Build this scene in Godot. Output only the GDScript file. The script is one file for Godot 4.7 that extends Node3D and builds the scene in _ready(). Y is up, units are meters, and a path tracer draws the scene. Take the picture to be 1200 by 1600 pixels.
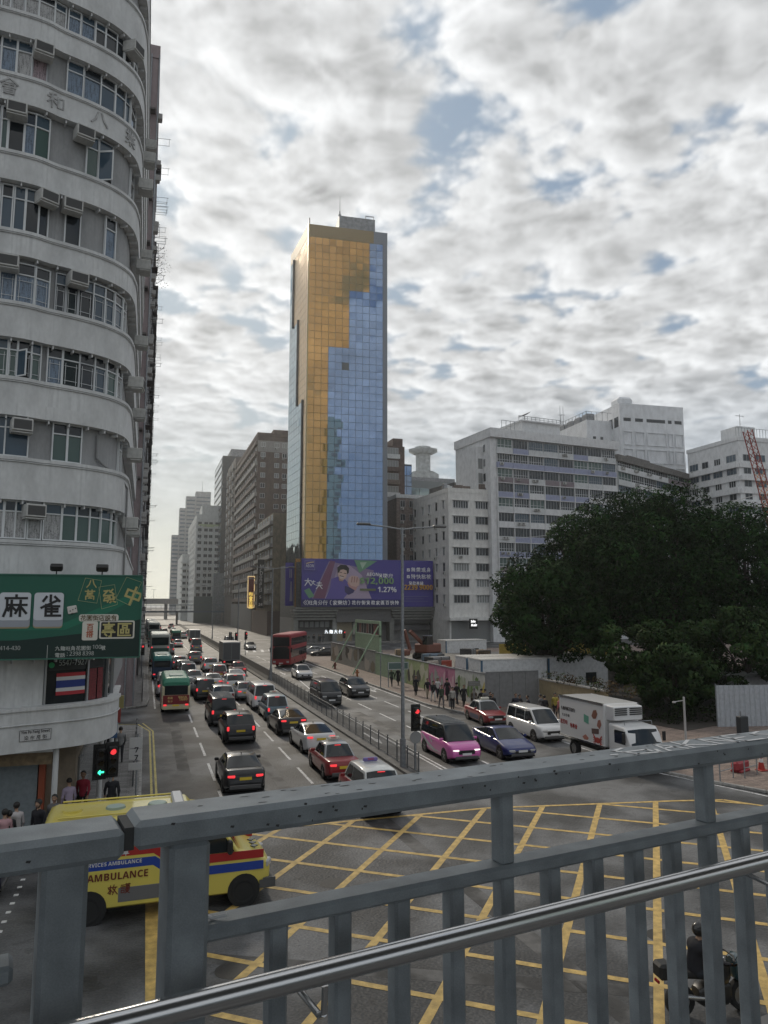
extends Node3D
# A Hong Kong street seen from a footbridge. The street runs along -Z, the bridge along X; metres, y up.

class MB:
	var v := PackedVector3Array()
	var n := PackedVector3Array()
	var c := PackedColorArray()
	var col := Color.WHITE
	var tinted := false
	func tri3(a: Vector3, b: Vector3, d: Vector3, na: Vector3, nb: Vector3, nd: Vector3) -> void:
		v.append(a); v.append(d); v.append(b)
		n.append(na); n.append(nd); n.append(nb)
		if tinted:
			c.append(col); c.append(col); c.append(col)
	func tri(a: Vector3, b: Vector3, d: Vector3) -> void:
		var nn := (b - a).cross(d - a).normalized()
		tri3(a, b, d, nn, nn, nn)
	func quad(a: Vector3, b: Vector3, d: Vector3, e: Vector3) -> void:
		var nn := (d - a).cross(e - b).normalized()
		tri3(a, b, d, nn, nn, nn)
		tri3(a, d, e, nn, nn, nn)
	func hexa(p: Array) -> void:   # 8 corners: bottom 0-3 anticlockwise from above, top 4-7
		quad(p[3], p[2], p[1], p[0]); quad(p[4], p[5], p[6], p[7])
		for i in 4:
			var j := (i + 1) % 4
			quad(p[i], p[j], p[4 + j], p[4 + i])
	func box(o: Vector3, s: Vector3, b := Basis()) -> void:
		var h := s * 0.5
		var p := []
		for y in [-h.y, h.y]:
			for q in [[-1, 1], [1, 1], [1, -1], [-1, -1]]:
				p.append(o + b * Vector3(q[0] * h.x, y, q[1] * h.z))
		hexa(p)
	func span(x0: float, x1: float, y0: float, y1: float, z0: float, z1: float) -> void:
		box(Vector3((x0 + x1) / 2, (y0 + y1) / 2, (z0 + z1) / 2), Vector3(absf(x1 - x0), absf(y1 - y0), absf(z1 - z0)))
	func bev(o: Vector3, s: Vector3, r: float, b := Basis()) -> void:   # chamfered box
		var h := s * 0.5
		r = minf(r, minf(h.x, minf(h.y, h.z)) * 0.9)
		var ax := [Vector3.RIGHT, Vector3.UP, Vector3.BACK]
		var hh := [h.x, h.y, h.z]
		for i in 3:
			var j := (i + 1) % 3
			var k := (i + 2) % 3
			for sg in [-1.0, 1.0]:
				var q := []
				for t in [[-1, -1], [1, -1], [1, 1], [-1, 1]]:
					q.append(o + b * (ax[i] * hh[i] * sg + ax[j] * (hh[j] - r) * t[0] + ax[k] * (hh[k] - r) * t[1]))
				if sg > 0: quad(q[0], q[1], q[2], q[3])
				else: quad(q[3], q[2], q[1], q[0])
			for sj in [-1.0, 1.0]:
				for sk in [-1.0, 1.0]:
					var q := []
					for t in [[-1, 0], [1, 0], [1, 1], [-1, 1]]:
						var e: float = t[1]
						q.append(o + b * (ax[i] * (hh[i] - r) * t[0] + ax[j] * sj * (hh[j] - r * e) + ax[k] * sk * (hh[k] - r * (1.0 - e))))
					if sj * sk < 0: quad(q[0], q[1], q[2], q[3])
					else: quad(q[3], q[2], q[1], q[0])
		for sx in [-1.0, 1.0]:
			for sy in [-1.0, 1.0]:
				for sz in [-1.0, 1.0]:
					var a := o + b * Vector3(sx * h.x, sy * (h.y - r), sz * (h.z - r))
					var d := o + b * Vector3(sx * (h.x - r), sy * h.y, sz * (h.z - r))
					var e := o + b * Vector3(sx * (h.x - r), sy * (h.y - r), sz * h.z)
					if sx * sy * sz > 0: tri(a, d, e)
					else: tri(a, e, d)
	func cyl(a: Vector3, b: Vector3, r0: float, r1: float, seg := 10, caps := true) -> void:
		var ax := (b - a).normalized()
		var u := ax.cross(Vector3.UP if absf(ax.y) < 0.9 else Vector3.RIGHT).normalized()
		var w := ax.cross(u)
		for i in seg:
			var t0 := TAU * i / seg
			var t1 := TAU * (i + 1) / seg
			var d0 := u * cos(t0) + w * sin(t0)
			var d1 := u * cos(t1) + w * sin(t1)
			tri3(a + d0 * r0, a + d1 * r0, b + d1 * r1, d0, d1, d1)
			tri3(a + d0 * r0, b + d1 * r1, b + d0 * r1, d0, d1, d0)
			if caps:
				tri(b, b + d0 * r1, b + d1 * r1)
				tri(a, a + d1 * r0, a + d0 * r0)
	func tube(p: Array, r: float, seg := 6) -> void:
		for i in p.size() - 1:
			cyl(p[i], p[i + 1], r, r, seg)
	func grid(rows: Array, flip := false) -> void:   # smooth sheet through rows of points
		var R := rows.size()
		var C: int = rows[0].size()
		var nn := []
		for i in R:
			var row := PackedVector3Array()
			for j in C:
				var du: Vector3 = rows[i][mini(j + 1, C - 1)] - rows[i][maxi(j - 1, 0)]
				var dv: Vector3 = rows[mini(i + 1, R - 1)][j] - rows[maxi(i - 1, 0)][j]
				if du.length_squared() < 1e-10: du = rows[clampi(i + 1, 0, R - 1)][mini(j + 1, C - 1)] - rows[clampi(i + 1, 0, R - 1)][maxi(j - 1, 0)]
				if du.length_squared() < 1e-10: du = rows[clampi(i - 1, 0, R - 1)][mini(j + 1, C - 1)] - rows[clampi(i - 1, 0, R - 1)][maxi(j - 1, 0)]
				var q := du.cross(dv).normalized()
				row.append(-q if flip else q)
			nn.append(row)
		for i in R - 1:
			for j in C - 1:
				if flip:
					tri3(rows[i][j], rows[i + 1][j], rows[i + 1][j + 1], nn[i][j], nn[i + 1][j], nn[i + 1][j + 1])
					tri3(rows[i][j], rows[i + 1][j + 1], rows[i][j + 1], nn[i][j], nn[i + 1][j + 1], nn[i][j + 1])
				else:
					tri3(rows[i][j], rows[i + 1][j + 1], rows[i + 1][j], nn[i][j], nn[i + 1][j + 1], nn[i + 1][j])
					tri3(rows[i][j], rows[i][j + 1], rows[i + 1][j + 1], nn[i][j], nn[i][j + 1], nn[i + 1][j + 1])
	func prism(poly: PackedVector2Array, t: Transform3D, depth: float) -> void:   # outline in x, y; pushed along +z by depth
		if Geometry2D.is_polygon_clockwise(poly):
			poly = poly.duplicate(); poly.reverse()
		var ix := Geometry2D.triangulate_polygon(poly)
		for k in range(0, ix.size(), 3):
			var a := poly[ix[k]]; var b := poly[ix[k + 1]]; var d := poly[ix[k + 2]]
			if (b - a).cross(d - a) < 0:
				var e := b; b = d; d = e
			tri(t * Vector3(a.x, a.y, depth), t * Vector3(b.x, b.y, depth), t * Vector3(d.x, d.y, depth))
			tri(t * Vector3(d.x, d.y, 0), t * Vector3(b.x, b.y, 0), t * Vector3(a.x, a.y, 0))
		for i in poly.size():
			var a := poly[i]; var b := poly[(i + 1) % poly.size()]
			quad(t * Vector3(a.x, a.y, 0), t * Vector3(b.x, b.y, 0), t * Vector3(b.x, b.y, depth), t * Vector3(a.x, a.y, depth))
	func blob(o: Vector3, r: Vector3, b := Basis(), seg := 10, rings := 6) -> void:
		var rows := []
		for i in rings + 1:
			var row := PackedVector3Array()
			var f := PI * i / rings
			for j in seg + 1:
				var t := TAU * j / seg
				row.append(o + b * (Vector3(sin(f) * cos(t), cos(f), sin(f) * sin(t)) * r))
			rows.append(row)
		grid(rows)
	func into(m: ArrayMesh, material: Material) -> ArrayMesh:
		if v.is_empty(): return m
		var a := []
		a.resize(Mesh.ARRAY_MAX)
		a[Mesh.ARRAY_VERTEX] = v
		a[Mesh.ARRAY_NORMAL] = n
		if tinted: a[Mesh.ARRAY_COLOR] = c
		m.add_surface_from_arrays(Mesh.PRIMITIVE_TRIANGLES, a)
		m.surface_set_material(m.get_surface_count() - 1, material)
		return m
	func mesh(material: Material) -> ArrayMesh:
		return into(ArrayMesh.new(), material)

const SUN_UP := 31.0      # degrees above the horizon
const SUN_LEFT := 5.0     # degrees left of the street
var M := {}
var T := {}
var names := {}
var rng := RandomNumberGenerator.new()

func numbered(called: String) -> String:
	names[called] = names.get(called, -1) + 1
	return called if names[called] == 0 else "%s_%03d" % [called, names[called]]

func obj(called: String, m: Variant, material: Material, parent: Node = null) -> MeshInstance3D:
	var o := MeshInstance3D.new()
	o.mesh = m.mesh(material) if m is MB else m
	if parent == null:
		o.name = numbered(called); add_child(o)
	else:
		o.name = called; parent.add_child(o, true)
	return o

func inst(called: String, m: Mesh, parent: Node, t: Transform3D) -> MeshInstance3D:
	var o := MeshInstance3D.new()
	o.mesh = m
	o.name = called
	parent.add_child(o, true)
	o.transform = t
	return o

func tag(o: Node, label: String, category: String, group := "", kind := "") -> Node:
	if label: o.set_meta("label", label)
	if category: o.set_meta("category", category)
	if group: o.set_meta("group", group)
	if kind: o.set_meta("kind", kind)
	return o

func thing(called: String, label: String, category: String, at := Vector3.ZERO, turn := 0.0, group := "") -> Node3D:
	var o := Node3D.new()
	o.name = numbered(called)
	add_child(o)
	o.position = at
	o.rotation.y = turn
	tag(o, label, category, group)
	return o

func struct(called: String, m: Variant, material: Material) -> MeshInstance3D:
	var o := obj(called, m, material)
	o.set_meta("kind", "structure")
	return o

func tx(o: Vector3, turn := 0.0) -> Transform3D:
	return Transform3D(Basis(Vector3.UP, turn), o)

# ---------------------------------------------------------------- materials
func noise_img(size: int, freq: float, oct: int, sd: int, kind := FastNoiseLite.TYPE_SIMPLEX_SMOOTH) -> PackedByteArray:
	var f := FastNoiseLite.new()
	f.seed = sd; f.frequency = freq; f.noise_type = kind
	f.fractal_type = FastNoiseLite.FRACTAL_FBM; f.fractal_octaves = oct
	var im := f.get_seamless_image(size, size, false, false, 0.1, true)
	im.convert(Image.FORMAT_L8)
	return im.get_data()

func tex_from(size: int, f: Callable) -> ImageTexture:
	var d := PackedByteArray()
	d.resize(size * size * 3)
	var i := 0
	for y in size:
		for x in size:
			var q: float = clampf(f.call(x, y, y * size + x), 0.0, 1.0)
			var b := int(q * 255.0)
			d[i] = b; d[i + 1] = b; d[i + 2] = b
			i += 3
	return ImageTexture.create_from_image(Image.create_from_data(size, size, false, Image.FORMAT_RGB8, d))

func make_textures() -> void:
	var a := noise_img(512, 0.012, 5, 3)
	var b := noise_img(512, 0.09, 3, 8)
	var e := noise_img(512, 0.4, 2, 15)
	T.grime = tex_from(512, func(_x, _y, i): return 0.86 + 0.3 * (a[i] / 255.0 - 0.5) + 0.1 * (b[i] / 255.0 - 0.5))
	T.stain = tex_from(512, func(x: int, y: int, i: int): return 0.92 + 0.16 * (a[i] / 255.0 - 0.5) + 0.06 * (b[i] / 255.0 - 0.5) - 0.07 * smoothstep(140.0, 215.0, 0.5 * b[(y >> 4) * 512 + x] + 0.5 * a[i]))
	T.speck = tex_from(512, func(_x, _y, i): return 0.84 + 0.12 * (e[i] / 255.0 - 0.5) + 0.2 * (a[i] / 255.0 - 0.5))
	T.worn = tex_from(512, func(_x, _y, i): return 0.42 + 0.58 * smoothstep(88.0, 128.0, 0.4 * b[i] + 0.3 * e[i] + 0.3 * a[i]))
	var big := noise_img(1024, 0.004, 4, 21)
	var mid := noise_img(1024, 0.02, 4, 22)
	var fin := noise_img(1024, 0.35, 2, 23)
	var crk := noise_img(1024, 0.011, 4, 24)
	T.road = tex_from(1024, func(_x: int, _y: int, i: int):
		var k := absf(crk[i] - 128.0)
		return 0.46 + 0.42 * smoothstep(60.0, 195.0, big[i]) + 0.2 * (mid[i] / 255.0 - 0.5) + 0.3 * (fin[i] / 255.0 - 0.5) - (0.22 if k < 0.9 and mid[i] > 128 else 0.0) - 0.16 * smoothstep(172.0, 205.0, mid[i]))
	T.rough = tex_from(256, func(x, y, _i): return 0.5 + 0.5 * b[y * 512 + x] / 255.0)
	var paver := noise_img(512, 0.05, 2, 31)
	T.paver = tex_from(512, func(x: int, y: int, i: int):
		var row := int(y / 32)
		var xx := posmod(x + (16 if row % 2 == 1 else 0), 512)
		var joint := (y % 32) < 2 or (xx % 64) < 2
		var tone := 0.72 + 0.2 * fposmod(sin(float(row * 37 + int(xx / 64) * 91)) * 43.7, 1.0)
		return (0.45 if joint else tone) * (0.82 + 0.25 * paver[i] / 255.0))
	var nm := Image.create_from_data(512, 512, false, Image.FORMAT_L8, e)
	nm.convert(Image.FORMAT_RGBA8)
	nm.bump_map_to_normal_map(2.0)
	T.bump = ImageTexture.create_from_image(nm)

func lin(r: float, g: float, b: float) -> Color:
	return Color(r, g, b).linear_to_srgb()

# linear base colour, roughness, metal, texture name and metres per tile (x, y)
func mt(key: String, c := Color.WHITE, rough := 0.8, metal := 0.0, tex := "", tile := 4.0, tall := 1.0) -> StandardMaterial3D:
	if M.has(key): return M[key]
	var m := StandardMaterial3D.new()
	m.resource_name = key
	m.albedo_color = Color(c.r, c.g, c.b).linear_to_srgb()
	m.roughness = rough
	m.metallic = metal
	if tex:
		m.albedo_texture = T[tex]
		m.uv1_triplanar = true
		m.uv1_world_triplanar = true
		m.uv1_triplanar_sharpness = 6.0
		m.uv1_scale = Vector3(1.0 / tile, 1.0 / (tile * tall), 1.0 / tile)
	M[key] = m
	return m

func glow(key: String, c: Color, energy: float) -> StandardMaterial3D:
	if M.has(key): return M[key]
	var m := StandardMaterial3D.new()
	m.resource_name = key
	m.albedo_color = Color(c.r * 0.5, c.g * 0.5, c.b * 0.5).linear_to_srgb()
	m.emission_enabled = true
	m.emission = Color(c.r, c.g, c.b).linear_to_srgb()
	m.emission_energy_multiplier = energy
	m.roughness = 0.4
	M[key] = m
	return m

func paint(key: String, c: Color, rough := 0.35) -> StandardMaterial3D:   # car paint
	if M.has(key): return M[key]
	var m := mt(key, c, rough)
	m.clearcoat_enabled = true
	m.clearcoat = 0.8 if c.g > 0.03 else 0.6
	m.metallic_specular = 0.5 if c.g > 0.03 else 0.4
	m.clearcoat_roughness = 0.06
	return m

func g(r: float, gg := -1.0, b := -1.0) -> Color:
	return Color(r, r if gg < 0 else gg, r if b < 0 else b)

func make_materials() -> void:
	make_textures()
	mt("asphalt", g(0.165, 0.168, 0.172), 0.62, 0, "road", 21.0)
	M.asphalt.normal_enabled = true; M.asphalt.normal_texture = T.bump; M.asphalt.normal_scale = 0.25
	mt("earth", g(0.16, 0.14, 0.12), 0.95, 0, "grime", 9.0)
	mt("pavement", g(0.36, 0.35, 0.34), 0.7, 0, "paver", 3.2)
	mt("brick_pave", g(0.34, 0.26, 0.22), 0.8, 0, "paver", 3.0)
	mt("kerb", g(0.42, 0.41, 0.39), 0.8, 0, "grime", 3.0)
	mt("white_line", g(0.72), 0.6, 0, "worn", 1.7)
	mt("yellow_line", g(0.66, 0.45, 0.14), 0.6, 0, "grime", 2.3)
	mt("double_yellow", g(0.55, 0.46, 0.12), 0.6, 0, "worn", 1.6)
	mt("rail_paint", g(0.35, 0.39, 0.415), 0.5, 0, "speck", 0.9)
	mt("rail_scuff", g(0.05), 0.7)
	mt("white_spray", g(0.75), 0.6)
	mt("steel", g(0.6), 0.22, 1.0)
	mt("dark_steel", g(0.06), 0.5, 0.3)
	mt("galv", g(0.38, 0.40, 0.42), 0.55, 0.4, "speck", 1.3)
	mt("black", g(0.012), 0.6)
	mt("rubber", g(0.015), 0.85)
	mt("glass", g(0.012, 0.016, 0.018), 0.04)
	mt("win_dark", g(0.02, 0.025, 0.03), 0.08)
	mt("win_blue", g(0.05, 0.08, 0.11), 0.1)
	mt("win_green", g(0.06, 0.10, 0.09), 0.1)
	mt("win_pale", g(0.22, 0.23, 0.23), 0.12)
	mt("curtain_blue", g(0.16, 0.22, 0.30), 0.25, 0, "worn", 0.5, 9.0)
	mt("curtain_white", g(0.42, 0.42, 0.42), 0.25, 0, "worn", 0.45, 9.0)
	mt("curtain_pink", g(0.36, 0.28, 0.30), 0.25, 0, "worn", 0.4, 9.0)
	mt("white_frame", g(0.62, 0.64, 0.65), 0.5)
	mt("alu_frame", g(0.33, 0.34, 0.35), 0.4, 0.5)
	mt("ac_white", g(0.55, 0.55, 0.53), 0.6, 0, "stain", 1.5)
	mt("ac_grille", g(0.08), 0.7)
	mt("chrome", g(0.75), 0.12, 1.0)
	mt("plastic_grey", g(0.08), 0.6)
	glow("red_on", g(1.0, 0.05, 0.06), 0.75)
	glow("green_on", g(0.05, 1.0, 0.5), 1.6)
	glow("sign_white", g(1.0), 1.2)
	glow("head_on", g(1.0, 0.97, 0.9), 0.9)
	mt("red_lens", g(0.25, 0.01, 0.012), 0.15)
	mt("lamp_lens", g(0.45), 0.1)
	mt("plate_white", g(0.7), 0.5)
	mt("plate_yellow", g(0.7, 0.5, 0.04), 0.5)
	mt("amber", g(0.7, 0.25, 0.02), 0.3)

# ---------------------------------------------------------------- sky
func puffs(size: int, freq: float, sd: int) -> PackedByteArray:   # rounded lumps with creases between them
	var f := FastNoiseLite.new()
	f.seed = sd; f.frequency = freq
	f.noise_type = FastNoiseLite.TYPE_CELLULAR
	f.cellular_return_type = FastNoiseLite.RETURN_DISTANCE
	f.cellular_jitter = 1.0
	f.fractal_type = FastNoiseLite.FRACTAL_FBM; f.fractal_octaves = 5; f.fractal_gain = 0.55
	var im := f.get_seamless_image(size / 2, size / 2, true, false, 0.12, true)
	im.convert(Image.FORMAT_L8)
	im.resize(size, size, Image.INTERPOLATE_CUBIC)
	return im.get_data()

func make_sky() -> Sky:
	var W := 3072
	var Hh := 1536
	var S := 2048
	var n1 := puffs(S, 0.019, 5)
	var half := Image.create_from_data(1024, 1024, false, Image.FORMAT_L8, noise_img(1024, 0.015, 6, 11))
	half.resize(S, S, Image.INTERPOLATE_CUBIC)
	var n2 := half.get_data()
	var n3 := noise_img(1024, 0.0032, 3, 17)
	var f := PackedFloat32Array()
	f.resize(W * Hh * 3)
	var el := deg_to_rad(SUN_UP)
	var sa := deg_to_rad(SUN_LEFT)
	var sun := Vector3(-sin(sa) * cos(el), sin(el), -cos(sa) * cos(el))
	var toward := Vector2(sun.x, sun.z).normalized()
	var i := 0
	for y in Hh:
		var up := (0.5 - (y + 0.5) / Hh) * PI
		var sy := sin(up)
		var cy := cos(up)
		if sy < 0.0:
			for x in W:
				f[i] = 0.22; f[i + 1] = 0.22; f[i + 2] = 0.22
				i += 3
			continue
		var k := cy / (sy + 0.09)
		var low := exp(-sy * 7.0)
		var thin := smoothstep(0.07, 0.33, sy)
		for x in W:
			var az := (float(x) / W - 0.25) * TAU
			var dx := cos(az)
			var dz := sin(az)
			var px := dx * k
			var pz := dz * k
			var q3 := n3[((int(pz * 150.0) & 1023) << 10) + (int(px * 150.0) & 1023)] / 255.0
			var ub := px * 300.0 - pz * 170.0 + 600.0
			var wb := pz * 300.0 + px * 170.0
			var b := n2[((int(wb) & 2047) << 11) + (int(ub) & 2047)] / 255.0
			var wr := n2[((int(wb * 0.6 + 900.0) & 2047) << 11) + (int(ub * 0.6) & 2047)] / 255.0
			var ua := px * 520.0 + pz * 140.0 + 46.0 * (b - 0.5)   # bend the lumps
			var wa := pz * 520.0 - px * 140.0 + 46.0 * (wr - 0.5)
			var a := n1[((int(wa) & 2047) << 11) + (int(ua) & 2047)] / 255.0
			var t := 0.55 * a + 0.45 * b
			# the same field a little nearer the sun, for the lit and shaded sides of the puffs
			var e1 := toward.x * 15.0 + toward.y * 4.0
			var e2 := toward.y * 15.0 - toward.x * 4.0
			var a2 := n1[((int(wa + e2) & 2047) << 11) + (int(ua + e1) & 2047)] / 255.0
			var b2 := n2[((int(wb + e2) & 2047) << 11) + (int(ub + e1) & 2047)] / 255.0
			var slope := t - (0.55 * a2 + 0.45 * b2)
			var cover := smoothstep(0.34, 0.52, t + 0.3 * (q3 - 0.42)) * (0.15 + 0.85 * thin)
			var thick := smoothstep(0.42, 0.8, t)
			var cosun := maxf(0.0, dx * cy * sun.x + sy * sun.y + dz * cy * sun.z)
			var halo := pow(cosun, 12.0)
			var base := 0.59 - 0.2 * thick + 1.25 * clampf(slope, -0.15, 0.2) + 0.07 * halo
			var br := 0.17 + 0.38 * low + 0.18 * halo
			var bg := 0.24 + 0.36 * low + 0.17 * halo
			var bb := 0.34 + 0.24 * low + 0.13 * halo
			# warm haze low down towards the sun
			var warm := low * pow(maxf(0.0, dx * toward.x + dz * toward.y), 8.0)
			br += 0.26 * warm; bg += 0.18 * warm; bb += 0.02 * warm
			base = maxf(base, 0.2)
			f[i] = lerpf(br, base * 0.985, cover)
			f[i + 1] = lerpf(bg, base, cover)
			f[i + 2] = lerpf(bb, base * 1.01, cover)
			i += 3
	var im := Image.create_from_data(W, Hh, false, Image.FORMAT_RGBF, f.to_byte_array())
	var pm := PanoramaSkyMaterial.new()
	pm.panorama = ImageTexture.create_from_image(im)
	var sky := Sky.new()
	sky.sky_material = pm
	return sky

func make_camera_and_light() -> void:
	var cam := Camera3D.new()
	cam.name = "camera"
	add_child(cam)
	cam.position = Vector3(0, 8.2, 0)
	cam.rotation = Vector3(deg_to_rad(7.186), deg_to_rad(-17.795), 0)
	cam.fov = 69.65
	cam.near = 0.05
	cam.far = 6000.0
	cam.current = true
	var we := WorldEnvironment.new()
	we.name = "environment"
	var e := Environment.new()
	e.background_mode = Environment.BG_SKY
	e.sky = make_sky()
	e.tonemap_mode = Environment.TONE_MAPPER_LINEAR
	e.tonemap_exposure = 1.32
	e.sdfgi_enabled = true
	e.ssao_enabled = true
	e.ssil_enabled = true
	# thin haze that scatters mostly forwards, so that it glows towards the sun
	e.volumetric_fog_enabled = true
	e.volumetric_fog_density = 0.00026
	e.volumetric_fog_albedo = lin(0.9, 0.93, 0.95)
	e.volumetric_fog_anisotropy = 0.65
	we.environment = e
	add_child(we)
	var sun := DirectionalLight3D.new()
	sun.name = "sun"
	add_child(sun)
	sun.light_energy = 0.5
	sun.light_color = Color(1.0, 0.95, 0.87)
	sun.light_angular_distance = 10.0
	sun.shadow_enabled = true
	sun.rotation = Vector3(deg_to_rad(-SUN_UP), deg_to_rad(180.0 + SUN_LEFT), 0)

# ---------------------------------------------------------------- ground, roads, markings
func sheet(called: String, poly: Array, y: float, material: Material) -> MeshInstance3D:
	var b := MB.new()
	var pp := PackedVector2Array()
	for p in poly: pp.append(Vector2(p[0], p[1]))
	var ix := Geometry2D.triangulate_polygon(pp)
	for k in range(0, ix.size(), 3):
		var a := pp[ix[k]]; var d := pp[ix[k + 1]]; var e := pp[ix[k + 2]]
		var A := Vector3(a.x, y, a.y); var D := Vector3(d.x, y, d.y); var E := Vector3(e.x, y, e.y)
		if (D - A).cross(E - A).y > 0: b.tri(A, D, E)
		else: b.tri(A, E, D)
	return struct(called, b, material)

func slab(called: String, poly: Array, h: float, material: Material, base := -0.02) -> MeshInstance3D:
	var b := MB.new()
	var pp := PackedVector2Array()
	for p in poly: pp.append(Vector2(p[0], -p[1]))
	b.prism(pp, Transform3D(Basis(Vector3.RIGHT, -PI / 2), Vector3(0, base, 0)), h - base)
	return struct(called, b, material)

func stripe(b: MB, x0: float, z0: float, x1: float, z1: float, w: float, y := 0.005) -> void:
	var a := Vector3(x0, y, z0)
	var d := Vector3(x1, y, z1)
	var s := (d - a).normalized().cross(Vector3.UP) * w * 0.5
	b.quad(a - s, a + s, d + s, d - s)

func dashes(called: String, x: float, z0: float, z1: float, on := 4.0, off := 2.0, w := 0.13, lean := 0.0) -> void:
	var z := z0
	var root := Node3D.new()
	root.name = numbered(called); add_child(root); root.set_meta("kind", "structure")
	var b := MB.new()
	stripe(b, 0, 0, 0, -on, w)
	var m := b.mesh(M.white_line)
	while z > z1:
		inst("lane_dash", m, root, tx(Vector3(x + lean * (z0 - z), 0, z)))
		z -= on + off

func arrow(x: float, z: float, away: bool, bend := 0) -> void:
	var b := MB.new()
	var s := -1.0 if away else 1.0
	stripe(b, 0, 0, 0, s * 2.6, 0.16)
	b.tri(Vector3(-0.28 * s, 0.005, 2.5 * s), Vector3(0.0, 0.005, 4.0 * s), Vector3(0.28 * s, 0.005, 2.5 * s))
	if bend != 0:
		stripe(b, 0, s * 1.0, bend * 0.5, s * 1.6, 0.16)
		b.tri(Vector3(bend * 0.45, 0.005, s * 1.6 - 0.35), Vector3(bend * 0.45, 0.005, s * 1.6 + 0.35), Vector3(bend * 1.0, 0.005, s * 1.6))
	var o := struct("road_arrow", b, M.white_line)
	o.position = Vector3(x, 0, z)

func kerb_run(pts: Array, h := 0.14) -> void:
	var root := Node3D.new()
	root.name = numbered("kerb"); add_child(root); root.set_meta("kind", "structure")
	for i in pts.size() - 1:
		var a := Vector3(pts[i][0], 0, pts[i][1])
		var d := Vector3(pts[i + 1][0], 0, pts[i + 1][1])
		var L := a.distance_to(d)
		var n := maxi(1, int(round(L / 0.95)))
		if n > 60: n = 60
		var turn := atan2(-(d - a).z, (d - a).x)
		var key := "kerb_%d" % int(round(L / n * 100))
		if not T.has(key):
			var b := MB.new()
			b.bev(Vector3(0, h / 2 + 0.002, 0), Vector3(L / n - 0.012, h + 0.006, 0.15), 0.025)
			T[key] = b.mesh(M.kerb)
		for k in n:
			inst("kerb_stone", T[key], root, tx(a.lerp(d, (k + 0.5) / n), turn))

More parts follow.
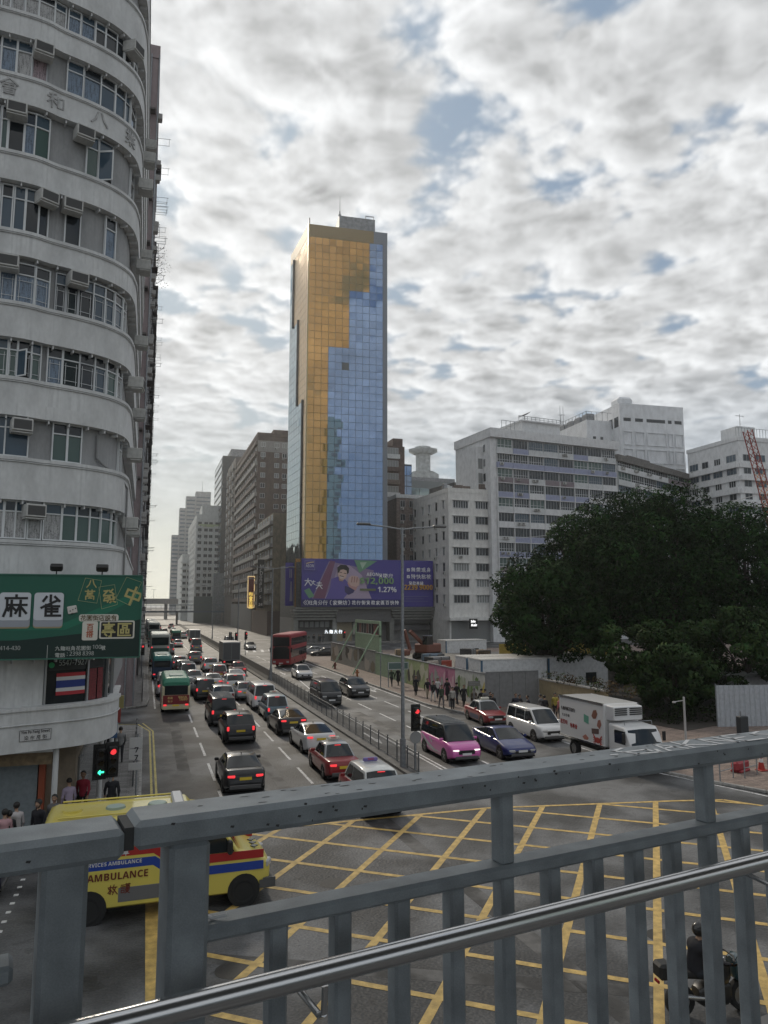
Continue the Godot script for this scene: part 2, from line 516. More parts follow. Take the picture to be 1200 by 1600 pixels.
func make_ground() -> void:
	sheet("ground", [[-2500, 2500], [2500, 2500], [2500, -2500], [-2500, -2500]], -0.03, M.earth)
	sheet("road", [[-120, 6], [160, 6], [160, -27], [40, -26], [32, -110], [32, -560], [-1, -560], [-1, -64], [-20, -62], [-20, -55], [-1, -54], [-2, -27], [-120, -27]], 0.0, M.asphalt)
	sheet("cross_road", [[30, -128], [260, -138], [260, -154], [30, -154]], -0.012, M.asphalt)
	# pavements
	var corner := [[0.05, -34.0], [0.0, -32.5], [-0.45, -30.6], [-1.5, -28.9], [-3.2, -27.6], [-5.5, -26.9]]
	slab("pavement", [[-90, -26.9]] + [[-90, -70], [-12, -54.2], [-1.6, -54.2], [-0.4, -53.6], [0.05, -52.6]] + corner, 0.14, M.pavement)
	kerb_run([[-1.6, -54.2], [-0.4, -53.6], [0.05, -52.6]]); kerb_run([[0.05, -52.6], [0.05, -34.0]]); kerb_run(corner)
	kerb_run([[-5.5, -26.9], [-40, -26.9]])
	slab("pavement_far", [[-12, -63.2], [-1.2, -63.2], [0.3, -64.2], [0.5, -68], [0.5, -420], [-12, -420]], 0.14, M.pavement)
	kerb_run([[-1.2, -63.2], [0.3, -64.2], [0.5, -68], [0.5, -120]])
	var rk := [[22.6, -112], [22.4, -100], [22.35, -58], [23.2, -53], [24.6, -47], [25.1, -41], [24.8, -34], [24.6, -31], [25.1, -29.4], [26.2, -26.8], [29, -24.6], [34, -23.6]]
	slab("pavement_right", rk + [[160, -23.6], [160, -128], [31, -128], [24.0, -117]], 0.14, M.brick_pave)
	kerb_run([[31, -128], [24, -117], [22.6, -112]]); kerb_run(rk.slice(0, 3)); kerb_run(rk.slice(2)); kerb_run([[34, -23.6], [70, -23.6]])
	slab("planting_bed", [[31.2, -53.8], [33.5, -40.5], [36.2, -41.4], [48.5, -44.2], [75, -46], [75, -70], [31.2, -70]], 0.17, mt("soil", g(0.05, 0.042, 0.034), 0.95, 0, "grime", 2.0), 0.1)
	slab("pavement_tower", [[31.0, -154], [120, -155], [120, -560], [31.0, -560]], 0.14, M.pavement)
	slab("median", [[12.3, -33.6], [13.2, -33.6], [13.6, -60], [13.9, -84], [14.2, -200], [14.2, -330], [13.0, -330], [12.6, -200], [12.4, -84]], 0.13, mt("median_dark", g(0.17, 0.165, 0.16), 0.85, 0, "grime", 3.0))
	# lane lines
	dashes("lane_line", 3.4, -30.6, -200.0)
	dashes("lane_line", 7.65, -34.6, -200.0, 3.6, 2.0)
	dashes("lane_line", 17.25, -33.0, -118.0, 3.8, 2.2)
	dashes("lane_line", 19.75, -33.6, -118.0, 3.8, 2.2)
	dashes("lane_line", 17.6, -150.0, -330.0, 4.0, 4.0); dashes("lane_line", 21.4, -150.0, -330.0, 4.0, 4.0)
	var b := MB.new()
	stripe(b, 14.45, -31.0, 14.45, -57.0, 0.11); stripe(b, 14.72, -31.0, 14.72, -57.0, 0.11)
	stripe(b, 14.6, -57.0, 15.6, -70.0, 0.11); stripe(b, 15.6, -72.0, 16.4, -82.0, 0.11)
	struct("double_white_line", b, M.white_line)
	b = MB.new()
	stripe(b, 22.05, -112.0, 21.95, -56.0, 0.12)
	stripe(b, 24.3, -40.5, 24.25, -33.5, 0.12); stripe(b, 24.3, -31.6, 25.9, -26.3, 0.12)
	struct("edge_line", b, M.white_line)
	b = MB.new()
	stripe(b, 0.55, -31.5, 0.55, -51.8, 0.1); stripe(b, 0.75, -31.5, 0.75, -51.8, 0.1)
	stripe(b, 0.55, -51.8, -0.2, -55.0, 0.1); stripe(b, 0.75, -51.8, 0.1, -55.4, 0.1)
	stripe(b, -0.2, -55.0, -1.6, -55.4, 0.1)
	struct("double_yellow_line", b, M.double_yellow)
	b = MB.new()
	stripe(b, 1.0, -62.6, 1.0, -110.0, 0.13)
	struct("bus_lane_line", b, M.white_line)
	b = MB.new()
	stripe(b, 0.9, -30.0, 3.1, -30.0, 0.25)
	struct("stop_line", b, M.white_line)
	for k in 7:
		b = MB.new()
		stripe(b, 17.0 + k * 1.4, -131.0, 17.8 + k * 1.4, -138.0, 0.5)
		struct("zebra_bar", b, M.white_line)
	arrow(13.7, -47.0, false); arrow(13.9, -76.0, false, -1); arrow(21.1, -72.0, false, 1); arrow(18.6, -43.0, false); arrow(16.0, -92.0, false); arrow(5.5, -62.0, true)
	# yellow box junction
	var area := PackedVector2Array([Vector2(0.5, -28.3), Vector2(13.5, -28.4), Vector2(21.5, -27.0), Vector2(23.6, -26.5), Vector2(25.6, -23.6), Vector2(25.4, -9.0), Vector2(0.5, -9.5)])
	var root := Node3D.new()
	root.name = "yellow_box_marking"; add_child(root); root.set_meta("kind", "structure")
	b = MB.new()
	for i in area.size():
		var p := area[i]; var q := area[(i + 1) % area.size()]
		stripe(b, p.x, p.y, q.x, q.y, 0.4 if i == 6 else 0.19, 0.009)
	obj("border_line", b, M.yellow_line, root)
	for k in range(-9, 16):
		for fam in 2:
			var o := Vector2(13.4 + k * 2.75, -28.4) if fam == 0 else Vector2(3.7, -25.4) + Vector2(-0.61, 0.79) * 2.12 * k
			var d := Vector2(-0.61, 0.79) if fam == 0 else Vector2(0.79, 0.61)
			for line in Geometry2D.intersect_polyline_with_polygon(PackedVector2Array([o - d * 60, o + d * 60]), area):
				b = MB.new()
				stripe(b, line[0].x, line[0].y, line[-1].x, line[-1].y, 0.215 if fam == 0 else 0.19, 0.005 + 0.002 * fam)
				obj("hatch_line", b, M.yellow_line, root)
	# studs of the pedestrian crossing on the left
	root = Node3D.new()
	root.name = "crossing_studs"; add_child(root); root.set_meta("kind", "structure")
	b = MB.new()
	b.bev(Vector3(0, 0.012, 0), Vector3(0.13, 0.024, 0.13), 0.01)
	var sm := b.mesh(M.plate_white)
	for k in 14:
		for s in 2:
			inst("stud", sm, root, tx(Vector3(-3.2 - s * 3.0, 0, -25.5 + k * 0.62)))
	b = MB.new()
	stripe(b, -3.9, -25.6, -3.9, -21.0, 0.22)
	struct("crossing_edge_line", b, M.yellow_line)
	b = MB.new()
	for r in [[2.2, -18.0, 0.42], [9.0, -40.2, 0.38], [16.2, -48.6, 0.38], [5.6, -22.4, 0.4], [6.3, -62.0, 0.38], [12.6, -16.5, 0.4]]:
		b.cyl(Vector3(r[0], -0.01, r[1]), Vector3(r[0], 0.004, r[1]), r[2], r[2], 18)
	struct("manhole_cover", b, mt("iron", g(0.07, 0.068, 0.065), 0.55, 0.6, "speck", 0.4))
	# tarred strips where the surface was cut open and patched
	b = MB.new()
	for s in [[9.0, -29.0, 9.6, -10.5, 0.55], [1.2, -19.0, 12.0, -13.6, 0.5], [16.0, -33, 15.7, -56.0, 0.7], [2.1, -38.0, 2.2, -57.0, 0.6], [6.3, -31.0, 6.2, -44.0, 0.5]]:
		stripe(b, s[0], s[1], s[2], s[3], s[4], 0.0025)
	struct("road_patch", b, mt("patch", g(0.145, 0.142, 0.138), 0.7, 0, "road", 7.0))

# ---------------------------------------------------------------- the footbridge we stand on
func make_bridge() -> void:
	var r := thing("footbridge", "grey painted steel railing and deck of the footbridge with a stainless handrail", "footbridge", Vector3(0, 7.75, -1.752), deg_to_rad(10.0))
	var P: StandardMaterial3D = M.rail_paint
	var b := MB.new()
	b.bev(Vector3(3.985, -0.03, 0), Vector3(8.0, 0.06, 0.137), 0.012)
	obj("top_rail", b, P, r)
	b = MB.new()
	b.bev(Vector3(-2.035, -0.041, 0.004), Vector3(4.0, 0.062, 0.134), 0.012)
	obj("top_rail", b, P, r)
	b = MB.new()
	b.span(-0.034, -0.014, -0.058, -0.012, -0.05, 0.055)
	obj("expansion_joint", b, M.rail_scuff, r)
	for x in [[0.1365, 7.9], [-4.0, -0.228]]:
		b = MB.new()
		b.bev(Vector3((x[0] + x[1]) / 2, -0.265, 0.0), Vector3(x[1] - x[0], 0.036, 0.075), 0.008)
		obj("middle_rail", b, P, r)
		b = MB.new()
		b.bev(Vector3((x[0] + x[1]) / 2, -1.0, 0.0), Vector3(x[1] - x[0], 0.04, 0.075), 0.008)
		obj("bottom_rail", b, P, r)
	b = MB.new()
	b.bev(Vector3(0, -0.6, 0), Vector3(0.088, 1.08, 0.11), 0.01)
	var pm := b.mesh(P)
	for x in [0.105, -0.144, -2.2, 5.2, 7.6]: inst("post", pm, r, tx(Vector3(x, 0, 0)))
	b = MB.new()
	b.bev(Vector3(0, -0.632, 0), Vector3(0.044, 0.70, 0.05), 0.006)
	var bm := b.mesh(P)
	b = MB.new()
	b.bev(Vector3(0, -0.155, 0), Vector3(0.046, 0.19, 0.052), 0.006)
	var sm := b.mesh(P)
	for k in 44:
		var x := 0.322 + 0.163 * k
		if absf(x - 5.2) < 0.1: continue
		inst("baluster", bm, r, tx(Vector3(x, 0, 0)))
		if k % 5 == 4: inst("upper_post", sm, r, tx(Vector3(x, 0, 0)))
	for k in 20:
		inst("baluster", bm, r, tx(Vector3(-0.36 - 0.163 * k, 0, 0)))
	b = MB.new()
	b.cyl(Vector3(-3.5, -0.315, 0.215), Vector3(7.6, -0.315, 0.178), 0.0245, 0.0245, 20)
	obj("handrail", b, M.steel, r)
	for x in [0.34, 1.86, 3.4, -1.3]:
		b = MB.new()
		b.tube([Vector3(x + 0.02, -0.345, 0.2), Vector3(x + 0.02, -0.4, 0.195), Vector3(x + 0.02, -0.415, 0.17), Vector3(x, -0.39, 0.03)], 0.0075, 8)
		obj("bracket", b, M.steel, r)
	# scuffs, chips and a sprayed tag on the top rail
	b = MB.new()
	rng.seed = 5
	for k in 60:
		var c := Vector3(rng.randf_range(0.05, 2.4), 0.0006, rng.randf_range(-0.05, 0.058))
		var q := []
		var n := 6
		for i in n:
			var t := TAU * i / n
			q.append(c + Vector3(cos(t) * rng.randf_range(0.003, 0.017), 0, -sin(t) * rng.randf_range(0.0015, 0.005)))
		for i in n: b.tri(c, q[i], q[(i + 1) % n])
	for k in 34:
		var c := Vector3(rng.randf_range(-0.4, 2.2), rng.randf_range(-0.055, -0.008), 0.0694 if k % 3 else 0.0692)
		if c.x < 0: c.z = 0.0716
		var w := rng.randf_range(0.002, 0.009)
		b.quad(c, c + Vector3(w, -0.002, 0), c + Vector3(w * 1.3, 0.003, 0), c + Vector3(0.002, 0.004, 0))
	obj("scuff_marks", b, M.rail_scuff, r)
	b = MB.new()
	var tagl := [[[1.48, 1], [1.42, 3], [1.46, 8], [1.54, 9], [1.56, 6]], [[1.44, 5], [1.53, 5], [1.53, 7]], [[1.58, 9], [1.62, 1], [1.66, 9]], [[1.6, 6], [1.65, 6]], [[1.7, 1], [1.69, 9]], [[1.78, 1], [1.7, 5], [1.79, 9]], [[1.82, 9], [1.82, 1], [1.9, 9], [1.9, 1]], [[2.02, 1], [1.94, 1], [1.94, 9], [2.03, 9]], [[1.94, 5], [2.0, 5]], [[2.14, 1], [2.07, 3], [2.13, 6], [2.06, 9]], [[2.2, 1], [2.18, 9], [2.28, 8]], [[2.36, 1], [2.3, 8]]]
	for s in tagl:
		for i in s.size() - 1:
			var a := Vector3(s[i][0], 0.0012, -0.06 + s[i][1] * 0.0125)
			var d := Vector3(s[i + 1][0], 0.0012, -0.06 + s[i + 1][1] * 0.0125)
			var e := (d - a).normalized()
			var p := e.cross(Vector3.UP) * 0.0062
			b.quad(a - p - e * 0.004, a + p - e * 0.004, d + p + e * 0.004, d - p + e * 0.004)
	b.quad(Vector3(1.365, 0.0012, 0.02), Vector3(1.395, 0.0012, 0.024), Vector3(1.4, 0.0012, 0.012), Vector3(1.37, 0.0012, 0.01))
	obj("graffiti", b, M.white_spray, r)
	b = MB.new()
	b.bev(Vector3(2.0, -1.35, 2.0), Vector3(120.0, 0.5, 4.6), 0.03)
	obj("deck", b, mt("concrete", g(0.33, 0.32, 0.31), 0.85, 0, "grime", 4.0), r)
	# the roof over the walkway, out of the picture above, and the posts that carry it
	b = MB.new()
	b.bev(Vector3(2.0, 2.95, 2.75), Vector3(120.0, 0.22, 4.2), 0.05)
	obj("roof", b, mt("roof_sheet", g(0.24, 0.26, 0.27), 0.7), r)
	b = MB.new()
	b.bev(Vector3(0, 0.8, 0), Vector3(0.22, 3.8, 0.22), 0.02)
	var rp := b.mesh(P)
	for x in [-8.0, 9.4, 17.0, -16.0]:
		for z in [0.75, 4.2]: inst("roof_post", rp, r, tx(Vector3(x, 0, z)))
	b = MB.new()
	b.bev(Vector3(2.0, -0.55, 4.25), Vector3(120.0, 1.1, 0.06), 0.01)
	obj("far_parapet", b, P, r)
	b = MB.new()
	b.cyl(Vector3(0.0, 0, 0), Vector3(0.034, 0.006, 0.006), 0.0042, 0.0042, 8)
	b.cyl(Vector3(-0.012, 0.008, 0.004), Vector3(0.002, 0.0, 0.0), 0.0038, 0.0042, 8)
	var o := obj("cigarette_end", b, M.plate_white)
	o.position = Vector3(0.165, 7.75 - 0.243, -1.775)
	tag(o, "bent white cigarette end lying on the middle rail beside the wide post", "cigarette end")

# ---------------------------------------------------------------- lettering
var GLYPH := {
	"麻": "8 0 8 2, 1 2 15 2, 2 2 2 9 0 15, 5 4 5 15, 3 7 8 7, 5 7 3 11, 5 8 8 11, 11 4 11 15, 9 7 15 7, 11 7 8 13, 11 8 15 13",
	"雀": "8 0 8 4, 5 1 3 4, 11 1 14 4, 12 4 2 9, 5 7 5 15, 8 6 9 8, 4 8 14 8, 5 10 13 10, 5 12 13 12, 5 15 15 15, 9 8 9 15",
	"八": "6 2 4 9 0 14, 10 1 12 8 16 14",
	"萬": "1 2 15 2, 5 0 5 4, 11 0 11 4, 4 5 12 5 12 9 4 9 4 5, 4 7 12 7, 8 5 8 13, 2 15 2 10 14 10 14 15, 6 13 11 13",
	"發": "3 1 7 1 2 6, 9 1 14 6, 13 0 10 3, 2 7 7 7 7 10 3 10 2 13 7 13 6 15, 9 7 9 10 8 11, 9 7 13 7 13 10 15 10, 9 12 14 12 9 16, 10 13 15 16",
	"中": "2 4 14 4 14 10 2 10 2 4, 8 0 8 16",
	"花": "1 3 15 3, 5 0 5 5, 11 0 11 5, 6 6 1 11, 4 9 4 16, 9 6 9 15 15 15 15 13, 14 7 9 11",
	"園": "1 1 15 1 15 15 1 15 1 1, 4 4 12 4, 8 2 8 6, 4 6 12 6, 5 8 11 8 11 10 5 10 5 8, 8 10 4 14, 8 11 12 14",
	"街": "4 0 1 4, 4 4 1 8, 3 7 3 16, 6 3 10 3, 8 1 8 6, 5 6 11 6, 6 10 10 10, 8 8 8 14, 5 14 11 13, 12 2 16 2, 12 7 16 7, 14 7 14 15 13 15",
	"店": "8 0 8 2, 2 2 15 2, 2 2 2 10 0 16, 9 4 9 9, 9 6 14 6, 5 10 13 10 13 15 5 15 5 10",
	"設": "1 2 6 2, 0 5 7 5, 1 8 6 8, 1 11 6 11 6 15 1 15 1 11, 9 1 9 5 7 7, 9 1 13 1 13 6 15 6, 8 9 14 9 7 16, 9 10 15 16",
	"有": "1 3 15 3, 7 0 1 9, 5 6 5 16, 5 6 13 6 13 16 11 16, 5 9 13 9, 5 12 13 12",
	"專": "2 2 14 2, 8 0 8 9, 4 4 12 4 12 8 4 8 4 4, 4 6 12 6, 2 9 13 9, 1 11 15 11, 11 10 11 16 9 16, 4 13 6 15",
	"區": "1 1 15 1, 1 1 1 15 15 15, 6 3 11 3 11 6 6 6 6 3, 4 8 7 8 7 12 4 12 4 8, 10 8 13 8 13 12 10 12 10 8",
	"百": "1 1 15 1, 8 1 6 5, 3 5 13 5 13 15 3 15 3 5, 3 10 13 10",
	"搭": "0 4 5 4, 3 0 3 15 1 14, 0 10 5 8, 6 2 15 2, 8 0 8 4, 13 0 13 4, 10 4 6 8, 10 5 15 8, 8 9 13 9, 7 11 13 11 13 15 7 15 7 11",
	"九": "1 5 11 5 11 14 15 14 15 12, 6 0 6 8 1 15",
	"龍": "4 0 4 2, 1 2 8 2, 3 3 3 5, 6 3 6 5, 0 6 8 6, 2 8 2 16, 2 8 7 8 7 15, 2 10 7 10, 2 12 7 12, 10 1 10 5 15 5, 10 3 15 3, 10 7 14 7 14 9 10 9 10 15 15 15 15 13, 10 11 14 11, 10 13 14 13",
	"旺": "1 3 6 3 6 13 1 13 1 3, 1 8 6 8, 8 3 15 3, 9 9 15 9, 8 15 16 15, 12 3 12 15",
	"角": "6 0 2 5, 5 2 11 2 9 5, 3 5 13 5 13 16 11 16, 3 5 3 11 1 16, 3 9 13 9, 3 12 13 12, 8 5 8 14",
	"號": "1 1 6 1 6 5 1 5 1 1, 0 7 7 7, 2 7 1 10 6 10 5 16, 11 0 11 4, 11 2 15 2, 8 4 15 4 14 7, 8 4 8 11 7 16, 9 7 14 6, 11 5 11 9 14 9, 11 11 10 16, 11 11 14 11 14 15 16 15",
	"電": "3 1 13 1, 1 3 15 3 14 6, 1 3 1 6, 8 1 8 7, 4 5 6 5, 10 5 12 5, 3 8 13 8 13 13 3 13 3 8, 3 10 13 10, 8 8 8 15 15 15",
	"話": "1 2 6 2, 0 5 7 5, 1 8 6 8, 1 11 6 11 6 15 1 15 1 11, 14 1 8 3, 8 6 16 6, 12 2 12 10, 9 10 15 10 15 15 9 15 9 10",
	"會": "8 0 1 6, 8 0 15 6, 5 5 11 5, 3 7 13 7 13 10 3 10 3 7, 8 7 8 10, 4 12 12 12 12 16 4 16 4 12, 4 14 12 14",
	"和": "7 1 2 3, 0 6 8 6, 4 2 4 16, 4 7 0 12, 4 7 8 11, 10 4 15 4 15 14 10 14 10 4",
	"業": "6 0 6 4, 10 0 10 4, 2 1 4 4, 14 1 12 4, 1 4 15 4, 4 6 12 6, 3 8 13 8, 1 10 15 10, 8 4 8 16, 7 11 1 15, 9 11 15 15",
	"救": "0 4 8 4, 4 1 4 15 2 14, 1 6 3 8, 4 9 0 13, 4 8 8 12, 10 0 8 6, 9 4 15 4, 13 4 8 16, 9 7 16 16",
	"護": "1 2 6 2, 0 5 7 5, 1 8 6 8, 1 11 6 11 6 15 1 15 1 11, 8 1 16 1, 10 0 10 3, 14 0 14 3, 9 4 9 10, 9 4 15 4, 9 6 15 6, 9 8 15 8, 12 3 12 10, 8 10 15 10, 9 12 14 12 8 16, 9 13 15 16",
	"車": "2 2 14 2, 4 4 12 4 12 10 4 10 4 4, 4 7 12 7, 1 12 15 12, 8 0 8 16",
	"消": "1 1 3 3, 0 5 2 7, 0 15 4 9, 10 0 10 6, 6 1 8 4, 14 1 12 4, 6 6 14 6 14 16 12 16, 6 6 6 16, 6 9 14 9, 6 12 14 12",
	"防": "1 1 1 16, 1 1 5 1 3 6 5 9 3 11, 10 0 11 2, 7 4 15 4, 9 4 9 9 6 16, 9 8 14 8 13 15 11 15",
	"處": "8 0 8 4, 8 2 14 2, 2 4 15 4, 2 4 2 10 0 16, 4 7 12 6, 7 5 7 8 12 8, 6 10 3 15, 6 10 10 10 8 14, 12 10 12 13 15 13, 5 12 16 16",
	"分": "6 1 1 8, 10 1 15 8, 4 9 12 9 11 15 9 15, 7 9 2 16",
	"行": "5 0 1 5, 5 5 0 10, 3 8 3 16, 8 3 15 3, 7 8 16 8, 12 8 12 16 10 15",
	"家": "8 0 8 2, 1 5 1 3 15 3 15 5, 4 6 12 6, 8 6 2 10, 6 8 9 12 8 16 6 16, 7 10 2 13, 8 12 2 16, 13 8 9 11, 9 10 15 16",
	"樂": "8 0 6 3 10 3 10 8 6 8 6 3, 6 5 10 5, 3 1 1 4 4 5 1 8 5 8, 14 1 12 4 15 5 12 8 16 8, 1 10 15 10, 8 8 8 16, 7 11 1 15, 9 11 15 15",
	"坊": "0 5 6 5, 3 1 3 13, 0 14 6 12, 11 0 11 3, 7 4 16 4, 10 4 10 9 7 16, 10 8 15 8 14 15 12 15",
	"無": "4 0 1 4, 3 2 14 2, 4 2 4 10, 7 2 7 10, 10 2 10 10, 13 2 13 10, 1 6 15 6, 1 10 15 10, 2 12 1 15, 6 12 6 15, 10 12 11 15, 13 12 15 15",
	"需": "3 1 13 1, 1 3 15 3 14 6, 1 3 1 6, 8 1 8 7, 4 5 6 5, 10 5 12 5, 1 8 15 8, 8 8 7 10, 2 16 2 11 14 11 14 16, 6 11 6 15, 10 11 10 15",
	"現": "0 3 6 3, 1 8 6 8, 0 14 6 13, 3 3 3 14, 8 1 14 1 14 10 8 10 8 1, 8 4 14 4, 8 7 14 7, 9 10 8 16, 12 10 12 15 16 15 16 13",
	"身": "8 0 7 2, 4 2 12 2 12 15 9 15, 4 2 4 10, 4 5 12 5, 4 8 12 8, 1 11 13 10, 14 8 1 16",
	"特": "1 3 6 3, 3 0 3 16, 0 10 6 8, 2 1 1 5, 8 3 15 3, 11 0 11 6, 7 6 16 6, 7 9 16 9, 13 7 13 16 11 15, 9 11 10 13",
	"快": "3 0 3 16, 1 4 0 7, 5 4 6 7, 8 4 14 4 14 9, 7 9 16 9, 11 0 11 9 6 16, 11 9 16 16",
	"批": "0 4 5 4, 3 0 3 15 1 14, 0 10 5 8, 7 1 7 15 10 13, 7 7 10 7, 12 1 12 14 16 14 16 11, 16 4 12 7",
	"核": "0 4 7 4, 4 0 4 16, 4 5 0 11, 4 6 7 9, 11 0 12 2, 7 3 16 3, 11 3 8 7 13 7, 13 5 7 12, 15 8 7 16, 11 11 15 16",
	"貸": "4 0 1 4, 3 2 3 6, 6 3 14 2, 9 0 11 5 14 6, 4 7 12 7 12 13 4 13 4 7, 4 9 12 9, 4 11 12 11, 5 14 2 16, 11 14 14 16",
	"款": "1 2 8 2, 4 0 4 5, 2 5 7 5, 0 8 8 8, 4 8 4 15, 2 11 1 14, 7 11 8 14, 11 0 9 5, 10 3 15 3 14 6, 12 6 12 10 8 16, 12 9 16 16",
	"線": "4 0 1 4 4 5 1 9 6 9, 3 9 3 16, 1 12 0 14, 6 11 6 13, 11 0 10 2, 8 2 14 2 14 7 8 7 8 2, 8 4 14 4, 11 7 11 16 10 15, 8 9 9 9 7 14, 14 9 12 11, 11 10 16 15",
	"大": "1 5 15 5, 8 0 7 7 1 16, 8 6 15 16",
	"丈": "1 4 15 4, 9 0 8 8 1 16, 3 7 15 16",
	"夫": "3 3 13 3, 1 8 15 8, 8 0 7 9 1 16, 9 9 15 16",
	"染": "1 1 3 3, 1 7 4 4, 6 2 12 2 12 6 15 6, 8 0 6 7, 1 10 15 10, 8 8 8 16, 7 11 1 15, 9 11 15 15",
	"布": "1 4 15 4, 7 0 1 9, 3 14 3 8 13 8 13 13, 8 6 8 16",
	"房": "3 1 14 1, 3 3 13 3 13 6 3 6, 3 3 3 9 1 16, 9 7 10 8, 5 9 15 9, 9 9 6 16, 8 12 13 12 12 16 10 16",
	"(": "12 0 8 4 8 12 12 16", ")": "4 0 8 4 8 12 4 16", "«": "9 0 2 8 9 16, 16 0 9 8 16 16",
}

# strokes of a line of characters, standing in the plane of t (x right, y up), from its lower left corner
func glyphs(b: MB, words: String, t: Transform3D, size: float, bold := 0.09, depth := 0.01, gap := 1.12, down := false) -> void:
	var k := 0
	for ch in words:
		if GLYPH.has(ch):
			var o := Vector2(0, -k * size * gap) if down else Vector2(k * size * gap, 0)
			var lift := 0
			for st in GLYPH[ch].split(", "):
				var q: PackedStringArray = st.split(" ")
				lift += 1
				for i in range(0, q.size() - 2, 2):
					var a := o + Vector2(float(q[i]) / 16.0, 1.0 - float(q[i + 1]) / 16.0) * size
					var d := o + Vector2(float(q[i + 2]) / 16.0, 1.0 - float(q[i + 3]) / 16.0) * size
					var e := (d - a).normalized()
					var p := Vector2(-e.y, e.x) * size * bold * 0.5
					a -= e * size * bold * 0.5; d += e * size * bold * 0.5
					var z := depth * (1.0 + 0.02 * (lift % 7) + 0.01 * (i % 5))
					var A := a - p; var B := a + p; var C := d + p; var D := d - p
					b.quad(t * Vector3(A.x, A.y, z), t * Vector3(D.x, D.y, z), t * Vector3(C.x, C.y, z), t * Vector3(B.x, B.y, z))
					for w in [[B, A], [A, D], [D, C], [C, B]]:
						b.quad(t * Vector3(w[0].x, w[0].y, 0), t * Vector3(w[1].x, w[1].y, 0), t * Vector3(w[1].x, w[1].y, z), t * Vector3(w[0].x, w[0].y, z))
		k += 1

func words(called: String, text: String, cap: float, t: Transform3D, material: Material, parent: Node, bold := true, wide := 0.0) -> MeshInstance3D:
	var m := TextMesh.new()
	var f := SystemFont.new()
	f.font_names = PackedStringArray(["Droid Sans"])
	f.font_weight = 700 if bold else 400
	m.font = f
	m.text = text
	m.font_size = 48
	m.pixel_size = cap / (0.71 * 48.0)
	m.depth = cap * 0.06
	m.curve_step = 4.0
	m.horizontal_alignment = HORIZONTAL_ALIGNMENT_LEFT
	m.vertical_alignment = VERTICAL_ALIGNMENT_BOTTOM
	m.material = material
	var o := inst(called, m, parent, t)
	if wide > 0.0:
		var w := m.get_aabb().size.x
		o.scale.x = wide / maxf(w, 0.001)
	return o

func flat(b: MB, pts: Array, z: float, thick := 0.004) -> void:
	var pp := PackedVector2Array()
	for p in pts: pp.append(Vector2(p[0], p[1]))
	b.prism(pp, Transform3D(Basis(), Vector3(0, 0, z)), thick)

func round_rect(x0: float, y0: float, x1: float, y1: float, r: float, n := 4) -> Array:
	var out := []
	for c in [[x1 - r, y1 - r, 0.0], [x0 + r, y1 - r, PI / 2], [x0 + r, y0 + r, PI], [x1 - r, y0 + r, PI * 1.5]]:
		for i in n + 1:
			var t: float = c[2] + PI / 2 * i / n
			out.append([c[0] + r * cos(t), c[1] + r * sin(t)])
	return out

# ---------------------------------------------------------------- windows and small fittings shared by the buildings
func win(w: float, h: float, cols: int, frame: StandardMaterial3D, glass: StandardMaterial3D, transom := 0.0, ft := 0.06, grille := false, deep := 0.09) -> ArrayMesh:
	var key := "win %.2f %.2f %d %s %s %.2f %.2f %s" % [w, h, cols, frame.resource_name, glass.resource_name, transom, ft, grille]
	if T.has(key): return T[key]
	var b := MB.new()
	b.span(-w / 2, w / 2, 0, ft, 0, deep); b.span(-w / 2, w / 2, h - ft, h, 0, deep)
	for k in cols + 1:
		var x := -w / 2 + ft / 2 + (w - ft) * k / cols
		b.span(x - ft / 2, x + ft / 2, ft, h - ft, 0, deep - 0.005 * (0 if k == 0 or k == cols else 1))
	if transom > 0: b.span(-w / 2 + ft, w / 2 - ft, h * transom - ft / 2, h * transom + ft / 2, 0, deep - 0.01)
	if grille:
		for k in cols:
			var x0 := -w / 2 + (w - ft) * (k + 0.22) / cols + ft / 2
			var x1 := -w / 2 + (w - ft) * (k + 0.78) / cols + ft / 2
			for x in [x0, x1]: b.span(x - 0.008, x + 0.008, h * 0.08, h * 0.62, 0.03, 0.05)
			for y in [0.14, 0.56]: b.span(x0 - 0.06, x1 + 0.06, h * y - 0.008, h * y + 0.008, 0.03, 0.05)
	var m := b.mesh(frame)
	b = MB.new()
	b.span(-w / 2 + 0.01, w / 2 - 0.01, 0.01, h - 0.01, -0.01, 0.02)
	b.into(m, glass)
	T[key] = m
	return m

func ac_mesh() -> ArrayMesh:
	if T.has("ac"): return T.ac
	var b := MB.new()
	b.bev(Vector3(0, 0, 0.16), Vector3(0.68, 0.46, 0.62), 0.02)
	b.span(-0.34, 0.34, -0.29, -0.25, 0.0, 0.42)
	var m := b.mesh(M.ac_white)
	b = MB.new()
	b.span(-0.29, 0.29, -0.17, 0.17, 0.466, 0.472)
	b.into(m, M.ac_grille)
	b = MB.new()
	for k in 7: b.span(-0.29, 0.29, -0.15 + k * 0.05, -0.142 + k * 0.05, 0.472, 0.478)
	b.into(m, M.plastic_grey)
	b = MB.new()
	T.ac = m
	return m

func split_ac_mesh() -> ArrayMesh:
	if T.has("ac2"): return T.ac2
	var b := MB.new()
	b.bev(Vector3(0, 0, 0.2), Vector3(0.85, 0.6, 0.34), 0.03)
	b.span(-0.4, -0.34, -0.36, -0.3, 0, 0.4); b.span(0.34, 0.4, -0.36, -0.3, 0, 0.4)
	var m := b.mesh(M.ac_white)
	b = MB.new()
	b.cyl(Vector3(-0.1, 0, 0.371), Vector3(-0.1, 0, 0.376), 0.24, 0.24, 14)
	b.into(m, M.ac_grille)
	T.ac2 = m
	return m

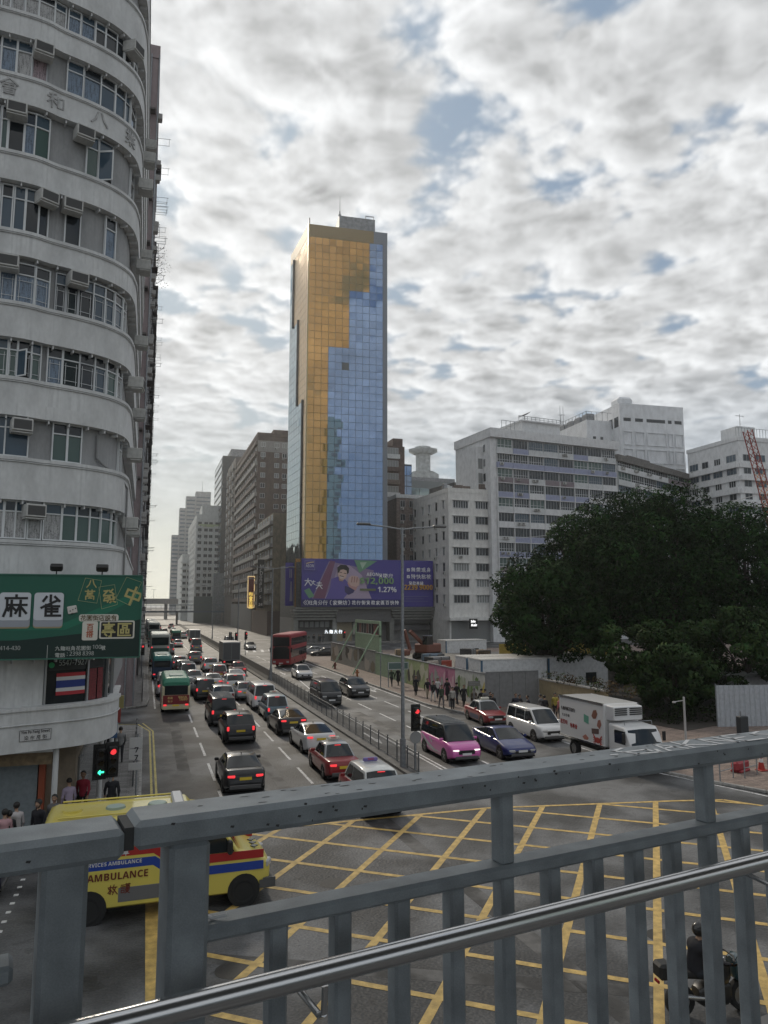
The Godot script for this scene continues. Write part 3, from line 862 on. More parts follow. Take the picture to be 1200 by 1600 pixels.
# a plain block: root at its front left foot, x to the right, front towards +z
func block(called: String, label: String, at: Vector3, turn: float, w: float, d: float, h: float, wall: Material, group := "") -> Node3D:
	var r := thing(called, label, "building", at, turn, group)
	var b := MB.new()
	b.span(0, w, 0, h, -d, 0)
	obj("wall", b, wall, r)
	return r

func side(r: Node3D, which: String, w: float, d: float) -> Transform3D:
	if which == "l": return Transform3D(Basis(Vector3.UP, -PI / 2), Vector3(0, 0, -d))
	if which == "r": return Transform3D(Basis(Vector3.UP, PI / 2), Vector3(w, 0, 0))
	return Transform3D()

func parapet(r: Node3D, w: float, d: float, h: float, hi: float, m: Material, out := 0.15) -> void:
	var b := MB.new()
	b.span(-out, w + out, h - 0.3, h + hi, -0.25, out)
	b.span(-out, 0.25, h - 0.3, h + hi, -d - out, -0.25)
	b.span(w - 0.25, w + out, h - 0.3, h + hi, -d - out, -0.25)
	b.span(0.25, w - 0.25, h - 0.3, h + hi, -d - out, -d + 0.25)
	obj("parapet", b, m, r)

# a grid of windows on a face
func windows(r: Node3D, f: Transform3D, xs: Array, y0: float, dy: float, n: int, meshes: Array, ac := 0.0, hood: StandardMaterial3D = null, hw := 1.6) -> void:
	var hm: ArrayMesh = null
	if hood:
		var hk := "hood %s %.2f" % [hood.resource_name, hw]
		if not T.has(hk):
			var b := MB.new()
			b.span(-hw / 2, hw / 2, 0, 0.1, 0, 0.45)
			T[hk] = b.mesh(hood)
		hm = T[hk]
	for k in n:
		for x in xs:
			var m: ArrayMesh = meshes[rng.randi() % meshes.size()]
			inst("window", m, r, f * tx(Vector3(x, y0 + dy * k, 0)))
			if hm: inst("window_hood", hm, r, f * tx(Vector3(x, y0 + dy * k + m.get_aabb().size.y + 0.02, 0)))
			if rng.randf() < ac:
				inst("air_conditioner", ac_mesh() if rng.randf() < 0.6 else split_ac_mesh(), r, f * tx(Vector3(x + rng.randf_range(-0.5, 0.5), y0 + dy * k - 0.42, 0.02)))

# ---------------------------------------------------------------- the near corner building on the left
var KC := PackedVector2Array()
var KS := PackedFloat32Array()

func curve_setup() -> void:
	var p := [Vector2(-24, -27.6), Vector2(-16, -28.0), Vector2(-6, -28.2), Vector2(-3.75, -28.75), Vector2(-2.48, -29.25), Vector2(-1.7, -29.8), Vector2(-1.2, -30.5), Vector2(-0.98, -31.4), Vector2(-0.9, -33), Vector2(-0.9, -40), Vector2(-0.9, -50), Vector2(-0.9, -55)]
	for i in range(1, p.size() - 2):
		for k in 10:
			KC.append(p[i].cubic_interpolate(p[i + 1], p[i - 1], p[i + 2], k / 10.0))
	KC.append(p[-2])
	KS.append(0.0)
	for i in range(1, KC.size()): KS.append(KS[i - 1] + KC[i].distance_to(KC[i - 1]))

func on_curve(s: float, off: float, y: float) -> Transform3D:
	var i := 0
	while i < KS.size() - 2 and KS[i + 1] < s: i += 1
	var t := (s - KS[i]) / (KS[i + 1] - KS[i])
	var q := KC[i].lerp(KC[i + 1], t)
	var i0 := maxi(i - 1, 0)
	var i1 := mini(i + 2, KC.size() - 1)
	var d := ((KC[i + 1] - KC[i0]).normalized().lerp((KC[i1] - KC[i]).normalized(), t)).normalized()
	var o := Vector3(-d.y, 0, d.x)
	return Transform3D(Basis(Vector3(d.x, 0, d.y), Vector3.UP, o), Vector3(q.x, y, q.y) + o * off)

func sweep(b: MB, prof: Array, s0: float, s1: float, step := 0.3) -> void:
	var n := maxi(1, int(ceil((s1 - s0) / step)))
	for k in prof.size() - 1:
		var lo := PackedVector3Array()
		var hi := PackedVector3Array()
		for i in n + 1:
			var s := lerpf(s0, s1, float(i) / n)
			lo.append(on_curve(s, prof[k][0], prof[k][1]).origin)
			hi.append(on_curve(s, prof[k + 1][0], prof[k + 1][1]).origin)
		b.grid([lo, hi])

func make_corner_building() -> void:
	curve_setup()
	rng.seed = 77
	var r := thing("corner_building", "white tenement with rounded corner and curved spandrel bands, behind a green sign board", "building", Vector3.ZERO)
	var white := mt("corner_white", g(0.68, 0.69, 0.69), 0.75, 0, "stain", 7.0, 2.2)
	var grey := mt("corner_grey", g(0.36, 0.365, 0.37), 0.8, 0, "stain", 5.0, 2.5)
	var dark := white
	var b := MB.new()
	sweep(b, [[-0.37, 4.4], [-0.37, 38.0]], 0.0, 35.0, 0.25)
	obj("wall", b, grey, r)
	b = MB.new()
	b.span(-16, -1.4, 37.6, 38, -50, -28.6)
	obj("roof", b, dark, r)
	var sills := [4.64, 7.75, 10.47, 13.41, 16.3, 19.1, 21.82, 24.85, 27.93, 30.5, 33.4, 36.3]
	var lows := [3.16, 6.3, 8.9, 11.88, 14.9, 17.75, 20.86, 23.7, 26.8, 29.5, 31.75, 34.8]
	for i in sills.size():
		b = MB.new()
		var t: float = sills[i]
		var l: float = lows[i]
		var se := 17.3 if i == 0 else 35.0
		sweep(b, [[-0.36, l], [0.0, l]], 0.0, se, 0.25)
		sweep(b, [[0.0, l], [0.0, t - 0.12]], 0.0, se, 0.25)
		sweep(b, [[0.0, t - 0.12], [0.05, t - 0.12], [0.05, t], [-0.36, t]], 0.0, se, 0.25)
		if i == 0:
			var c0 := on_curve(se, 0.0, 0.0)
			b.quad(c0 * Vector3(0, l, 0), c0 * Vector3(0, l, -1.0), c0 * Vector3(0, t, -1.0), c0 * Vector3(0, t, 0))
		obj("spandrel_band", b, white, r)
		b = MB.new()
		var pm: Array = []
		for k in 60: pm.append(on_curve(8.5 + k * 0.15, 0.035, t - 0.17).origin)
		b.tube(pm, 0.018, 5)
		if i > 0: obj("pipe", b, white, r)
		for k in 14:   # short fins under each band
			if i == 0: break
			b = MB.new()
			var f := on_curve(9.6 + k * 0.72, -0.2, l - 0.06)
			b.box(f.origin, Vector3(0.05, 0.14, 0.3), f.basis)
			obj("bracket", b, dark, r)
	# sashes, as runs along the wall: floor, from, to, glass, style
	var G := {"b": M.curtain_blue, "w": M.curtain_white, "p": M.curtain_pink, "d": M.win_dark, "n": M.win_green, "o": M.win_dark, "k": M.win_blue}
	var rows := [
		[9, 30.55, 1.15, "9.91w10.28w10.74w11.27w11.89w12.37b12.87b13.45d13.92d14.47d14.96d15.7d16.4"],
		[8, 28.0, 1.5, "9.3b10.05b10.59w11.15p11.72 12.44b13.1b13.82k14.52k15.12k15.63d16.6"],
		[7, 24.9, 1.8, "9.2n10.21n10.47d11.02b11.44n11.98 13.36n13.87o14.54 16.2d17.0"],
		[6, 21.9, 1.75, "9.4k10.38k10.81k11.24d11.76d12.19 12.68d13.29 14.36b14.93"],
		[5, 19.15, 1.55, "9.9b10.5b11.07b11.76b12.36 12.46d12.88d13.35d13.96k14.52k15.09k15.78w16.4"],
		[4, 16.35, 1.42, "9.6n10.3n10.97n11.3o11.8n12.22 12.32b12.9d13.54d14.19k14.79n15.48w16.13"],
		[3, 13.46, 1.45, "9.7b10.4k11.05k11.84 12.68n13.22n13.8 16.3w16.9"],
		[2, 10.52, 1.36, "9.7w10.4w11.17w11.6w12.0w12.51w13.18n13.74n14.3n14.86n15.57n16.2n16.59"],
	]
	for row in rows:
		var y: float = row[1]
		var h: float = row[2]
		var txt: String = row[3]
		for run in txt.split(" "):
			var re := RegEx.create_from_string("([0-9.]+)([a-z]?)")
			var hits := re.search_all(run)
			for k in hits.size() - 1:
				var s0 := float(hits[k].get_string(1))
				var s1 := float(hits[k + 1].get_string(1))
				var kind := hits[k].get_string(2)
				var wd := snappedf(s1 - s0 - 0.01, 0.05)
				var f := on_curve((s0 + s1) / 2, -0.36, y)
				var fb := MB.new()
				var ft := 0.045
				fb.span(-wd / 2, wd / 2, 0, ft, 0, 0.1); fb.span(-wd / 2, wd / 2, h - ft, h, 0, 0.1)
				fb.span(-wd / 2, -wd / 2 + ft, ft, h - ft, 0, 0.1); fb.span(wd / 2 - ft, wd / 2, ft, h - ft, 0, 0.1)
				fb.span(-wd / 2 + ft, wd / 2 - ft, h * 0.7, h * 0.7 + ft, 0, 0.09)
				var wn := obj("window", fb, M.white_frame if rng.randf() < 0.75 else M.alu_frame, r)
				wn.transform = f
				fb = MB.new()
				fb.span(-wd / 2 + ft, wd / 2 - ft, h * 0.7 + ft, h - ft, 0.03, 0.04)
				obj("pane", fb, M.win_dark if rng.randf() < 0.5 else M.win_blue, wn)
				fb = MB.new()
				if kind == "o":
					fb.span(-wd / 2 + ft, wd / 2 - ft, ft, h * 0.7, 0.01, 0.02)
					obj("pane", fb, M.black, wn)  # black sheet, not glass: stands in for the unlit room behind the open sash
					var sw := MB.new()
					sw.span(0, wd - ft, 0, 0.04, 0, 0.035); sw.span(0, wd - ft, h * 0.66, h * 0.7, 0, 0.035)
					sw.span(0, 0.04, 0.04, h * 0.66, 0, 0.035); sw.span(wd - ft - 0.04, wd - ft, 0.04, h * 0.66, 0, 0.035)
					var sash := obj("open_sash", sw, M.white_frame, wn)
					sash.transform = Transform3D(Basis(Vector3.UP, -1.0), Vector3(-wd / 2 + 0.02, 0.02, 0.1))
					sw = MB.new()
					sw.span(wd - ft - 0.04, 0.04, 0.04, h * 0.66, 0.012, 0.02)
					var sp := obj("sash_glass", sw, M.win_blue, wn)
					sp.transform = sash.transform
				else:
					fb.span(-wd / 2 + ft, wd / 2 - ft, ft, h * 0.7, 0.03, 0.04)
					obj("pane", fb, G.get(kind, M.win_dark), wn)
				if row[0] == 5 or row[0] == 4:
					fb = MB.new()
					for q in [0.2, 0.8]: fb.span(lerpf(-wd / 2, wd / 2, q) - 0.008, lerpf(-wd / 2, wd / 2, q) + 0.008, 0.1, h * 0.64, 0.06, 0.075)
					for q in [0.16, 0.56]: fb.span(-wd * 0.36, wd * 0.36, h * q - 0.008, h * q + 0.008, 0.06, 0.075)
					obj("grille", fb, M.white_frame, wn)
	for a in [[8, 11.5], [7, 10.75], [7, 13.15], [6, 11.95], [6, 12.85], [5, 10.8], [5, 13.2], [3, 11.55], [2, 12.15], [9, 15.2], [4, 16.8], [2, 16.9], [7, 17.2], [3, 17.6], [6, 18.5], [5, 20.5], [4, 22.0], [8, 19.5], [9, 22], [2, 20.0], [7, 24.0]]:
		var y: float = lows[a[0] + 1] - 0.36
		inst("air_conditioner", ac_mesh(), r, on_curve(a[1], -0.18 if a[1] < 15.9 else 0.05, y))
	# small stains of rust and a drain pipe run on the corner
	b = MB.new()
	b.tube([on_curve(14.5, -0.3, 14.7).origin, on_curve(14.5, -0.3, 13.8).origin, on_curve(14.9, -0.25, 13.55).origin, on_curve(15.9, -0.1, 13.3).origin, on_curve(16.6, 0.06, 12.9).origin, on_curve(16.6, 0.06, 9.0).origin], 0.045, 6)
	obj("drain_pipe", b, mt("pipe_grey", g(0.22), 0.6), r)
	# raised characters on the eighth band
	var cs := [["會", 10.42, 27.05], ["和", 12.05, 27.05], ["八", 13.7, 27.05], ["業", 15.2, 27.05]]
	for c in cs:
		b = MB.new()
		var f := on_curve(c[1], 0.002, c[2])
		glyphs(b, c[0], f * tx(Vector3(-0.3, 0, 0)), 0.62, 0.1, 0.035)
		obj("raised_character", b, mt("plaster", g(0.5), 0.8, 0, "grime", 2.0), r)
	# first floor shop windows behind the sign, with a flag hung inside
	b = MB.new()
	sweep(b, [[-0.3, 4.66], [-0.3, 6.28]], 12.95, 17.3, 0.2)
	obj("shop_window", b, M.glass, r)
	b = MB.new()
	sweep(b, [[-0.25, 4.66], [-0.25, 6.28]], 10.6, 12.85, 0.3)
	obj("shop_panel", b, white, r)
	for s in [12.9, 14.55, 15.9, 17.2]:
		b = MB.new()
		var f := on_curve(s, -0.26, 5.47)
		b.box(f.origin, Vector3(0.07, 1.62, 0.1), f.basis)
		obj("mullion", b, M.alu_frame, r)
	b = MB.new()
	sweep(b, [[-0.27, 5.85], [-0.27, 6.26]], 12.98, 15.5, 0.2)
	obj("name_strip", b, mt("strip_black", g(0.01, 0.014, 0.013), 0.5), r)
	words("phone_number", "5547-7927", 0.2, on_curve(13.35, -0.25, 5.95), mt("strip_text", g(0.42, 0.45, 0.43), 0.6), r, false, 1.0)
	b = MB.new()
	var fc := on_curve(13.1, -0.25, 6.05)
	b.cyl(fc.origin, fc.origin + fc.basis.z * 0.012, 0.1, 0.1, 16)
	obj("green_badge", b, mt("badge", g(0.03, 0.32, 0.12), 0.5), r)
	var cols := [g(0.42, 0.04, 0.05), g(0.6), g(0.03, 0.05, 0.22), g(0.03, 0.05, 0.22), g(0.6), g(0.42, 0.04, 0.05)]
	for k in 6:
		b = MB.new()
		sweep(b, [[-0.262 + 0.001 * k, 5.75 - 0.13 * (k + 1)], [-0.262 + 0.001 * k, 5.75 - 0.13 * k]], 13.3, 14.45, 0.15)
		obj("flag_stripe", b, mt("flag%d" % k, cols[k], 0.8), r)
	for q in [[14.65, 15.05], [15.12, 15.5]]:
		b = MB.new()
		sweep(b, [[-0.27, 4.7], [-0.27, 5.84]], q[0], q[1], 0.2)
		obj("red_poster", b, mt("poster_red", g(0.20, 0.03, 0.035), 0.6, 0, "worn", 0.6), r)
	# the low band: ledge and pipe, the street name plate
	b = MB.new()
	sweep(b, [[0.0, 4.52], [0.09, 4.55], [0.09, 4.66], [-0.3, 4.68]], 0.0, 17.3, 0.25)
	obj("ledge", b, white, r)
	b = MB.new()
	var lp := []
	for k in 38: lp.append(on_curve(8.0 + k * 0.25, 0.05, 4.08).origin)
	b.tube(lp, 0.028, 6)
	obj("pipe", b, white, r)
	var np := on_curve(12.62, 0.006, 3.5)
	var sign := thing("street_name_plate", "small white street name plate screwed to the low white band", "sign", np.origin, 0)
	sign.transform = np
	b = MB.new()
	b.bev(Vector3(0, 0.21, 0.012), Vector3(1.02, 0.38, 0.024), 0.006)
	obj("plate", b, mt("name_white", g(0.5), 0.5), sign)
	b = MB.new()
	b.span(-0.51, 0.51, 0.02, 0.035, 0.02, 0.027); b.span(-0.51, 0.51, 0.385, 0.4, 0.02, 0.027); b.span(-0.51, -0.495, 0.03, 0.39, 0.02, 0.027); b.span(0.495, 0.51, 0.03, 0.39, 0.02, 0.027)
	obj("border", b, M.black, sign)
	words("street_name", "Yim Po Fong Street", 0.1, tx(Vector3(-0.46, 0.24, 0.028)), M.black, sign, true, 0.92)
	b = MB.new()
	glyphs(b, "染布房街", tx(Vector3(-0.36, 0.055, 0.024)), 0.145, 0.09, 0.004, 1.35)
	obj("street_name_characters", b, M.black, sign)
	# ground floor: recessed shop front with posts, a tan fascia and a blue-grey door panel
	b = MB.new()
	b.span(-16, -2.3, 0.1, 4.4, -49.9, -30.9)
	obj("ground_floor_wall", b, mt("shop_tan", g(0.30, 0.25, 0.19), 0.85, 0, "stain", 3.0), r)
	b = MB.new()
	b.span(-12.0, -3.0, 2.55, 3.1, -30.9, -29.6)
	obj("fascia", b, mt("fascia", g(0.26, 0.19, 0.11), 0.7, 0, "grime", 2.0), r)
	b = MB.new()
	b.span(-12.0, -2.95, 3.02, 3.12, -29.62, -29.3)
	obj("fascia_cap", b, white, r)
	b = MB.new()
	b.span(-4.9, -3.55, 0.15, 2.4, -30.9, -30.6)
	obj("door_panel", b, mt("door_grey", g(0.25, 0.29, 0.31), 0.6, 0, "stain", 1.5), r)
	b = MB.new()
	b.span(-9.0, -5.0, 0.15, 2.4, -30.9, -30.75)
	obj("shop_opening_fill", b, M.win_pale, r)  # open shop front filled flat, the grey standing in for shade inside
	b = MB.new()
	b.span(-3.5, -3.3, 0.14, 2.5, -30.9, -30.5)
	obj("red_pilaster", b, mt("pil_red", g(0.30, 0.07, 0.03), 0.6), r)
	for p in [[-2.86, -29.55], [-9.0, -29.0], [-1.5, -32.5], [-1.3, -38.0], [-1.3, -44.0]]:
		b = MB.new()
		b.cyl(Vector3(p[0], 0.14, p[1]), Vector3(p[0], 3.2, p[1]), 0.1, 0.1, 12)
		obj("column", b, white, r)
	b = MB.new()
	b.span(-16, -1.3, 3.1, 3.2, -50, -30.3)
	obj("soffit", b, dark, r)
	for q in [[-36.0, g(0.05, 0.12, 0.25)], [-40.5, g(0.30, 0.05, 0.04)], [-46.0, g(0.35, 0.30, 0.12)]]:
		b = MB.new()
		b.span(-2.28, -1.0, 2.3, 3.0, q[0] - 0.08, q[0] + 0.08)
		obj("hanging_sign", b, mt("hang%d" % int(q[0]), q[1], 0.5), r)
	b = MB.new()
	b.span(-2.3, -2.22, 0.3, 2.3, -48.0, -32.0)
	obj("shop_opening_fill", b, M.win_pale, r)  # street side openings as one flat sheet, inner shade put into its grey

func make_green_sign() -> void:
	var r := thing("green_sign_board", "wide dark green mahjong sign board with two white tiles on the corner building", "sign", Vector3(0, 0, -27.5))
	var S := func(px: float, py: float) -> Array: return [-4.7 + px * 0.0204, 9.21 - (py - 898.0) * 0.0222]
	var b := MB.new()
	b.span(-12.5, -0.17, 6.41, 9.21, -0.28, 0.0)
	obj("board", b, mt("sign_green", g(0.012, 0.10, 0.065), 0.55), r)
	b = MB.new()
	b.span(-12.52, -0.15, 9.2, 9.24, -0.3, 0.03); b.span(-0.17, -0.13, 6.4, 9.2, -0.3, 0.03); b.span(-12.52, -0.15, 6.37, 6.41, -0.3, 0.03)
	obj("edge_trim", b, mt("trim_green", g(0.04, 0.14, 0.10), 0.5), r)
	b = MB.new()
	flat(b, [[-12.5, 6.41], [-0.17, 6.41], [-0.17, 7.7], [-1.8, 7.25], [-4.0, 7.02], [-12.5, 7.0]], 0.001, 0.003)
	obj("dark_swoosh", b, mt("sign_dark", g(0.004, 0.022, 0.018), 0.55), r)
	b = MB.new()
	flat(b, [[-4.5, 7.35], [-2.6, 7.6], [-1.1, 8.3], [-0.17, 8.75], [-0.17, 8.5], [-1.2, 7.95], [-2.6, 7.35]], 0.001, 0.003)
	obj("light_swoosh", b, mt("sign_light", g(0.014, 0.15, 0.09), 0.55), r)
	for t in [[2.0, 49.0, "麻"], [54.0, 99.0, "雀"], [-50.0, -3.0, ""]]:
		var a: Array = S.call(t[0], 979.0)
		var c: Array = S.call(t[1], 925.0)
		b = MB.new()
		flat(b, round_rect(a[0], a[1], c[0], c[1], 0.1), 0.002, 0.012)
		obj("tile_base", b, mt("tile_gold", g(0.32, 0.27, 0.16), 0.4), r)
		b = MB.new()
		flat(b, round_rect(a[0], a[1] + 0.05, c[0], c[1], 0.1), 0.002, 0.018)
		obj("tile_side", b, mt("tile_grey", g(0.30, 0.32, 0.36), 0.4), r)
		b = MB.new()
		flat(b, round_rect(a[0], a[1] + 0.27, c[0], c[1], 0.1), 0.002, 0.024)
		obj("tile_face", b, mt("tile_white", g(0.55, 0.58, 0.62), 0.4), r)
		if t[2]:
			b = MB.new()
			glyphs(b, t[2], tx(Vector3(a[0] + 0.15, a[1] + 0.38, 0.026)), 0.72, 0.11, 0.012)
			obj("tile_character", b, mt("sign_black", g(0.012), 0.5), r)
	var gold := mt("sign_goldline", g(0.36, 0.40, 0.22), 0.5)
	for o in [[[131, 902], [157, 906], [151, 941], [121, 937]], [[153, 916], [178, 912], [184, 943], [159, 950]], [[197, 900], [222, 908], [205, 945], [181, 934]]]:
		b = MB.new()
		for k in 4:
			var p: Array = S.call(o[k][0], o[k][1])
			var q: Array = S.call(o[(k + 1) % 4][0], o[(k + 1) % 4][1])
			b.cyl(Vector3(p[0], p[1], 0.006), Vector3(q[0], q[1], 0.006), 0.007, 0.007, 4)
		obj("tile_outline", b, gold, r)
	for o in [["八", 134, 918, 0.3, 0.0], ["萬", 131, 936, 0.34, 0.0], ["發", 160, 941, 0.44, 0.1], ["中", 189, 938, 0.62, -0.35]]:
		var p: Array = S.call(o[1], o[2])
		b = MB.new()
		glyphs(b, o[0], Transform3D(Basis(Vector3.BACK, o[4]), Vector3(p[0], p[1], 0.004)), o[3], 0.12, 0.006)
		obj("gold_character", b, mt("sign_gold", g(0.42, 0.36, 0.14), 0.45), r)
	var dp: Array = S.call(113, 951)
	b = MB.new()
	b.bev(Vector3(dp[0], dp[1], 0.02), Vector3(0.3, 0.26, 0.04), 0.03, Basis(Vector3.BACK, 0.2))
	obj("dice", b, mt("dice", g(0.55, 0.53, 0.5), 0.4), r)
	for q in [[110, 953], [114, 951], [118, 949], [113, 957]]:
		var p: Array = S.call(q[0], q[1])
		b = MB.new()
		b.cyl(Vector3(p[0], p[1], 0.04), Vector3(p[0], p[1], 0.044), 0.022, 0.022, 8)
		obj("dice_pip", b, M.sign_black, r)
	var w0: Array = S.call(124, 969)
	b = MB.new()
	flat(b, round_rect(w0[0], w0[1], w0[0] + 1.28, w0[1] + 0.24, 0.08), 0.002, 0.006)
	var w1: Array = S.call(130, 998)
	flat(b, round_rect(w1[0], w1[1], w1[0] + 0.5, w1[1] + 0.64, 0.06), 0.002, 0.007)
	var w2: Array = S.call(157, 996)
	flat(b, round_rect(w2[0], w2[1], w2[0] + 1.15, w2[1] + 0.62, 0.06), 0.002, 0.006)
	obj("white_backing", b, mt("sign_white_print", g(0.6, 0.58, 0.52), 0.5), r)
	b = MB.new()
	glyphs(b, "花園街店設有", tx(Vector3(w0[0] + 0.05, w0[1] + 0.03, 0.009)), 0.18, 0.12, 0.004, 1.1)
	obj("shop_line_characters", b, mt("sign_brown", g(0.10, 0.07, 0.03), 0.5), r)
	b = MB.new()
	flat(b, round_rect(w2[0] + 0.05, w2[1] + 0.05, w2[0] + 1.1, w2[1] + 0.57, 0.04), 0.007, 0.003)
	obj("dark_backing", b, M.sign_black, r)
	b = MB.new()
	glyphs(b, "專區", tx(Vector3(w2[0] + 0.07, w2[1] + 0.08, 0.011)), 0.46, 0.115, 0.006, 1.12)
	obj("large_gold_characters", b, mt("sign_gold2", g(0.45, 0.40, 0.16), 0.4), r)
	b = MB.new()
	glyphs(b, "百搭", tx(Vector3(w1[0] + 0.14, w1[1] + 0.34, 0.01)), 0.22, 0.13, 0.004, 1.1, true)
	obj("red_characters", b, mt("sign_red", g(0.35, 0.08, 0.03), 0.5), r)
	var grey := mt("sign_greytext", g(0.42, 0.44, 0.42), 0.5)
	var a1: Array = S.call(90, 1013)
	b = MB.new()
	glyphs(b, "九龍旺角花園街", tx(Vector3(a1[0], a1[1], 0.005)), 0.145, 0.11, 0.004, 1.12)
	glyphs(b, "號", tx(Vector3(a1[0] + 1.44, a1[1], 0.005)), 0.145, 0.11, 0.004)
	var a2: Array = S.call(90, 1023)
	glyphs(b, "電話", tx(Vector3(a2[0], a2[1], 0.005)), 0.145, 0.11, 0.004, 1.12)
	obj("address_characters", b, grey, r)
	words("address_number", "100", 0.13, tx(Vector3(a1[0] + 1.16, a1[1], 0.006)), grey, r, false)
	words("phone_number", ": 2398 8398", 0.135, tx(Vector3(a2[0] + 0.36, a2[1], 0.006)), grey, r, false, 0.85)
	var a3: Array = S.call(4, 1013)
	words("street_number", ":414-430", 0.135, tx(Vector3(a3[0], a3[1], 0.006)), grey, r, false, 0.66)
	var a4: Array = S.call(-2, 1023)
	words("phone_number", "43", 0.135, tx(Vector3(a4[0], a4[1], 0.006)), grey, r, false)
	b = MB.new()
	var a5: Array = S.call(78, 1026)
	b.span(a5[0] - 0.008, a5[0] + 0.008, a5[1], a5[1] + 0.48, 0.002, 0.007)
	obj("divider", b, grey, r)
	b = MB.new()
	for x in [-11.0, -7.0, -3.2, -1.9]: b.span(x - 0.04, x + 0.04, 6.9, 6.98, -1.2, -0.28); b.span(x - 0.04, x + 0.04, 8.7, 8.78, -1.2, -0.28)
	obj("support_arm", b, M.dark_steel, r)
	for px in [85.0, 157.0]:
		var p: Array = S.call(px, 893.0)
		var l := thing("floodlight", "black floodlight on the green sign board above the dice" if px < 100 else "black floodlight on the green sign board above the gold tile outlines", "floodlight", Vector3(p[0], 9.24, -27.55), 0.0, "floodlights on the green sign")
		b = MB.new()
		b.span(-0.02, 0.02, 0, 0.12, -0.02, 0.02); b.span(-0.16, 0.16, 0.1, 0.13, -0.03, 0.03)
		obj("stand", b, M.black, l)
		b = MB.new()
		b.bev(Vector3(0, 0.24, 0.03), Vector3(0.4, 0.2, 0.22), 0.03, Basis(Vector3.RIGHT, 0.5))
		obj("lamp_housing", b, mt("flood", g(0.02), 0.5), l)

# ---------------------------------------------------------------- the left side of the street beyond the corner
func make_left_row() -> void:
	rng.seed = 31
	var pink := mt("pink_wall", g(0.33, 0.27, 0.275), 0.85, 0, "stain", 6.0, 2.0)
	var dk := mt("left_dark", g(0.16, 0.15, 0.145), 0.85, 0, "grime", 5.0, 2.0)
	var specs := [
		["pink_tenement", "tall dusty pink tenement with cages and poles, across a lane from the white corner building", -63.6, 27.0, 57.0, pink, -0.75],
		["dark_tenement", "dark weathered tenement with projecting balconies behind the dusty pink tenement", -91.0, 38.0, 52.0, dk, -0.55],
		["grey_tenement", "grimy tenement behind the dark weathered one along the bus lane", -130.0, 60.0, 46.0, mt("left_grey", g(0.22, 0.22, 0.21), 0.85, 0, "grime", 5.0, 2.0), -0.6],
		["low_tenement", "far low tenement at the end of the left hand row before the flyover", -192.0, 160.0, 30.0, dk, -0.8],
	]
	var shelf := MB.new()
	shelf.span(-0.9, 0.9, 0, 0.07, 0, 0.55)
	var shelf_m := shelf.mesh(dk)
	var cage := MB.new()
	for x in [-0.7, 0.7]:
		for y in [0.0, 1.0]: cage.span(x - 0.02, x + 0.02, y - 0.02, y + 0.02, 0, 0.6)
		cage.span(x - 0.02, x + 0.02, 0, 1, 0.57, 0.6)
	for k in 9: cage.span(-0.7 + k * 0.175 - 0.01, -0.7 + k * 0.175 + 0.01, 0, 1, 0.58, 0.6)
	for y in [0.0, 0.5, 1.0]: cage.span(-0.72, 0.72, y - 0.02, y + 0.02, 0.575, 0.605)
	var cage_m := cage.mesh(M.dark_steel)
	var pole := MB.new()
	pole.cyl(Vector3(0, 0, 0), Vector3(0, 0.1, 1.35), 0.018, 0.018, 6)
	pole.cyl(Vector3(1.1, 0, 0), Vector3(1.1, 0.1, 1.25), 0.018, 0.018, 6)
	pole.cyl(Vector3(-0.05, 0.09, 1.2), Vector3(1.15, 0.09, 1.2), 0.014, 0.014, 6)
	var pole_m := pole.mesh(M.galv)
	var ws := [win(1.5, 1.5, 2, M.alu_frame, M.win_dark), win(1.5, 1.5, 2, M.white_frame, M.win_dark), win(1.8, 1.5, 3, M.alu_frame, M.win_blue)]
	for i in specs.size():
		var s = specs[i]
		var L: float = s[3]
		var H: float = s[4]
		var r := block(s[0], s[1], Vector3(-16 + (s[6] + 0.0), 0, s[2]), 0.0, 16.0, L, H, s[5])
		var f := side(r, "r", 16.0, L)
		parapet(r, 16.0, L, H, 0.9, s[5], 0.1)
		var nx := int(L / 3.6)
		if i > 1: nx = mini(nx, 10)
		for k in int((H - 5.0) / 3.0):
			for q in nx:
				var x := 1.9 + (L - 3.6) * q / maxf(1, nx - 1)
				var y := 4.6 + 3.0 * k
				inst("window", ws[rng.randi() % 3], r, f * tx(Vector3(x, y, 0)))
				var v := rng.randf()
				if v < 0.42: inst("air_conditioner", ac_mesh(), r, f * tx(Vector3(x + rng.randf_range(-0.9, 0.9), y - 0.3, 0.02)))
				elif v < 0.64 and i < 2: inst("window_cage", cage_m, r, f * tx(Vector3(x, y + 0.2, 0)))
				elif v < 0.8 and i < 2: inst("drying_rack", pole_m, r, f * tx(Vector3(x - 0.5, y - 0.1, 0)))
				elif v < 0.92: inst("ledge", shelf_m, r, f * tx(Vector3(x, y + 1.7, 0)))
		if i == 0:
			for x in [16.06, 15.4]:
				var b := MB.new()
				b.cyl(Vector3(x, 0.2, 0.08), Vector3(x, H, 0.08), 0.07, 0.07, 6)
				obj("drain_pipe", b, M.galv, r)
			for k in 12:
				var b := MB.new()
				b.span(14.6, 15.9, 6.2 + k * 4.1, 6.35 + k * 4.1, 0.0, 0.75)
				obj("ledge", b, dk, r)
				inst("air_conditioner", ac_mesh(), r, tx(Vector3(15.1, 6.65 + k * 4.1, 0.05)))
		if i == 1:
			for k in 14:
				var b := MB.new()
				b.span(0, L, 4.2 + 3.3 * k, 4.35 + 3.3 * k, 0, 0.5)
				var bal := obj("balcony_slab", b, dk, r)
				bal.transform = f

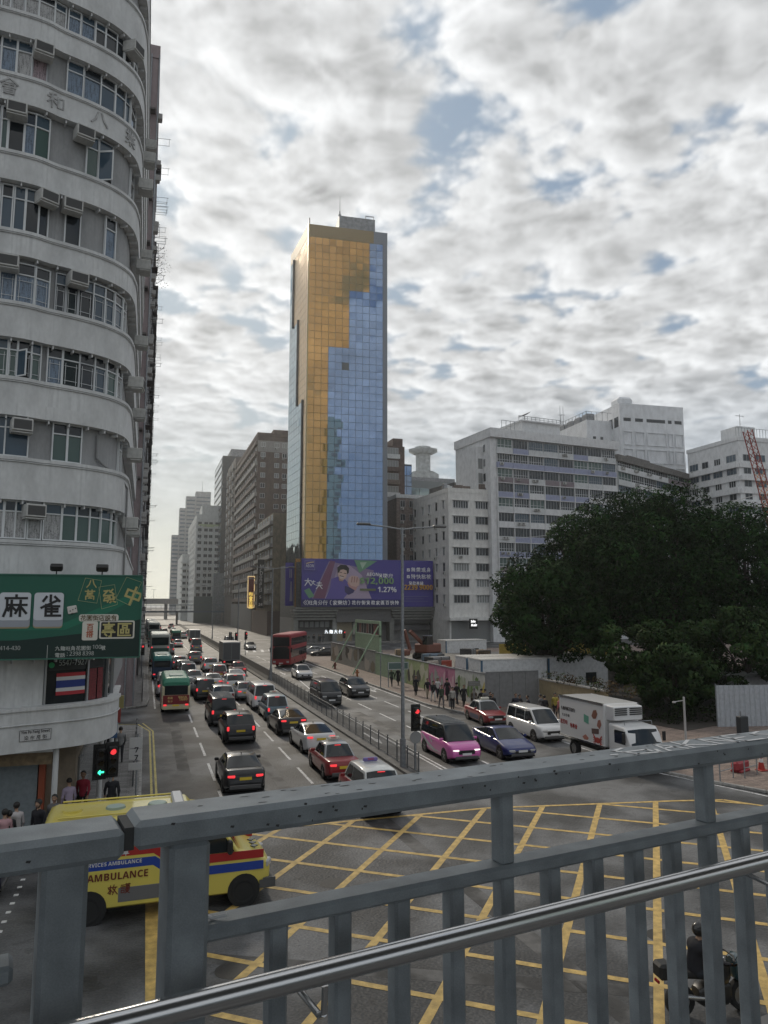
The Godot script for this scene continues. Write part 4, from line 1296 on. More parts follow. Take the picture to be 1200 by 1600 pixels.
# ---------------------------------------------------------------- far end of the street
func make_far_end() -> void:
	rng.seed = 8
	var hz := mt("far_grey", g(0.34, 0.36, 0.38), 0.8, 0, "grime", 20.0)
	var wf := [win(1.7, 1.5, 2, M.alu_frame, M.win_dark, 0.0, 0.08)]
	var far := [
		[19.0, 6.0, 68.0, "slim far grey tower with a lower flat roof beside the flyover"],
		[24.9, 5.3, 92.0, "pale far tower standing between the slim grey tower and the tallest pair"],
		[30.3, 8.0, 103.0, "wide pale far tower left of the tallest far tower"],
		[38.5, 13.0, 108.0, "tallest far tower with a thin roof aerial above the white apartment tower"]]
	for s in far:
		var z: float = -650.0 - s[0] * 0.4
		var r := block("far_tower", s[3], Vector3(s[0], 0, z), 0.0, s[1], 14.0, s[2], hz, "far towers at the end of the street")
		for k in range(2, int(s[2] / 3.4)):
			var b := MB.new()
			b.span(0.6, s[1] - 0.6, k * 3.4, k * 3.4 + 1.3, 0.0, 0.12)
			obj("window_strip", b, M.win_blue, r)
	var b := MB.new()
	b.cyl(Vector3(44, 108, -668), Vector3(44, 118, -668), 0.25, 0.1, 6)
	tag(obj("aerial", b, M.galv), "thin aerial on the roof of the tallest far tower", "aerial")
	# white apartment tower on the right hand side, far down
	var wt := mt("apt_white", g(0.6, 0.62, 0.61), 0.8, 0, "stain", 9.0, 2.0)
	var r := block("apartment_tower", "pale grey apartment tower with stepped top and green band, far down the street", Vector3(20.9, 0, -350), 0.0, 11.0, 70.0, 50.0, wt)
	windows(r, Transform3D(), [1.6, 4.4, 6.6, 9.4], 9.0, 3.0, 13, wf, 0.3)
	windows(r, side(r, "l", 11.0, 70.0), [8, 16, 24, 32, 40, 48, 56, 64], 9.0, 3.0, 13, wf, 0.2)
	for k in 14:
		b = MB.new()
		b.span(-0.25, 3.0, 7.6 + 3.0 * k, 8.6 + 3.0 * k, -0.2, 0.35); b.span(8.0, 11.2, 7.6 + 3.0 * k, 8.6 + 3.0 * k, -0.2, 0.35)
		obj("balcony", b, wt, r)
	b = MB.new()
	b.span(2.5, 10.5, 50, 54.5, -20, -1)
	obj("penthouse", b, wt, r)
	b = MB.new()
	b.span(1.0, 10.9, 44.2, 45.4, 0.05, 0.3)
	obj("green_band", b, mt("pale_green", g(0.36, 0.42, 0.25), 0.7), r)
	b = MB.new()
	b.span(-0.1, 11.1, 0, 12, 0.05, 1.5)
	obj("podium", b, mt("pod_dark", g(0.10, 0.13, 0.13), 0.5), r)
	var r2 := block("low_apartments", "low pale apartments with balconies between the far towers and the grey apartment tower", Vector3(17.5, 0, -405), 0.0, 5.0, 60.0, 35.0, wt)
	windows(r2, Transform3D(), [1.3, 3.6], 6.0, 3.2, 8, wf)
	for k in 9:
		b = MB.new()
		b.span(-0.8, 5.1, 4.6 + 3.2 * k, 5.4 + 3.2 * k, -0.2, 0.8)
		obj("balcony", b, wt, r2)
	# flyover and the covered footbridge before it
	var fl := thing("flyover", "grey concrete flyover crossing the far end of the street", "flyover", Vector3(0, 0, -440))
	b = MB.new()
	b.span(-80, 90, 8.6, 10.6, -9, 0); b.span(-80, 90, 10.6, 11.7, -0.3, 0.0); b.span(-80, 90, 10.6, 11.7, -9, -8.7)
	obj("deck", b, mt("concrete", g(0.33)), fl)
	for x in [-3.0, 11.0, 27.0]:
		b = MB.new()
		b.span(x - 0.9, x + 0.9, 0, 8.6, -6, -3)
		obj("pier", b, M.concrete, fl)
	for x in [-1.0, 4.0, 14.0]:
		b = MB.new()
		b.cyl(Vector3(x, 11.7, -4), Vector3(x, 17.0, -4), 0.12, 0.08, 6)
		b.span(x - 1.4, x + 1.4, 16.9, 17.05, -4.1, -3.9)
		obj("lamp_post", b, M.galv, fl)
	var fb := thing("covered_footbridge", "low dark covered footbridge in front of the flyover", "footbridge", Vector3(0, 0, -320))
	b = MB.new()
	b.span(-4, 34, 5.0, 5.7, -4, 0); b.span(-4, 34, 8.0, 8.25, -4.4, 0.4)
	obj("deck", b, mt("fb_blue", g(0.10, 0.13, 0.17), 0.6), fb)
	b = MB.new()
	for k in 20: b.span(-4 + 2 * k - 0.06, -4 + 2 * k + 0.06, 5.7, 8.0, -0.2, -0.08)
	b.span(-4, 34, 6.7, 6.8, -0.15, -0.08)
	obj("railing", b, M.fb_blue, fb)
	for x in [-0.5, 12.5, 31.0]:
		b = MB.new()
		b.span(x - 0.4, x + 0.4, 0, 5.0, -2.5, -1.5)
		obj("pier", b, M.concrete, fb)

# ---------------------------------------------------------------- right side of the street, left of the golden tower
func make_brown_side() -> void:
	rng.seed = 12
	var brown := mt("brown_wall", g(0.135, 0.095, 0.078), 0.85, 0, "grime", 9.0, 1.6)
	var pale := mt("brown_pale", g(0.33, 0.32, 0.30), 0.85, 0, "stain", 6.0, 1.5)
	var w1 := [win(1.5, 1.5, 2, M.white_frame, M.win_dark, 0.0, 0.09), win(1.5, 1.5, 2, M.white_frame, M.win_pale, 0.0, 0.09)]
	var w2 := [win(2.6, 1.6, 4, M.white_frame, M.win_dark, 0.0, 0.08), win(2.6, 1.6, 4, M.alu_frame, M.win_dark, 0.0, 0.08), win(2.6, 1.6, 3, M.white_frame, M.win_pale, 0.0, 0.08)]
	var r := block("brown_apartment_block", "tall brown apartment block with a white painted top storey beside the golden tower", Vector3(32.0, 0, -231.0), 0.0, 14.0, 57.0, 62.0, brown)
	parapet(r, 14.0, 57.0, 62.0, 0.8, brown)
	windows(r, Transform3D(), [1.7, 6.1, 8.6], 12.0, 3.3, 15, w1, 0.35)
	var b := MB.new()
	b.span(0.02, 14, 56.6, 60.2, 0.0, 0.08)
	obj("white_storey", b, pale, r)
	b = MB.new()
	b.span(5.2, 14, 62.8, 64.5, -20, -2)
	obj("roof_house", b, brown, r)
	var f := side(r, "l", 14.0, 57.0)
	for k in 16:
		b = MB.new()
		b.span(0, 57, 9.3 + 3.3 * k, 10.5 + 3.3 * k, 0, 0.75)
		var o := obj("balcony", b, pale if k % 3 == 1 else mt("balc_brown", g(0.20, 0.16, 0.14), 0.85, 0, "grime", 4.0), r)
		o.transform = f
	windows(r, f, [3, 8, 13, 18, 23, 28, 33, 38, 43, 48, 53], 10.6, 3.3, 15, w2, 0.35)
	b = MB.new()
	b.span(-1.0, 0, 0, 8.5, -57, 0)
	obj("shop_storeys", b, mt("shop_tile", g(0.18, 0.185, 0.19), 0.6, 0, "stain", 3.0), r)
	# dark office block behind it
	r = block("dark_office_tower", "dark slab office tower with a glassy left edge behind the brown apartment block", Vector3(31.0, 0, -338.0), 0.0, 22.0, 40.0, 76.0, mt("office_dark", g(0.055, 0.06, 0.065), 0.4, 0, "grime", 12.0))
	for k in 20:
		b = MB.new()
		b.span(-0.25, 0, 8 + 3.4 * k, 10.2 + 3.4 * k, -39, -1)
		obj("window_strip", b, M.win_blue, r)
	b = MB.new()
	b.span(4, 22, 76, 80, -30, -3)
	obj("roof_house", b, hz_mat(), r)
	b = MB.new()
	b.cyl(Vector3(14, 80, -10), Vector3(14, 84, -10), 0.12, 0.08, 6); b.span(12.4, 15.6, 83.8, 83.95, -10.1, -9.9)
	obj("aerial", b, M.galv, r)
	b = MB.new()
	b.span(-3, 6, 0, 22, 0.1, 6)
	obj("podium", b, mt("pod_grey", g(0.22, 0.24, 0.25), 0.5, 0, "grime", 6.0), r)
	# bay-fronted block between the two
	r = block("bay_fronted_block", "brownish block with stacked bay windows between the dark office and the brown apartments", Vector3(31.6, 0, -289.0), 0.0, 10.0, 30.0, 66.0, mt("bay_wall", g(0.19, 0.17, 0.155), 0.85, 0, "grime", 6.0))
	f = side(r, "l", 10.0, 30.0)
	for q in [[Transform3D(), [3.0, 7.5]], [f, [5.0, 15.0, 25.0]]]:
		for k in 15:
			for x in q[1]:
				b = MB.new()
				b.span(-1.6, 1.6, 0, 1.2, 0, 0.8)
				var o := obj("bay", b, mt("bay_pale", g(0.26, 0.25, 0.23), 0.85, 0, "grime", 4.0), r)
				o.transform = q[0] * tx(Vector3(x, 12.0 + 3.5 * k, 0))
				inst("window", w2[rng.randi() % 3], r, q[0] * tx(Vector3(x, 13.2 + 3.5 * k, 0.65)))
	# beige block with the fast food signs
	var beige := mt("beige_wall", g(0.26, 0.22, 0.155), 0.85, 0, "grime", 7.0, 2.0)
	r = block("beige_block", "narrow beige concrete block with blank end wall left of the golden tower", Vector3(32.0, 0, -198.0), 0.0, 18.0, 30.0, 33.0, beige)
	f = side(r, "l", 18.0, 30.0)
	for k in 8:
		b = MB.new()
		b.span(0, 30, 8.2 + 3.1 * k, 9.2 + 3.1 * k, 0, 0.9)
		var o := obj("balcony", b, pale, r)
		o.transform = f
	windows(r, f, [3, 8, 13, 18, 23, 28], 9.3, 3.1, 8, w2, 0.3)
	b = MB.new()
	for k in 3: b.span(0.0, 18, 9 + 8 * k, 9.12 + 8 * k, 0, 0.05)
	obj("string_course", b, beige, r)
	b = MB.new()
	b.span(-1.2, 18.2, 0, 6.5, -30, 0.6)
	obj("shop_storeys", b, mt("shop_brown", g(0.14, 0.10, 0.085), 0.6, 0, "stain", 3.0), r)
	# signs on it
	var s := thing("vertical_restaurant_sign", "tall black sign with white vertical lettering on the beige block", "sign", Vector3(30.0, 7.3, -205.0))
	b = MB.new()
	b.span(-0.9, 0.9, 0, 13.4, -0.5, 0)
	obj("board", b, mt("sign_blk", g(0.012), 0.5), s)
	var txt := "McDonald's"
	for k in txt.length():
		words("letter", txt[k], 1.0, tx(Vector3(-0.4, 10.6 - 0.92 * k, 0.02)), mt("sign_whitepaint", g(0.6), 0.5), s, false)
	words("hours", "24", 0.7, tx(Vector3(-0.5, 0.4, 0.02)), M.sign_whitepaint, s, true)
	s = thing("arched_letter_sign", "pale arched letter sign above the dark shop front below the beige block", "sign", Vector3(35.6, 6.0, -196.9))
	b = MB.new()
	for k in 2:
		var pts := []
		for i in 13:
			var t := PI * i / 12
			pts.append(Vector3((0.62 + 1.24 * k) - 0.62 * cos(t), 2.9 * pow(sin(t), 0.7), 0.1))
		b.tube(pts, 0.14, 6)
	obj("letter", b, mt("arch_gold", g(0.55, 0.40, 0.12), 0.4), s)
	s = thing("red_gold_sign", "narrow upright red sign with gold frame and glowing gold characters", "sign", Vector3(30.2, 7.4, -226.0))
	b = MB.new()
	b.span(-1.0, 1.0, 0, 9.4, -0.5, 0)
	obj("board", b, mt("sign_deepred", g(0.16, 0.02, 0.02), 0.5), s)
	b = MB.new()
	b.span(-1.1, -0.85, 0, 9.4, -0.1, 0.12); b.span(0.85, 1.1, 0, 9.4, -0.1, 0.12); b.span(-1.1, 1.1, 9.2, 9.5, -0.1, 0.13); b.span(-1.1, 1.1, -0.1, 0.2, -0.1, 0.13)
	obj("frame", b, glow("gold_neon", g(1.0, 0.72, 0.35), 0.4), s)
	b = MB.new()
	glyphs(b, "和合石金".replace("合", "會").replace("石", "百").replace("金", "園"), tx(Vector3(-0.6, 3.5, 0.02)), 1.15, 0.14, 0.04, 1.1, true)
	obj("sign_characters", b, glow("gold_light", g(1.0, 0.7, 0.15), 0.6), s)

func hz_mat() -> StandardMaterial3D:
	return mt("roof_grey", g(0.30, 0.31, 0.33), 0.8, 0, "grime", 6.0)

# ---------------------------------------------------------------- the golden tower with its podium and billboard
func make_tower() -> void:
	rng.seed = 99
	var gold := mt("gold_glass", g(0.40, 0.235, 0.085), 0.03, 1.0)
	var blue := mt("blue_glass", g(0.19, 0.265, 0.40), 0.02, 1.0)
	var slate := mt("slate_glass", g(0.24, 0.31, 0.33), 0.08, 1.0)
	var frame := mt("tower_frame", g(0.05, 0.065, 0.085), 0.5)
	var edge := mt("tower_edge", g(0.17, 0.19, 0.22), 0.45, 0.2)
	var r := thing("golden_tower", "tall mirror glass office tower stepped in gold and blue panes above a purple billboard", "tower", Vector3(33.97, 0, -165.0), deg_to_rad(-4.1))
	var W := 19.4
	var D := 17.4
	var y0 := 16.6
	var dy := 1.81
	var N := 44
	var cw := 18.3 / 11.0
	var b := MB.new()
	var plan := func(e: float) -> PackedVector2Array: return PackedVector2Array([Vector2(0.02 - e, 0.02 - e), Vector2(W + e, 0.02 - e), Vector2(W + e, D), Vector2(-0.134 * D + 0.02 - e, 0.991 * D)])
	var upright := Transform3D(Basis(Vector3(1, 0, 0), Vector3(0, 0, -1), Vector3(0, 1, 0)), Vector3.ZERO)
	b.prism(plan.call(0.0), upright, 96.3)
	obj("core", b, frame, r)
	b = MB.new()
	b.prism(plan.call(0.07), upright * Transform3D(Basis(), Vector3(0, 0, 96.3)), 3.1)
	obj("roof_band", b, mt("roof_band", g(0.20, 0.15, 0.075), 0.4, 0.5), r)
	b = MB.new()
	b.span(16.0, W + 0.06, 96.28, 99.42, -0.5, 0.065)
	obj("roof_band_end", b, edge, r)
	b = MB.new()
	b.span(18.32, W + 0.03, 0, 96.3, -D, 0.06)
	obj("edge_strip", b, edge, r)
	b = MB.new()
	b.span(-0.12, 0.16, 14, 99.5, -0.3, 0.12)
	obj("corner_trim", b, mt("corner_trim", g(0.30, 0.24, 0.12), 0.3, 0.7), r)
	b = MB.new()
	b.span(0.0, 0.25, 99.4, 101.0, -0.25, 0.0)
	obj("corner_fin", b, frame, r)
	var pane := MB.new()
	pane.span(-cw / 2 + 0.035, cw / 2 - 0.035, -dy / 2 + 0.035, dy / 2 - 0.035, -0.05, 0.0)
	var pm := {"g": pane.mesh(gold), "b": pane.mesh(blue), "d": pane.mesh(mt("vent_pane", g(0.09, 0.10, 0.10), 0.5))}
	var rest := {"g": MB.new(), "b": MB.new()}
	for k in N:           # k counts from the top
		var gc := 9 if k < 7 else (6 if k < 15 else 3)
		for q in 11:
			var kind := "g" if q < gc else "b"
			if k == 17 and q == 5: kind = "d"
			var tilt := Basis(Vector3.RIGHT, rng.randfn(0, 0.0035)) * Basis(Vector3.UP, rng.randfn(0, 0.0035))
			var t := Transform3D(tilt, Vector3(cw * (q + 0.5), y0 + dy * (N - k - 0.5), 0.03))
			if k >= N - 27 or kind == "d":
				inst("pane", pm[kind], r, t)
			else:
				rest[kind].box(t.origin + Vector3(0, 0, -0.025), Vector3(cw - 0.07, dy - 0.07, 0.05), tilt)
	for kk in ["g", "b"]:
		var o := obj("upper_panes", rest[kk], gold if kk == "g" else blue, r)
		o.set_meta("kind", "stuff")
	# left face
	var lf := Transform3D(Basis(Vector3(0.134, 0, 0.991), Vector3.UP, Vector3(-0.991, 0, 0.134)), Vector3(-0.134 * D, 0, -0.991 * D))
	var lw := D / 10.0
	var lm := {"g": MB.new(), "b": MB.new()}
	for k in N:
		var gc := 8 if k < 10 else (5 if k < 22 else 2)
		for q in 10:
			var kind := "g" if q >= 10 - gc else "b"
			var tilt := lf.basis * Basis(Vector3.RIGHT, rng.randfn(0, 0.006)) * Basis(Vector3.UP, rng.randfn(0, 0.012))
			lm[kind].box(lf * Vector3(lw * (q + 0.5), y0 + dy * (N - k - 0.5), 0.02), Vector3(lw - 0.07, dy - 0.07, 0.05), tilt)
	for kk in ["g", "b"]:
		var o := obj("side_panes", lm[kk], mt("gold_side", g(0.40, 0.25, 0.09), 0.22, 1.0) if kk == "g" else slate, r)
		o.set_meta("kind", "stuff")
	for s in [[8, 0, 10], [5, 10, 22], [2, 22, 44]]:
		b = MB.new()
		b.span(lw * (10 - s[0]) - 0.2, lw * (10 - s[0]) + 0.1, y0 + dy * (N - s[2]), y0 + dy * (N - s[1]) + 0.3, 0.02, 0.35)
		var o := obj("step_fin", b, frame, r)
		o.transform = lf
	b = MB.new()
	b.span(7.6, 16.6, 99.4, 103.2, -12, -1.2)
	obj("roof_house", b, mt("roof_house", g(0.27, 0.29, 0.32), 0.6, 0, "grime", 8.0), r)
	b = MB.new()
	b.cyl(Vector3(8.4, 103.2, -5), Vector3(8.4, 106.5, -5), 0.22, 0.16, 8); b.blob(Vector3(8.4, 105.4, -5), Vector3(0.4, 0.5, 0.4)); b.cyl(Vector3(8.4, 106.5, -5), Vector3(8.4, 110.6, -5), 0.08, 0.04, 6)
	obj("mast", b, M.galv, r)
	b = MB.new()
	for x in [14.4, 16.4]: b.span(x - 0.05, x + 0.05, 103.2, 104.4, -2.0, -1.9)
	b.span(14.3, 16.5, 104.2, 104.4, -2.0, -1.9); b.span(14.3, 14.45, 103.5, 104.2, -2.0, -1.9)
	obj("roof_rail", b, M.galv, r)
	# podium
	var p := thing("shopping_podium", "grey stepped podium with dark shop bays below the purple billboard", "building", Vector3(31.0, 0, -160.0))
	var pc := mt("podium_grey", g(0.24, 0.245, 0.23), 0.8, 0, "stain", 6.0)
	b = MB.new()
	b.span(0.5, 32.5, 5.3, 17.6, -22, -0.6)
	obj("upper_wall", b, mt("podium_dark", g(0.12, 0.125, 0.13), 0.7, 0, "grime", 5.0), p)
	for s in [[0.0, 8.8, 0], [22.5, 33.4, 1]]:
		for k in 4:
			b = MB.new()
			b.span(s[0] - 0.2 * k, s[1] + 0.2 * k, 4.9 + 0.62 * k, 5.3 + 0.62 * k, -3, 0.3 + 0.3 * k)
			obj("cornice_step", b, pc, p)
	b = MB.new()
	b.span(9.2, 22.0, 4.4, 7.4, -3, 0.4)
	obj("awning", b, mt("awning_grey", g(0.15, 0.15, 0.15), 0.7, 0, "stain", 3.0), p)
	b = MB.new()
	b.span(-0.2, 33.0, 7.3, 7.7, -0.6, 1.3)
	obj("ledge", b, pc, p)
	b = MB.new()
	b.span(0.5, 32.5, 0, 5.3, -22, -2.5)
	obj("shop_interior", b, mt("shop_inner", g(0.2, 0.2, 0.2), 0.7), p)
	for x in [0.2, 8.9, 22.2, 32.6]:
		b = MB.new()
		b.span(x - 0.5, x + 0.5, 0, 5.2, -2.5, 0.1)
		obj("column", b, pc, p)
	var bays := [[9.6, 13.2, 0.1, 4.3, g(0.28, 0.24, 0.16)], [13.4, 17.8, 1.6, 4.6, g(0.42, 0.41, 0.36)], [17.9, 19.6, 0.3, 4.0, g(0.22, 0.02, 0.04)], [22.9, 32.0, 4.0, 5.1, g(0.20, 0.2, 0.2)], [22.9, 32.0, 2.4, 3.6, g(0.12, 0.12, 0.125)], [1.0, 8.2, 3.0, 4.8, g(0.05, 0.05, 0.05)]]
	for q in bays:
		b = MB.new()
		b.span(q[0], q[1], q[2], q[3], -2.5, -1.2)
		obj("shop_panel", b, mt("bay%d" % int(q[0] * 10 + q[2]), q[4], 0.6, 0, "stain", 2.0), p)
	for k in 6:
		b = MB.new()
		b.span(1.3 + k * 1.15, 2.1 + k * 1.15, 3.3, 4.5, -1.2, -1.12)
		obj("shop_character_panel", b, mt("panel_grey", g(0.14, 0.15, 0.15), 0.5), p)
	var ns := thing("white_neon_sign", "glowing white four character shop sign in the dark shop bay below the podium", "sign", Vector3(37.5, 2.0, -158.4))
	b = MB.new()
	glyphs(b, "九龍大行", tx(Vector3(-0.2, 0, 0)), 0.75, 0.14, 0.05, 1.4)
	obj("neon_characters", b, glow("neon_white", g(0.9, 0.95, 1.0), 1.0), ns)
	make_billboard()

func make_billboard() -> void:
	var r := thing("purple_billboard", "long purple advertising billboard with a man punching forward on the podium", "billboard", Vector3(0, 0, -158.6))
	var X := func(cx: float, cy: float) -> Array:
		return [32.1 + (460.0 + cx / 5.217 - 470.0) * 0.1512, 18.27 - (860.0 + cy / 5.217 - 873.5) * 0.1399]
	var P := func(pts: Array) -> Array:
		var o := []
		for q in pts: o.append(X.call(float(q[0]), float(q[1])))
		return o
	var b := MB.new()
	b.span(32.1, 62.8, 7.78, 18.27, -0.6, 0.0)
	obj("board", b, mt("bb_purple", g(0.06, 0.048, 0.27), 0.5), r)
	b = MB.new()
	for k in 11: b.span(32.6 + 2.95 * k, 32.8 + 2.95 * k, 8.4, 17.6, -1.4, -0.6)
	obj("support_frame", b, M.dark_steel, r)
	var layer := 0.02
	var shapes := [
		["print_glow", [[260, 90], [620, 160], [560, 300], [580, 395], [130, 395], [190, 250]], g(0.23, 0.176, 0.297)],
		["print_rays", [[270, 85], [310, 90], [230, 395], [140, 395]], g(0.176, 0.0675, 0.135)],
		["print_mist", [[230, 395], [300, 250], [330, 120], [420, 120], [520, 200], [560, 300], [600, 395]], g(0.405, 0.324, 0.446)],
		["print_cash", [[460, 75], [645, 80], [500, 182]], g(0.135, 0.297, 0.189)],
		["print_cash", [[505, 95], [560, 92], [525, 150]], g(0.378, 0.513, 0.405)],
		["print_cash", [[70, 330], [110, 310], [150, 375], [110, 395]], g(0.135, 0.297, 0.176)],
		["print_shirt", [[235, 398], [270, 310], [280, 235], [330, 215], [390, 240], [440, 300], [465, 330], [400, 365], [375, 398]], g(0.121, 0.0945, 0.351)],
		["print_sleeve", [[385, 290], [465, 315], [455, 345], [415, 365], [385, 340]], g(0.0473, 0.0405, 0.135)],
		["print_forearm", [[420, 250], [470, 240], [490, 290], [470, 330], [420, 300], [405, 270]], g(0.486, 0.27, 0.257)],
		["print_fist", [[415, 225], [440, 205], [485, 210], [505, 240], [500, 285], [470, 300], [435, 290], [412, 262]], g(0.567, 0.392, 0.351)],
		["print_finger", [[440, 215], [448, 215], [442, 262], [434, 262]], g(0.351, 0.176, 0.162)],
		["print_finger", [[460, 213], [467, 214], [462, 262], [455, 262]], g(0.351, 0.176, 0.162)],
		["print_finger", [[480, 218], [487, 220], [482, 262], [475, 262]], g(0.351, 0.176, 0.162)],
		["print_neck", [[335, 220], [375, 220], [370, 255], [340, 250]], g(0.405, 0.257, 0.216)],
		["print_face", [[332, 165], [350, 145], [395, 150], [402, 185], [395, 220], [372, 245], [345, 235], [330, 200]], g(0.621, 0.446, 0.378)],
		["print_hair", [[328, 185], [325, 140], [350, 118], [395, 120], [418, 145], [415, 185], [402, 195], [398, 165], [372, 155], [350, 160], [338, 182]], g(0.012)],
		["print_brow", [[340, 176], [362, 180], [362, 185], [340, 181]], g(0.03)],
		["print_brow", [[376, 184], [396, 188], [396, 193], [376, 189]], g(0.03)],
		["print_mouth", [[345, 212], [375, 220], [366, 230], [348, 226]], g(0.675, 0.567, 0.54)],
		["print_moustache", [[342, 205], [378, 213], [376, 218], [344, 211]], g(0.081, 0.054, 0.054)],
		["print_strip", [[55, 403], [860, 403], [860, 462], [55, 462]], g(0.027, 0.027, 0.121)],
		["print_caption", [[505, 312], [632, 312], [632, 330], [505, 330]], g(0.135, 0.162, 0.0675)],
		["print_logo", [[70, 85], [150, 85], [150, 165], [70, 165]], g(0.176, 0.162, 0.405)],
		["print_logo_inner", [[75, 90], [145, 90], [145, 160], [75, 160]], g(0.0675, 0.054, 0.257)],
		["print_logo_swoosh", [[80, 110], [115, 98], [142, 96], [142, 102], [115, 106], [84, 116]], g(0.675, 0.54, 0.27)],
	]
	for s in shapes:
		b = MB.new()
		flat(b, P.call(s[1]), layer, 0.012)
		layer += 0.012
		obj(s[0], b, mt("pr %s" % str(s[2]), s[2], 0.6), r)
	var white := mt("bb_white", g(0.75, 0.75, 0.78), 0.6)
	var T2 := func(cx: float, cy: float) -> Transform3D:
		var q: Array = X.call(cx, cy)
		return tx(Vector3(q[0], q[1], layer + 0.02))
	words("brand_lettering", "AEON", 0.62, T2.call(80, 150), white, r, false, 1.7)
	var list := [["無需現身", 922, 168, 1.0, 1.25, white], ["特快批核", 922, 226, 1.0, 1.25, white], ["貸款專線", 902, 280, 0.82, 1.1, white]]
	for l in list:
		b = MB.new()
		glyphs(b, l[0], T2.call(l[1], l[2]), l[3], 0.11, 0.02, l[4])
		obj("slogan_characters", b, l[5], r)
	for y in [165, 222]:
		b = MB.new()
		var q: Array = X.call(886, y)
		b.span(q[0], q[0] + 0.7, q[1], q[1] + 0.7, layer, layer + 0.02)
		obj("tick_box", b, white, r)
		b = MB.new()
		flat(b, [[q[0] + 0.1, q[1] + 0.35], [q[0] + 0.3, q[1] + 0.1], [q[0] + 0.75, q[1] + 0.75], [q[0] + 0.3, q[1] + 0.3]], layer + 0.02, 0.02)
		obj("tick", b, M.bb_purple, r)
	words("hotline_number", "2239 9000", 1.12, T2.call(862, 334), mt("bb_gold", g(0.55, 0.30, 0.03), 0.6), r, true, 6.9)
	words("amount", "$12,000", 1.35, T2.call(500, 290), mt("bb_green", g(0.20, 0.36, 0.16), 0.6), r, true, 7.9)
	words("brand_lettering", "AEON", 0.75, T2.call(556, 218), white, r, true, 2.8)
	b = MB.new()
	glyphs(b, "貸款", T2.call(655, 218), 0.85, 0.12, 0.02, 1.15); glyphs(b, "大行", T2.call(706, 218), 0.85, 0.12, 0.02, 1.15)
	obj("slogan_characters", b, white, r)
	words("rate", "1.27%", 1.15, T2.call(645, 356), white, r, true, 4.4)
	b = MB.new()
	glyphs(b, "«旺角分行(家樂坊)", T2.call(62, 446), 0.98, 0.11, 0.02, 1.13)
	glyphs(b, "花行街貸款家區百快特", T2.call(440, 444), 0.86, 0.13, 0.02, 1.3)
	obj("branch_characters", b, white, r)
	b = MB.new()
	glyphs(b, "大", T2.call(72, 290), 1.5, 0.13, 0.02); glyphs(b, "丈", T2.call(122, 285), 0.95, 0.14, 0.02); glyphs(b, "夫", T2.call(158, 315), 1.5, 0.11, 0.02)
	obj("brush_characters", b, white, r)
	b = MB.new()
	for k in 3: 
		var q: Array = X.call(845 + (k % 2) * 30, 378 + 20 * k)
		b.span(q[0], q[0] + 6.4 - (k % 2) * 2.0, q[1], q[1] + 0.12, layer, layer + 0.01)
	obj("small_print", b, mt("bb_small", g(0.16, 0.15, 0.30), 0.6), r)
	# signs round the corner
	var s := thing("purple_corner_sign", "tall purple sign on the angled corner next to the long billboard", "sign", Vector3(29.6, 8.0, -164.0), deg_to_rad(20.0))
	b = MB.new()
	b.span(0, 2.0, 0, 9.6, -0.3, 0)
	obj("board", b, M.bb_purple, s)
	b = MB.new()
	flat(b, [[1.0, 1.0], [1.7, 1.0], [1.5, 5.4], [1.2, 5.4]], 0.01, 0.03)
	flat(b, [[0.9, 6.2], [1.1, 6.2], [1.1, 8.2], [0.9, 8.2]], 0.01, 0.03); flat(b, [[1.3, 6.2], [1.5, 6.2], [1.5, 8.2], [1.3, 8.2]], 0.01, 0.03)
	obj("print_figure", b, mt("bb_pale", g(0.32, 0.30, 0.42), 0.6), s)
	s = thing("yellow_corner_sign", "narrow amber sign between the purple corner sign and the billboard", "sign", Vector3(31.35, 7.6, -162.0), deg_to_rad(10.0))
	b = MB.new()
	b.span(0, 1.15, 0, 10.8, -0.3, 0)
	obj("board", b, mt("amber_board", g(0.40, 0.20, 0.04), 0.6, 0, "worn", 2.5), s)
	b = MB.new()
	glyphs(b, "特快貸款", tx(Vector3(0.2, 6.0, 0.01)), 0.8, 0.14, 0.03, 1.4, true)
	obj("sign_characters", b, M.bb_purple, s)

